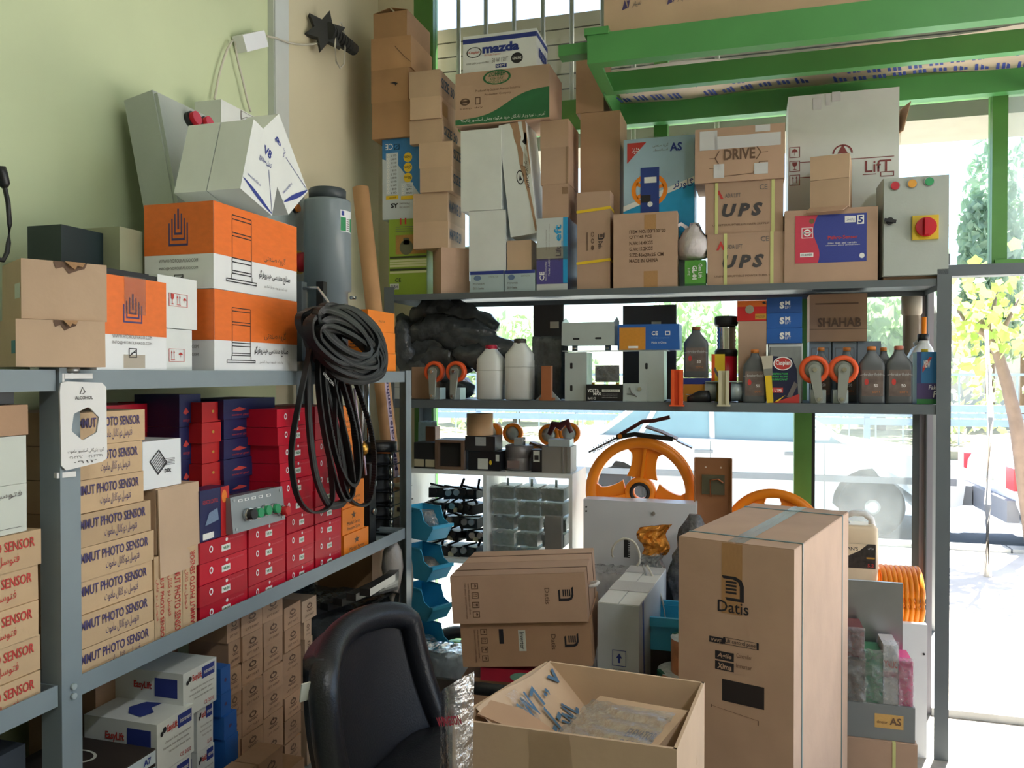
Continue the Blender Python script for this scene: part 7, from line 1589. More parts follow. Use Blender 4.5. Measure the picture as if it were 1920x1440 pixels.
# two lying Datis cartons on a low support
g = 'flat Datis cartons stacked'
base = rotbox('cardboard_carton', 'dark brown carton below the flat Datis cartons', 'carton', (-.90, 2.49), R(6), .38, .32, 0, .395, CARD_D)
rb_ = rotbox('red_box', 'flat red box between the dark carton and the flat Datis cartons', 'box', (-.83, 2.47), R(6), .31, .26, .396, .438, M('crimson_print', (168, 30, 56), .45, var=.06)); shape(rb_, 'front', (.3, .1, .62, .95), disc(.5, .4, .45), M('teal_dot_print', (110, 160, 140), .5, var=.1), 'round_print')
lo_ = rotbox('datis_carton', 'flat tan Datis carton, lower of two', 'carton', (-.885, 2.455), R(6), .425, .35, .439, .583, CARD_D, g); up_ = rotbox('datis_carton', 'flat tan Datis carton with taped top, upper of two', 'carton', (-.912, 2.435), R(6), .44, .36, .5845, .738, CARD_P, g)
for o in (lo_, up_):
    o.rotation_euler = (0, R(-4.2), R(6)); o.location.z += .016; MW[o.name] = Matrix.Translation(o.location) @ Euler(o.rotation_euler).to_matrix().to_4x4()
for o, y0 in ((up_, 0), (lo_, 1)):
    shape(o, 'front', (.80, .42, .905, .74), datis_logo(), INK, 'emblem', rot=-R(90)); txt(o, 'front', (.70, .38, .735, .72), 'Datis', INK_BR, .01, rot=3)
    for k in range(4): shape(o, 'front', (.16, .12 + k * .2, .205, .27 + k * .2), outline(0, 0, 1, 1, .1) + sub([UMBI, GLASSI, ARRI, UMBI][k], .2, .2, .8, .8), INK_BR, 'handling_mark', rot=-R(90))
    txt(o, 'front', (.10, .1, .12, .85), 'Datis elevator control systems company', INK_BR, rot=3); txt(o, 'front', (.13, .2, .145, .85), 'www.datis-elevator.com tehran', INK_BR, rot=3)
patch(lo_, 'front', (.30, .52, .335, .85), INK, 'black_panel'); patch(lo_, 'front', (.45, .35, .505, .82), OFFW, 'white_panel'); txt(lo_, 'front', (.46, .4, .495, .78), 'Inverter', INK, rot=3, eps=.002)
topflaps(up_, CARD_P, along='x'); w, d, h = SIZE[up_.name]
for v in (.2, .75): MB().box((-w / 2 - .001, d * (v - .5) - .003, h + .003), (w / 2 + .001, d * (v - .5) + .003, h + .0045)).build('strap', INK_BR, up_); MB().box((w / 2, d * (v - .5) - .003, 0), (w / 2 + .0015, d * (v - .5) + .003, h + .004)).build('strap', INK_BR, up_)
q = MB(); q.tube([(0, -.02, .0), (.025, -.02, .005), (.03, .0, .008), (.025, .02, .005), (0, .02, 0)], .006, 8); q.build('handle', WHITE_G, up_, (w / 2, -.06, h * .55))
# white carton stood beside them
wc = rotbox('white_carton', 'upright white carton with blue arrow and loose tape', 'carton', (-.462, 2.575), R(-4), .137, .52, 0, .652, M('grey_white_card', (188, 196, 200), .55, var=.05), bev=.004); shape(wc, 'front', (1148, 1219, 1174, 1249), outline(0, 0, 1, 1, .04) + [bar(.42, .2, .58, .55), [(.28, .5), (.72, .5), (.5, .8)]], INK_B, 'arrow_mark'); txt(wc, 'front', (1150, 1254, 1172, 1258), 'THIS SIDE UP', INK_G)
topflaps(wc, WHITE, along='y'); patch(wc, 'top', (0, .3, 1, .55), TAPE_SHEEN, 'tape', .005); patch(wc, 'top', (.0, .8, 1, 1), TAPE_SHEEN, 'tape', .005); patch(wc, 'right', (.16, .0, .20, 1), M('blue_strap', (70, 90, 160), .5, var=.04), 'strap', rot=R(6))
# open carton in front with torn flaps and wrapped parcel
def pz(px, py, z): return atZ(px, py, z)
ZO = .75
FLc, BLc, BRc, FRc = (pz(*p, ZO) for p in ((848, 1348), (1026, 1239), (1321, 1279), (1269, 1405)))
oc = empty('open_carton', ((FLc.x + BRc.x) / 2, (FLc.y + BRc.y) / 2, 0)); tag(oc, 'large open carton in front holding torn cardboard and a wrapped parcel', 'carton'); org = Vector(oc.location)
def wall(a, b_, nm, t=.006):
    a, b_ = Vector((a.x, a.y, 0)) - org, Vector((b_.x, b_.y, 0)) - org; n = Vector((-(b_ - a).y, (b_ - a).x, 0)).normalized() * t
    q = MB(); Z = Vector((0, 0, ZO)); q.hexa([a, b_, b_ + n, a + n, a + Z, b_ + Z, b_ + n + Z, a + n + Z]); return q.build(nm, CARD, oc, bevel=.0015)
fw = wall(FLc, FRc, 'front_panel'); wall(FRc, BRc, 'side_panel'); wall(BRc, BLc, 'back_panel'); wall(BLc, FLc, 'side_panel')
q = MB(); q._f([q.bm.verts.new(Vector((p.x, p.y, .004)) - org) for p in (FLc, FRc, BRc, BLc)]); q.build('bottom_panel', CARD, oc)
# packing tape hanging on the front
fd = (FRc - FLc).normalized(); fn_ = Vector((fd.y, -fd.x, 0))
q = MB(); q.grid(lambda u, v: FLc - org + fd * (.15 + .075 * u - .01 * v * math.sin(u * 5)) + fn_ * (.002 + .002 * math.sin(u * 9 + v * 7)) + Vector((0, 0, .001 - .075 * v)), 6, 6); q.build('tape', TAPE_C, oc)
# inner flap with handwriting, folded down from the left wall
A_, B_ = FLc.lerp(BLc, .18) - org, BLc.lerp(FLc, .0) - org; wdir = (BRc - BLc).normalized()
dn = wdir * .13 + Vector((0, 0, -.135)); A2, B2 = A_ + Vector((0, 0, -.001)) + wdir * .008, B_ + Vector((0, 0, -.001)) + wdir * .008
q = MB(); q.grid(lambda u, v: A2.lerp(B2, u) + dn * v * (1 if u > .28 else .55 + .45 * u / .28) + Vector((0, 0, .004 * math.sin(u * 7 + v * 4))), 10, 6, sm=False); fl = q.build('inner_flap', CARD, oc)
ue = (B2 - A2).normalized(); nn = ue.cross(dn.normalized()) * -1; nn = nn if nn.z > 0 else -nn; ve = nn.cross(ue)
MARK = M('blue_marker', (72, 106, 136), .6, var=.05)
for s, u, v, w_, h_, rt in (('W', .42, .30, .05, .055, .3), ('7.,', .62, .24, .05, .05, .5), ('-/-', .55, .55, .06, .06, .4), ('WL', .74, .62, .06, .05, .7), ('v', .88, .18, .04, .03, .3), ('۲', .48, .8, .04, .04, .4)):
    p_ = bpy.data.objects.new('handwriting', text_mesh(s, MARK, .02)); link(p_, fl); p_.matrix_basis = basis(A2.lerp(B2, u) + dn * v, ue, ve, nn, 0, 0, w_, h_, .006, rt)
q = MB(); q.grid(lambda u, v: A2.lerp(B2, .30 + .14 * u) + dn * (.05 + .5 * v) + nn * (.006 + .004 * math.sin(v * 15 + u * 4)), 5, 8); q.build('clear_tape', TAPE_C, fl)
tf = [FLc - org + Vector((.01, 0, -.002)), FLc.lerp(BLc, .2) - org + Vector((.01, 0, -.002)), FLc - org + wdir * .17 + Vector((0, .04, -.10)), FLc - org + wdir * .14 + Vector((.0, .005, -.03))]
q = MB(); q.prism([(0, 0), (.17, -.02), (.19, .01), (.10, .05), (.02, .045)], .004); q.build('torn_flap', CARD_D, oc, FLc - org + Vector((.03, .055, -.012)), (R(25), R(22), R(28)))
# wrapped parcel inside
pc_ = (FRc + BRc + FLc + BLc) / 4 + (FRc - FLc) * .17; pcl = carton('wrapped_parcel', 'film-wrapped tan parcel with purple stamp inside the open carton', 'parcel', (pc_.x, pc_.y, .60), (.205, .19, .11), (R(10), R(-6), R(-22)), CARD, bev=.005)
txt(pcl, 'top', (.62, .35, .92, .50), 'ELEVATOR', INK_P, .02, rot=0); txt(pcl, 'top', (.62, .2, .88, .3), 'PARTS', INK_P, .02)
w, d, h = SIZE[pcl.name]; r = random.Random(3); q = MB(); q.grid(lambda u, v: Vector((-w * .5 + w * .95 * u, -d * .55 + d * .9 * v, h + .004 + .007 * abs(math.sin(u * 9 + v * 14 + 2 * math.sin(u * 5))) * (.4 + .6 * abs(math.sin(v * 6))))), 26, 22); q.build('film', MG('parcel_film', (246, 246, 246), .82, .05, rgb=(240, 242, 244), nscale=40, bump=.5, haze=.12, spec=.10), pcl)
sp2 = carton('loose_carton', 'smaller tan carton under the wrapped parcel inside the open carton', 'carton', (pc_.x, pc_.y, .006), (.17, .16, .575), R(-22), CARD_D)
# clear sleeve with red lettering beside the open carton
sl0 = atZ(835, 1400, .50); slv = empty('plastic_sleeve', (0, 0, 0)); tag(slv, 'clear plastic sleeve with red lettering propped beside the open carton', 'sleeve')
def slf(u, v):
    px = 797 + 78 * u + 10 * v * (1 - u); p = atY(px, 700, 0.0001 + 1.30); zt = .87 - .05 * (1 - u) ** 2
    return Vector((p.x, 1.32 + .03 * math.sin(u * 5 + v * 2), .02 + (zt - .02) * v))
q = MB(); q.grid(slf, 10, 14); sl = q.build('film', MG('sleeve_film', (238, 238, 240), .72, .07, rgb=(210, 206, 210), nscale=22, bump=.9, haze=.14, spec=.18), slv)
for k, zz in enumerate((.80, .70, .60, .50)):
    p = slf(.6, (zz - .02) / .84); p_ = bpy.data.objects.new('lettering', text_mesh('WINGSON', M('crimson_ink', (176, 50, 78), .5, var=0), .03)); link(p_, slv); p_.matrix_basis = basis(Vector((p.x, p.y - .006, p.z)), Vector((1, 0, 0)), Vector((0, 0, 1)), Vector((0, -1, 0)), 0, 0, .045, .017, .001, .22)

# chair
chx, chy = -.79, 1.72
ca_ = tag(empty('office_chair', (chx + .22, chy, 0)), 'black leather office chair facing the open carton', 'chair')
def backf(u, v):      # u across (Y), v up; front surface
    y = (u - .5) * .50 * (1 - .14 * v * v); z = .42 + .375 * v; x = -.235 - .10 * v + .05 * (2 * u - 1) ** 2 - .02 * math.sin(v * math.pi)
    return Vector((x, y, z))
q = MB(); nu, nv = 16, 14
g_ = [[q.bm.verts.new(backf(i / nu, j / nv)) for j in range(nv + 1)] for i in range(nu + 1)]
h_ = [[q.bm.verts.new(backf(i / nu, j / nv) + Vector((-.05, 0, -.005))) for j in range(nv + 1)] for i in range(nu + 1)]
for G, fl_ in ((g_, 1), (h_, -1)):
    for i in range(nu):
        for j in range(nv): q._f([G[i][j], G[i + 1][j], G[i + 1][j + 1], G[i][j + 1]][::fl_], True)
for i in range(nu): q._f([g_[i][nv], g_[i + 1][nv], h_[i + 1][nv], h_[i][nv]], True); q._f([g_[i][0], g_[i + 1][0], h_[i + 1][0], h_[i][0]], True)
for j in range(nv): q._f([g_[0][j], g_[0][j + 1], h_[0][j + 1], h_[0][j]], True); q._f([g_[nu][j], g_[nu][j + 1], h_[nu][j + 1], h_[nu][j]], True)
q.build('backrest', BLACK_L, ca_)
P = [backf(0, v / 10) for v in range(9)] + [backf(.5 - .5 * math.cos(a), .82 + .18 * math.sin(a) ** .7) for a in [math.pi * k / 16 for k in range(1, 16)]] + [backf(1, 1 - v / 10) for v in range(2, 11)]
q = MB(); q.tube(P, .033, 14); q.build('bolster', BLACK_L, ca_)
q = MB(); loft(q, [(.40, .20, .21, 0), (.42, .235, .235, 0), (.46, .24, .24, 0), (.485, .22, .22, 0), (.49, .16, .16, 0)], 28, 4); st3 = q.build('seat', BLACK_L, ca_, (-.075, 0, 0)); st3.scale = (.8, 1, 1)
for s in (-1, 1): q = MB(); q.tube([(-.2, s * .26, .43), (-.21, s * .275, .52), (-.15, s * .28, .565), (-.02, s * .28, .565), (.02, s * .275, .52), (.01, s * .25, .43)], .018, 8); q.build('armrest', BLACK_P, ca_)
q = MB(); q.cyl((0, 0, .08), (0, 0, .41), .028, 14); q.build('gas_column', BLACK_P, ca_)
for k in range(5):
    a = 2 * math.pi * k / 5; q = MB(); q.tube([(0, 0, .09), (.11 * math.cos(a), .11 * math.sin(a), .085), (.19 * math.cos(a), .19 * math.sin(a), .06)], [.03, .024, .018], 8); lg = q.build('leg', BLACK_P, ca_)
    q = MB(); q.cyl((.19 * math.cos(a) - .012, .19 * math.sin(a), .028), (.19 * math.cos(a) + .012, .19 * math.sin(a), .028), .028, 14); q.build('castor', BLACK_P, lg)
MB().box((-.016, -.002, -.02), (.016, .002, .02)).build('tag', OFFW, ca_, backf(.02, .90) + Vector((-.02, -.034, -.02)), (R(12), 0, R(60)))

# blue stacking bins on a dark upright
up = tag(empty('bin_upright', (-1.335, 2.97, 0)), 'dark upright strip holding the blue bins beside the left rack', 'upright'); MB().box((-.012, -.015, 0), (.012, .015, .86)).build('strip', M('dark_brown_strip', (66, 56, 54), .5, var=.06), up); MB().box((-.07, -.06, 0), (.07, .06, .012)).build('foot', STEEL_D, up)
def binmesh():
    q = MB(); W, D, H, t = .105, .19, .125, .003
    side = [(0, 0), (D * .8, 0), (D, H * .42), (D * .72, H * .62), (D * .62, H), (0, H)]
    my = lambda y: Matrix.Translation((0, y, 0)) @ Matrix(((1, 0, 0, 0), (0, 0, 1, 0), (0, 1, 0, 0), (0, 0, 0, 1)))
    for y in (-W / 2, W / 2 - t): q.prism(side, t, my(y))
    q.box((0, -W / 2, 0), (D * .8, W / 2, t)); q.box((0, -W / 2, 0), (t, W / 2, H))
    q.hexa([(D * .8 - t, -W / 2, 0), (D * .8, -W / 2, 0), (D * .8, W / 2, 0), (D * .8 - t, W / 2, 0), (D - t, -W / 2, H * .42), (D, -W / 2, H * .42), (D, W / 2, H * .42), (D - t, W / 2, H * .42)])
    q.box((D - .012, -W / 2 - .003, H * .42), (D + .004, W / 2 + .003, H * .42 + .012)); q.box((0, -W / 2 - .004, H - .006), (D * .62, -W / 2 + t, H)); q.box((0, W / 2 - t, H - .006), (D * .62, W / 2 + .004, H))
    return q
for k, zz in enumerate((.735, .575, .415, .255)):
    t = ['topmost, with film bags inside', 'second, with small screws', 'third, empty', 'lowest, with clear film'][k]
    o = binmesh().build('parts_bin', BLUE_BIN, None, (-1.32, 3.05, zz), R(-28)); tag(o, 'blue plastic parts bin, %s' % t, 'bin', 'blue parts bins hung in a column')
    if k != 2: q = MB(); loft(q, [(.004, .06, .04, 0), (.05, .065, .045, 0), (.11 if k == 0 else .075, .035, .03, 0)], 14, 2.5); c_ = q.build('contents', BAG_CLEAR if k != 1 else M('grey_screws', (130, 124, 118), .4, .5, var=.4, scale=160), o, (.085, 0, 0))
q = MB(); q.grid(lambda u, v: Vector((-.05 + .12 * u, .02 * math.sin(v * 6 + u * 4), -.34 * v + .03 * math.sin(u * 3))), 6, 8); o = q.build('white_cloth', M('white_cloth', (214, 208, 204), .7, var=.05), None, (-1.33, 2.90, .80)); tag(o, 'white cloth sheet hanging beside the blue bins', 'cloth')
# black fan wheel and litter on the floor behind the chair
fx = atY(842, 1140, 3.05); fw_ = tag(empty('fan_rotor', (fx.x, 3.08, 0.22), (R(90), 0, R(30))), 'black rimmed rotor on its edge beside the blue bins', 'rotor'); q = MB(); q.lathe([(.13, -.03), (.165, -.03), (.17, 0), (.165, .03), (.13, .03), (.13, -.03)], 32, cap=False); q.build('rim', BLACK_R, fw_)
for k in range(5): q = MB(); q.box((.03, -.012, -.01), (.135, .012, .01), Matrix.Rotation(2 * math.pi * k / 5, 4, 'Z')); q.build('spoke', DKM, fw_)
q = MB(); q.lathe([(.015, -.03), (.04, -.025), (.04, .025), (.015, .03)], 16); q.build('hub', DKM, fw_); fw_.location.z = .172; 
sup = carton('grey_carton', 'low grey carton of scrap below the black rotor', 'carton', (fx.x + .05, 2.92, 0), (.26, .2, .24), R(10), M('scrap_grey', (120, 118, 116), .6, var=.1)); fw_.location.z = .172 + .0; fw_.location.y = 3.13
crumple('film_litter', (fx.x - .06, 2.84, .241), (fx.x + .16, 2.98, .33), MG('litter_film', (236, 240, 242), .5, .08, rgb=(220, 224, 228), nscale=30, bump=.9, spec=.15), 'crumpled clear film on the scrap carton behind the chair', 'film', 12, 16, 16, .016)
# stuff between the cartons and the sheave: bags, cable, orange foil
crumple('plastic_bag', (atY(1095, 1000, 3.05).x, 3.02, .10), (atY(1192, 1000, 3.05).x, 3.20, .73), MG('milky_bag', (236, 238, 240), .42, .1, rgb=(206, 202, 206), nscale=18, bump=.7, spec=.12), 'big milky plastic bag behind the flat Datis cartons', 'bag', 14, 20, 20, .014); bpy.data.objects['plastic_bag.001'].location.z = -.10
OFOIL = M('orange_foil', (230, 150, 60), .16, .5, var=.35, scale=40, bump=.8, bscale=50)
sx_ = atY(1228, 1080, 3.15).x
sd_ = carton('dark_crate', 'dark parts crate under the orange foil bag', 'crate', (sx_ + .01, 3.185, 0), (.20, .15, .60), 0, M('dark_crate', (46, 44, 44), .5, var=.1))
r = random.Random(9); fo = tag(empty('foil_bag', (sx_ - .005, 3.16, .603)), 'crumpled orange foil bag with clear lower half beside the tall Datis carton', 'bag')
for nm, v0, v1, m in (('clear_part', 0, .48, BAG_CLEAR), ('foil_part', .44, 1, OFOIL)):
    for s_ in (-1, 1):
        r = random.Random(9 + s_); q = MB(); q.grid(lambda u, v: Vector(((u - .5) * (.07 + .055 * (v0 + (v1 - v0) * v)) + .012 * math.sin(7 * v), s_ * .028 * math.sin(math.pi * (.12 + .76 * (v0 + (v1 - v0) * v))) * (1 - abs(2 * u - 1) ** 3) + r.uniform(-.008, .008), .20 * (v0 + (v1 - v0) * v) + .018 * (u - .5) * v)), 9, 9, sm=False); q.build(nm, m, fo)
cg = pouch([(sx_ + .12, 3.12, .30), (sx_ + .13, 3.12, .6), (sx_ + .155, 3.13, .86)], .07, .05, 'clear bag of dark cables in front of the brown bracket', M('cable_bag_film', (96, 96, 100), .14, var=.6, scale=40, bump=.8, bscale=40), None, 'cable_bag', 'bag', 52, 14, 16); 
for v in cg.data.vertices: v.co.z = .02 + (v.co.z - min(x.co.z for x in cg.data.vertices)) if False else v.co.z
for k, (P, m, t) in enumerate(((((1150, 1045), (1152, 1022), (1170, 1010), (1190, 1018), (1200, 1045), (1190, 1062)), CORD, 'white cable looped behind the white carton'), (((1205, 1060), (1222, 1110), (1236, 1150), (1240, 1190)), ALU, 'grey cable hanging down beside the white carton'), (((1212, 1062), (1240, 1120), (1250, 1180), (1251, 1200)), CORD, 'pale cable hanging nearest the tall carton'))):
    pts = catmull([atY(x, y, 2.96) for x, y in P], 5, False)[:len(P) * 5 - 5]; q = MB(); q.tube(pts, .004, 6); o = q.build('cable', m); tag(o, t, 'cable')
q = MB(); pts = [atY(1174, y, 2.97) for y in (1045, 1030, 1008)]; q.tube(pts, 0, flat=(.004, .008), up=(0, 1, 0)); 
for k in range(9): p = pts[0].lerp(pts[-1], k / 9); q.cbox(p + Vector((.011, 0, 0)), (.006, .006, .004))
o = q.build('toothed_strip', BLACK_P); tag(o, 'short black toothed strip sticking up behind the white carton', 'strip')
bn = tag(empty('blue_crate', (atY(1243, 1115, 2.98).x + .07, 2.86, .452)), 'wide blue crate partly hidden by the tall Datis carton', 'crate')
for lo, hi in (((-.13, -.10, 0), (.13, .10, .004)), ((-.13, -.10, .004), (-.127, .10, .10)), ((.127, -.10, .004), (.13, .10, .10)), ((-.127, -.10, .004), (.127, -.097, .10)), ((-.127, .097, .004), (.127, .10, .10))): MB().box(lo, hi).build('panel', BLUE_BIN, bn)
for y0, y1 in ((-.115, -.10), (.10, .115)): MB().box((-.14, y0, .085), (.14, y1, .115)).build('rim', BLUE_BIN, bn, bevel=.004)
carton('dark_carton', 'dark scuffed carton below the wide blue crate', 'carton', (atY(1243, 1115, 2.98).x + .07, 2.86, 0), (.24, .19, .451), 0, M('dark_scuffed_card', (62, 56, 52), .7, var=.15))
for k, (px, py, rr, z0, z1, t) in enumerate(((1258, 1225, .085, .26, .42, 'lower'), (1274, 1170, .07, .421, .53, 'upper'))):
    p = atY(px + 12, 1200, 2.66); q = MB(); q.lathe([(rr, z0), (rr, z1), (rr * .45, z1), (rr * .45, z0)], 28, cap=False); q.lathe([(rr * .45, z0), (rr, z0)], 28, cap=False); o = q.build('cable_coil', M('copper_tape', (206, 138, 100), .35, var=.15, scale=30), None, (p.x + .02, 2.68, 0)); tag(o, '%s copper-coloured cable coil with white top beside the tall carton' % t, 'coil', 'cable coils beside the tall carton')
    q = MB(); q.lathe([(rr * .45, z1 + .001), (rr * 1.01, z1 + .001)], 28, cap=False); q.build('white_top', M('white_green_tape', (230, 238, 236), .3, var=.2, scale=50), o)
    for j in range(3): q = MB(); a = j * 2.1 + k; q.box((rr - .012, -.02, z0 + .005), (rr + .001, .02, z1 + .002), Matrix.Rotation(a + 3.6, 4, 'Z')); q.build('green_tape', M('dark_green_tape', (50, 120, 96), .4, var=.1), o)
p = atY(1270, 1240, 2.66); carton('grey_carton', 'carton under the copper cable coils', 'carton', (p.x + .02, 2.68, 0), (.18, .18, .259), 0, CARD_D)

# ================================================================== right of the tall carton, by the door
def rb2(name, label, cat, x0, y0, x1, y1, Y, depth, mat, z0=None, group=None, **k):
    o = bb(name, label, cat, x0, y0, x1, y1, Y, depth, mat, group, **k)
    if z0 is not None:
        zt = o.location.z + SIZE[o.name][2]; kf = (zt - z0) / SIZE[o.name][2]
        for v in o.data.vertices: v.co.z *= kf
        SIZE[o.name] = (SIZE[o.name][0], depth, zt - z0); fixz(o, z0)
    return o
c_b = rb2('cardboard_carton', 'tan carton with yellow strap on the floor by the door', 'carton', 1560, 1388, 1720, 1470, 2.86, .22, CARD_P, 0.0); txt(c_b, 'front', (.35, .30, .85, .42), 'تاریخ و ظرفیت مجاز', INK_BR); shape(c_b, 'front', (.22, .3, .4, .44), outline(0, 0, 1, 1, .06), INK_BR, 'frame_mark'); MB().box((-.005, -.112, 0), (.005, .112, SIZE[c_b.name][2] + .001)).build('strap', MATS['pale_green_strap'], c_b, (.06, 0, 0))
zz = SIZE[c_b.name][2] + .001
g_b = rb2('grey_unit', 'grey unit with yellow AS label on the strapped carton', 'unit', 1560, 1320, 1716, 1387, 2.87, .2, M('mid_grey_unit', (128, 132, 134), .5, var=.05), zz); patch(g_b, 'front', (1640, 1340, 1694, 1366), M('ochre_label', (214, 172, 104), .5, var=.05), 'label_panel'); txt(g_b, 'front', (1668, 1346, 1690, 1360), 'AS', INK_BR, .03, eps=.002); txt(g_b, 'front', (1644, 1350, 1664, 1356), 'elevator', INK_BR, eps=.002)
zz2 = zz + SIZE[g_b.name][2] + .001
sp3 = rb2('steel_sheet', 'brushed steel sheet leaning behind the bagged parts', 'sheet', 1575, 1090, 1692, 1340, 3.02, .012, ALU, 0.0, bev=.002)
for i, (x0, x1, y0, y1, m, t) in enumerate(((1585, 1620, 1184, 1236, M('dark_red_pack', (120, 60, 64), .4, var=.2), 'dark red pack by the steel sheet, upper'), (1583, 1622, 1238, 1318, M('brown_grey_pack', (112, 96, 92), .4, var=.1), 'brown grey pack by the steel sheet, lower'), (1622, 1655, 1225, 1318, M('green_pack', (40, 130, 92), .35, var=.1), 'green pack in clear film'), (1656, 1684, 1210, 1318, M('white_pack', (214, 210, 212), .35, var=.1), 'white pack with pink lettering in clear film'), (1685, 1712, 1240, 1318, M('pink_pack', (220, 60, 130), .35, var=.1), 'bright pink pack in clear film'))):
    o = rb2('film_pack', t, 'pack', x0, y0, x1, y1, 2.88 + .0 * i, .12, m, zz2 if i != 0 else None, 'packs in clear film by the door', bev=.008)
    if i == 0: fixz(o, zz2 + (atY(1600, 1238, 2.88).z - atY(1600, 1318, 2.88).z) + .004)
    if i == 3: txt(o, 'front', (.05, .62, .95, .74), 'YALIC', INK_R, .03); txt(o, 'front', (.05, .46, .95, .56), 'OLIMBIK', M('pink_letter', (206, 70, 120), .5, var=0), .03)
    q = MB(); w, d, h = SIZE[o.name]; r = random.Random(i); q.grid(lambda u, v: Vector((-w * .54 + w * 1.08 * u, -d / 2 - .006 + r.uniform(-.004, .004), -.002 + h * 1.1 * v)), 5, 7); q.build('film', BAG_CLEAR, o)
wpn = rb2('white_board', 'white panel standing by the door jamb', 'panel', 1680, 1170, 1738, 1400, 3.20, .03, WHITE_G, 0.0); MB().cyl((0, -.015, 0), (0, -.019, 0), .004, 10).build('hole', DKM, wpn, (.04, 0, .38))
# hose coil
cx, w, zt, zb = at_px(1650, 1728, 1062, 1172, 3.44); o = tag(empty('hose_coil', (cx, 3.44, 0)), 'orange ribbed hose coil by the dusty window pane', 'hose'); Rr = .115; zcn = zt - Rr
for k in range(8):
    x = -w / 2 + .011 + k * (w - .022) / 7; q = MB(); q.tube([Vector((x, Rr * .94 * math.cos(2 * math.pi * j / 30), zcn + Rr * .94 * math.sin(2 * math.pi * j / 30))) for j in range(30)], .0105, 8, closed=True); q.build('turn', ORANGE_M, o)
st_ = rb2('hose_stand', 'grey block under the orange hose coil', 'block', 1650, 1190, 1728, 1300, 3.36, .16, M('block_grey', (150, 150, 150), .6, var=.05), 0.0); h = SIZE[st_.name][2]; kz = (zcn - Rr * .94 - .012) / h
for v in st_.data.vertices: v.co.z *= kz
# jerrycan
cx, w, zt, zb = at_px(1572, 1649, 962, 1092, 3.40); CREAM = M('cream_canister', (246, 222, 190), .4, var=.04)
stand = rb2('can_stand', 'white block under the cream canister', 'block', 1565, 1092, 1645, 1200, 3.36, .14, WHITE, 0.0); zb = SIZE[stand.name][2] + .001; H = zt - zb; hw = w / 2
o = tag(empty('canister', (cx, 3.43, zb)), 'cream fluid canister with black MAN\'S label by the dusty pane', 'canister'); q = MB(); loft(q, [(0, hw * .96, .05, 0), (.01, hw, .055, 0), (.66 * H, hw, .055, 0), (.78 * H, hw * .97, .055, 0), (.83 * H, hw * .8, .045, 0)], 28, 6); q.build('body', CREAM, o)
q = MB(); q.tube([(-hw * .5, 0, .82 * H), (-hw * .55, 0, .93 * H), (-hw * .2, 0, .98 * H), (hw * .35, 0, .98 * H), (hw * .7, 0, .9 * H), (hw * .75, 0, .80 * H)], .013, 10); q.build('handle', M('white_handle', (240, 238, 236), .35, var=.02), o); q = MB(); q.lathe([(.018, 0), (.018, .03)], 16); q.build('cap', BLACK_P, o, (-hw * .75, 0, .83 * H))
q = MB(); q.box((-hw * .9, -.0015, 0), (hw * .82, 0, .36 * H)); l = q.build('label_panel', M('black_white_label', (60, 52, 48), .4, var=.5, scale=60), o, (0, -.0555, .20 * H)); SIZE[l.name] = (hw * 1.72, .003, .36 * H); shape(l, 'front', (0, .45, .75, 1), [[(0, 0), (.3, .1), (.7, .5), (1, 1), (0, 1)]], CREAM, 'cream_wave'); txt(l, 'front', (.06, .72, .48, .86), "MAN'S", INK, .01); patch(l, 'front', (.72, .4, .95, .46), M('gold_line', (206, 150, 50), .4, var=0), 'gold_line'); txt(l, 'front', (.75, .06, .93, .2), '5.2', INK_R, .02); txt(l, 'front', (.76, .78, .92, .9), 'روغن', INK_W)

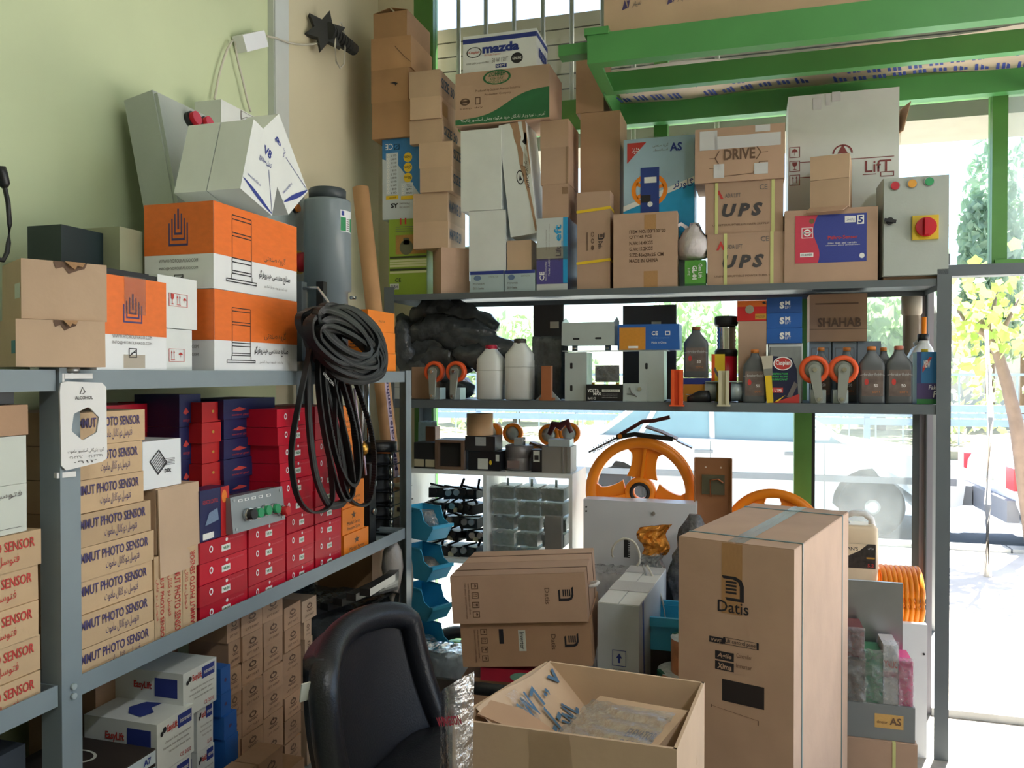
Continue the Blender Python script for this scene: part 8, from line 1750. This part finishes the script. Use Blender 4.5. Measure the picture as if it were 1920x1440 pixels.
# ================================================================== the street
CARW = M('white_car_paint', (232, 234, 238), .25, var=.01, coat=.6); CGL = M('car_glass', (120, 160, 176), .08, var=.1, scale=2, spec=.8); TYRE = M('tyre_rubber', (40, 40, 44), .7, var=.05); TRIMG = M('grey_car_trim', (140, 142, 148), .5, var=.03)
def car(label, loc, rot):
    o = tag(empty('car', loc, rot), label, 'car')        # nose towards +x, near side at y = 0
    W = 1.6; mz = Matrix(((1, 0, 0, 0), (0, 0, 1, 0), (0, 1, 0, 0), (0, 0, 0, 1)))
    def arch(cx): return [(cx + .36 * math.cos(a), .30 + .36 * math.sin(a)) for a in [math.pi * (1 - k / 10) for k in range(11)] if .30 + .36 * math.sin(a) > .22]
    out = [(-1.98, .32), (-1.56, .24)] + arch(-1.2) + [(-.8, .22), (.85, .22)] + arch(1.25) + [(1.65, .26), (2.0, .34), (2.03, .55), (1.96, .70), (1.5, .80), (.98, .88), (-1.45, .92), (-1.93, .90), (-2.03, .72), (-2.05, .5)]
    q = MB(); q.prism(out, W, mz); q.build('body', CARW, o, bevel=.035, seg=2)
    def quadprism(P0, P1, nm, m):      # near outline and far outline of the cabin
        q = MB(); a = q.ring(P0); b_ = q.ring(P1); q.bridge(a, b_, False); q._f(a[::-1]); q._f(b_); return q.build(nm, m, o)
    base, top = [(-1.35, .90), (1.0, .87)], [(-.75, 1.36), (.28, 1.36)]
    quadprism([(-1.38, .06, .90), (1.02, .06, .87), (.30, .19, 1.35), (-.80, .19, 1.35)], [(-1.38, W - .06, .90), (1.02, W - .06, .87), (.30, W - .19, 1.35), (-.80, W - .19, 1.35)], 'cabin_glass', CGL)
    q = MB(); q.box((-.84, .16, 1.34), (.34, W - .16, 1.40)); q.build('roof', CARW, o, bevel=.03, seg=2)
    for y0, y1 in ((.05, .18), (W - .05, W - .18)):
        for a, b_ in (((-1.40, .89), (-.80, 1.36)), ((1.04, .87), (.30, 1.36)), ((-.22, .89), (-.24, 1.36)), ((-.95, .90), (-.70, 1.36))):
            q = MB(); q.tube([(a[0], y0, a[1]), (b_[0], y1, b_[1])], .03, 6); q.build('pillar', CARW, o)
    for x in (-1.2, 1.25):
        for y in (.02, W - .20):
            q = MB(); my = Matrix.Translation((x, y + .18, .29)) @ Matrix.Rotation(R(90), 4, 'X'); q.lathe([(.17, 0), (.27, 0), (.29, .03), (.29, .15), (.27, .18), (.17, .18)], 28, mat=my); w_ = q.build('wheel', TYRE, o)
            q = MB(); my = Matrix.Translation((x, y + .03, .29)) @ Matrix.Rotation(R(90), 4, 'X'); q.lathe([(.185, 0), (.18, .02), (.07, .03), (.05, .045)], 24, mat=my); q.build('hub', ALU, w_)
            for k in range(5): q = MB(); q.box((.06, -.02, .018), (.16, .02, .03), my @ Matrix.Rotation(2 * math.pi * k / 5, 4, 'Z')); q.build('slot', TYRE, w_)
    for y in (-.012, W + .004): MB().box((-1.9, y, .52), (1.95, y + .01, .58)).build('rub_strip', TRIMG, o)
    for x in (-.3, .55): MB().box((x - .09, -.02, .76), (x + .09, 0, .79)).build('door_handle', TRIMG, o, bevel=.006)
    for x in (-.24, .82, -1.02): MB().box((x, -.003, .26), (x + .008, 0, .88)).build('door_gap', TRIMG, o)
    q = MB(); loft(q, [(0, .08, .06, 0), (.05, .1, .07, 0), (.11, .08, .05, 0)], 14, 3); q.build('mirror', CARW, o, (.78, -.06, .92))
    for y in (.03, W - .22): MB().box((-2.065, y, .60), (-2.0, y + .19, .78)).build('tail_light', M('tail_light_red', (206, 60, 70), .25, var=.03), o, bevel=.015); MB().box((1.98, y, .56), (2.04, y + .2, .68)).build('head_lamp', GLASS_HAZE, o, bevel=.015)
    for x in (-2.11, 2.0): MB().box((x, .04, .34), (x + .09, W - .04, .52)).build('bumper', TRIMG, o, bevel=.03)
    MB().box((-2.066, W / 2 - .24, .62), (-2.05, W / 2 + .24, .74)).build('number_plate', OFFW, o)
    return o
car('white saloon car parked across the window, side on', (-.10, 8.15, -.15), 0)
car('white car with red tail light beyond the open door', (4.14, 7.35, -.15), R(2))
# guard rail and railing across the road
RAIL = M('rail_galvanised', (176, 190, 202), .45, .4, var=.04)
gr = tag(empty('guard_rail', (0, 15.2, 0)), 'galvanised guard rail on the far side of the road', 'guard rail')
for k in range(12):
    x = -16 + k * 3.6; q = MB(); P = [(0, .48), (.04, .54), (.0, .60), (.04, .66), (.0, .72), (.04, .78), (0, .84)]
    q.tube([(x, 0, .56), (x + 3.59, 0, .56)], 0, flat=(.06, .03)); q.tube([(x, .01, .68), (x + 3.59, .01, .68)], 0, flat=(.04, .012)); q.tube([(x, 0, .80), (x + 3.59, 0, .80)], 0, flat=(.06, .03)); q.build('beam', RAIL, gr); MB().box((x, .05, -.15), (x + .1, .13, .8)).build('post', RAIL, gr)
fe = tag(empty('railing', (0, 17.5, 0)), 'low pale railing beyond the guard rail', 'railing')
for z in (.55, 1.35): MB().box((-18, 0, z), (26, .04, z + .05)).build('rail', RAIL, fe)
for k in range(88): MB().box((-18 + k * .5, .01, .0), (-18 + k * .5 + .03, .03, 1.4)).build('baluster', RAIL, fe)
# trees
def leafmat(name, c):
    m = M(name, c, .6, var=.25, scale=1.5); nt = m.node_tree; b_ = nt.nodes['Principled BSDF']; tl = nt.nodes.new('ShaderNodeBsdfTranslucent'); mx = nt.nodes.new('ShaderNodeMixShader'); mx.inputs[0].default_value = .5
    tl.inputs['Color'].default_value = (*lin(tuple(min(255, v * 1.25) for v in c)), 1); nt.links.new(b_.outputs[0], mx.inputs[1]); nt.links.new(tl.outputs[0], mx.inputs[2]); nt.links.new(mx.outputs[0], nt.nodes['Material Output'].inputs['Surface']); return m
LF1, LF2, LF3 = leafmat('vine_leaf', (150, 172, 88)), leafmat('tree_leaf', (168, 186, 146)), leafmat('far_leaf', (160, 178, 160)); BARK = M('pale_bark', (124, 108, 96), .8, var=.15, bump=.3, bscale=30)
def foliage(q, c, rx, ry, rz, n, s, r):
    for _ in range(n):
        while True:
            v = Vector((r.uniform(-1, 1), r.uniform(-1, 1), r.uniform(-1, 1)))
            if v.length < 1: break
        v = v.normalized() * v.length ** .45; p = Vector(c) + Vector((v.x * rx, v.y * ry, v.z * rz)); m = Euler((r.uniform(0, 6), r.uniform(0, 6), r.uniform(0, 6))).to_matrix(); k = s * r.uniform(.6, 1.3)
        q._f([q.bm.verts.new(p + m @ Vector(a) * k) for a in ((-.5, 0, 0), (0, -.35, .08), (.6, 0, 0), (0, .35, .08))])
def tree(name, label, base, h, blobs, leaf, n, s, seed, tr=.12, lean=(0, 0)):
    o = tag(empty(name, base), label, 'tree', 'trees beyond the road'); r = random.Random(seed); q = MB(); q.tube([(0, 0, 0), (lean[0] * .4, lean[1] * .4, h * .3), (lean[0], lean[1], h * .6)], [tr, tr * .8, tr * .5], 8); q.build('trunk', BARK, o)
    q = MB()
    for (x, y, z, a, b_, c) in blobs: foliage(q, (x, y, z), a, b_, c, n, s, r)
    tag(q.build('foliage', leaf, o), kind='stuff')
for i, (x, y, h, w, t) in enumerate(((4.7, 26, 7.0, .9, 'hazy tree seen through the pane right of the control panel'), (8.2, 28, 8.6, 1.3, 'tall hazy tree at the right edge of the upper pane'), (6.5, 25, 8.1, .8, 'tall hazy tree in the middle of the upper right pane'), (-1.5, 21.5, 3.4, 1.5, 'bushy tree seen between the shelves behind the red cylinder'), (3.2, 21.5, 3.5, 1.3, 'bushy tree seen right of the SHAHAB carton'), (-6.3, 22, 3.2, 1.5, 'small tree seen above the black pouches'))):
    tree('street_tree', t, (x, y, 0), h, [(0, 0, h * .62, w, w, h * .38), (w * .4, .3, h * .5, w * .6, w * .6, h * .28), (-w * .4, -.2, h * .5, w * .6, w * .6, h * .3)], LF3 if h > 4 else LF2, 700, .34, 50 + i)
for i in range(9): tree('roadside_shrub', 'green shrub along the far railing, number %s from the left' % ['one', 'two', 'three', 'four', 'five', 'six', 'seven', 'eight', 'nine'][i], (-9 + i * 2.6, 18.6 + .3 * math.sin(i * 2), 0), 1.6, [(0, 0, .9, 1.2, .7, .85)], LF2, 320, .22, 80 + i, .05)
# vine-leaved tree and pale sapling on the pavement, right of the door
vt = tag(empty('vine_tree', (2.35, 7.0, 0)), 'leafy young tree with yellow-green leaves outside the door', 'tree')
L2 = lambda x, y, Y=7.0: atY(x, y, Y) - Vector((2.35, 7.0, 0))
q = MB(); b0 = L2(1915, 830); q.tube([(b0.x + .12, .1, 0), L2(1905, 790), L2(1888, 720), L2(1870, 660), L2(1848, 625), L2(1830, 580)], [.055, .05, .045, .04, .03, .015], 10); q.build('trunk', BARK, vt)
for P in (((1870, 660), (1885, 610), (1910, 560)), ((1848, 625), (1815, 610), (1795, 580)), ((1852, 632), (1860, 590), (1870, 545))): q = MB(); q.tube([L2(*p) for p in P], [.03, .02, .008], 7); q.build('branch', BARK, vt)
r = random.Random(6); q = MB(); lp = []
for k in range(11): a = 2 * math.pi * k / 10 - math.pi / 2; lp.append((.5 * (1 if k % 2 == 0 else .72) * math.cos(a), .5 * (1 if k % 2 == 0 else .72) * math.sin(a) + .4))
q = MB(); v0 = [q.bm.verts.new((x, y, .06 * abs(x))) for x, y in lp[:10]]; q._f(v0); lme = q.mesh('leaf'); lme.materials.append(LF1)
for k in range(190):
    lf2 = bpy.data.objects.new('leaf', lme); link(lf2, vt); yy = 6.7 + r.random() * .7; p = L2(r.gauss(1858, 46), r.gauss(590, 42), yy)
    s = r.uniform(.06, .13); lf2.matrix_basis = Matrix.Translation(p) @ Euler((r.uniform(.3, 2.2), r.uniform(-.8, .8), r.uniform(0, 6))).to_matrix().to_4x4() @ Matrix.Scale(s, 4)
sp4 = tag(empty('sapling', (atY(1852, 1050, 6.2).x, 6.2, 0)), 'thin pale sapling trunk on the pavement outside the door', 'sapling'); q = MB(); q.tube([(0, 0, 0), (-.005, 0, .5), (.01, 0, 1.1), (-.02, 0, 1.7)], [.028, .022, .02, .012], 8); q.build('stem', M('whitewashed_bark', (236, 226, 212), .8, var=.06), sp4)
for k in range(26):
    lf2 = bpy.data.objects.new('leaf', lme); link(lf2, sp4); lf2.matrix_basis = Matrix.Translation((r.gauss(-.02, .12), r.gauss(0, .1), 1.55 + r.gauss(0, .16))) @ Euler((r.uniform(.3, 2.2), r.uniform(-.8, .8), r.uniform(0, 6))).to_matrix().to_4x4() @ Matrix.Scale(r.uniform(.06, .11), 4)
# pale rendered wall far behind the trees
bw = tag(empty('far_building', (10, 34, 0)), 'pale low building beyond the trees', 'building'); MB().box((-14, 0, 0), (12, 6, 3.0)).build('wall', M('pale_render', (214, 212, 206), .9, var=.05), bw); MB().box((-14.3, -.3, 3.0), (12.3, 6.3, 3.3)).build('roof', CONCRETE, bw)
for k in range(6): f = MB().box((-12 + k * 4, -.05, 1.0), (-10.4 + k * 4, .02, 2.2)).build('window', ALU, bw); MB().box((-11.9 + k * 4, -.07, 1.1), (-10.5 + k * 4, -.05, 2.1)).build('pane', CGL, f)
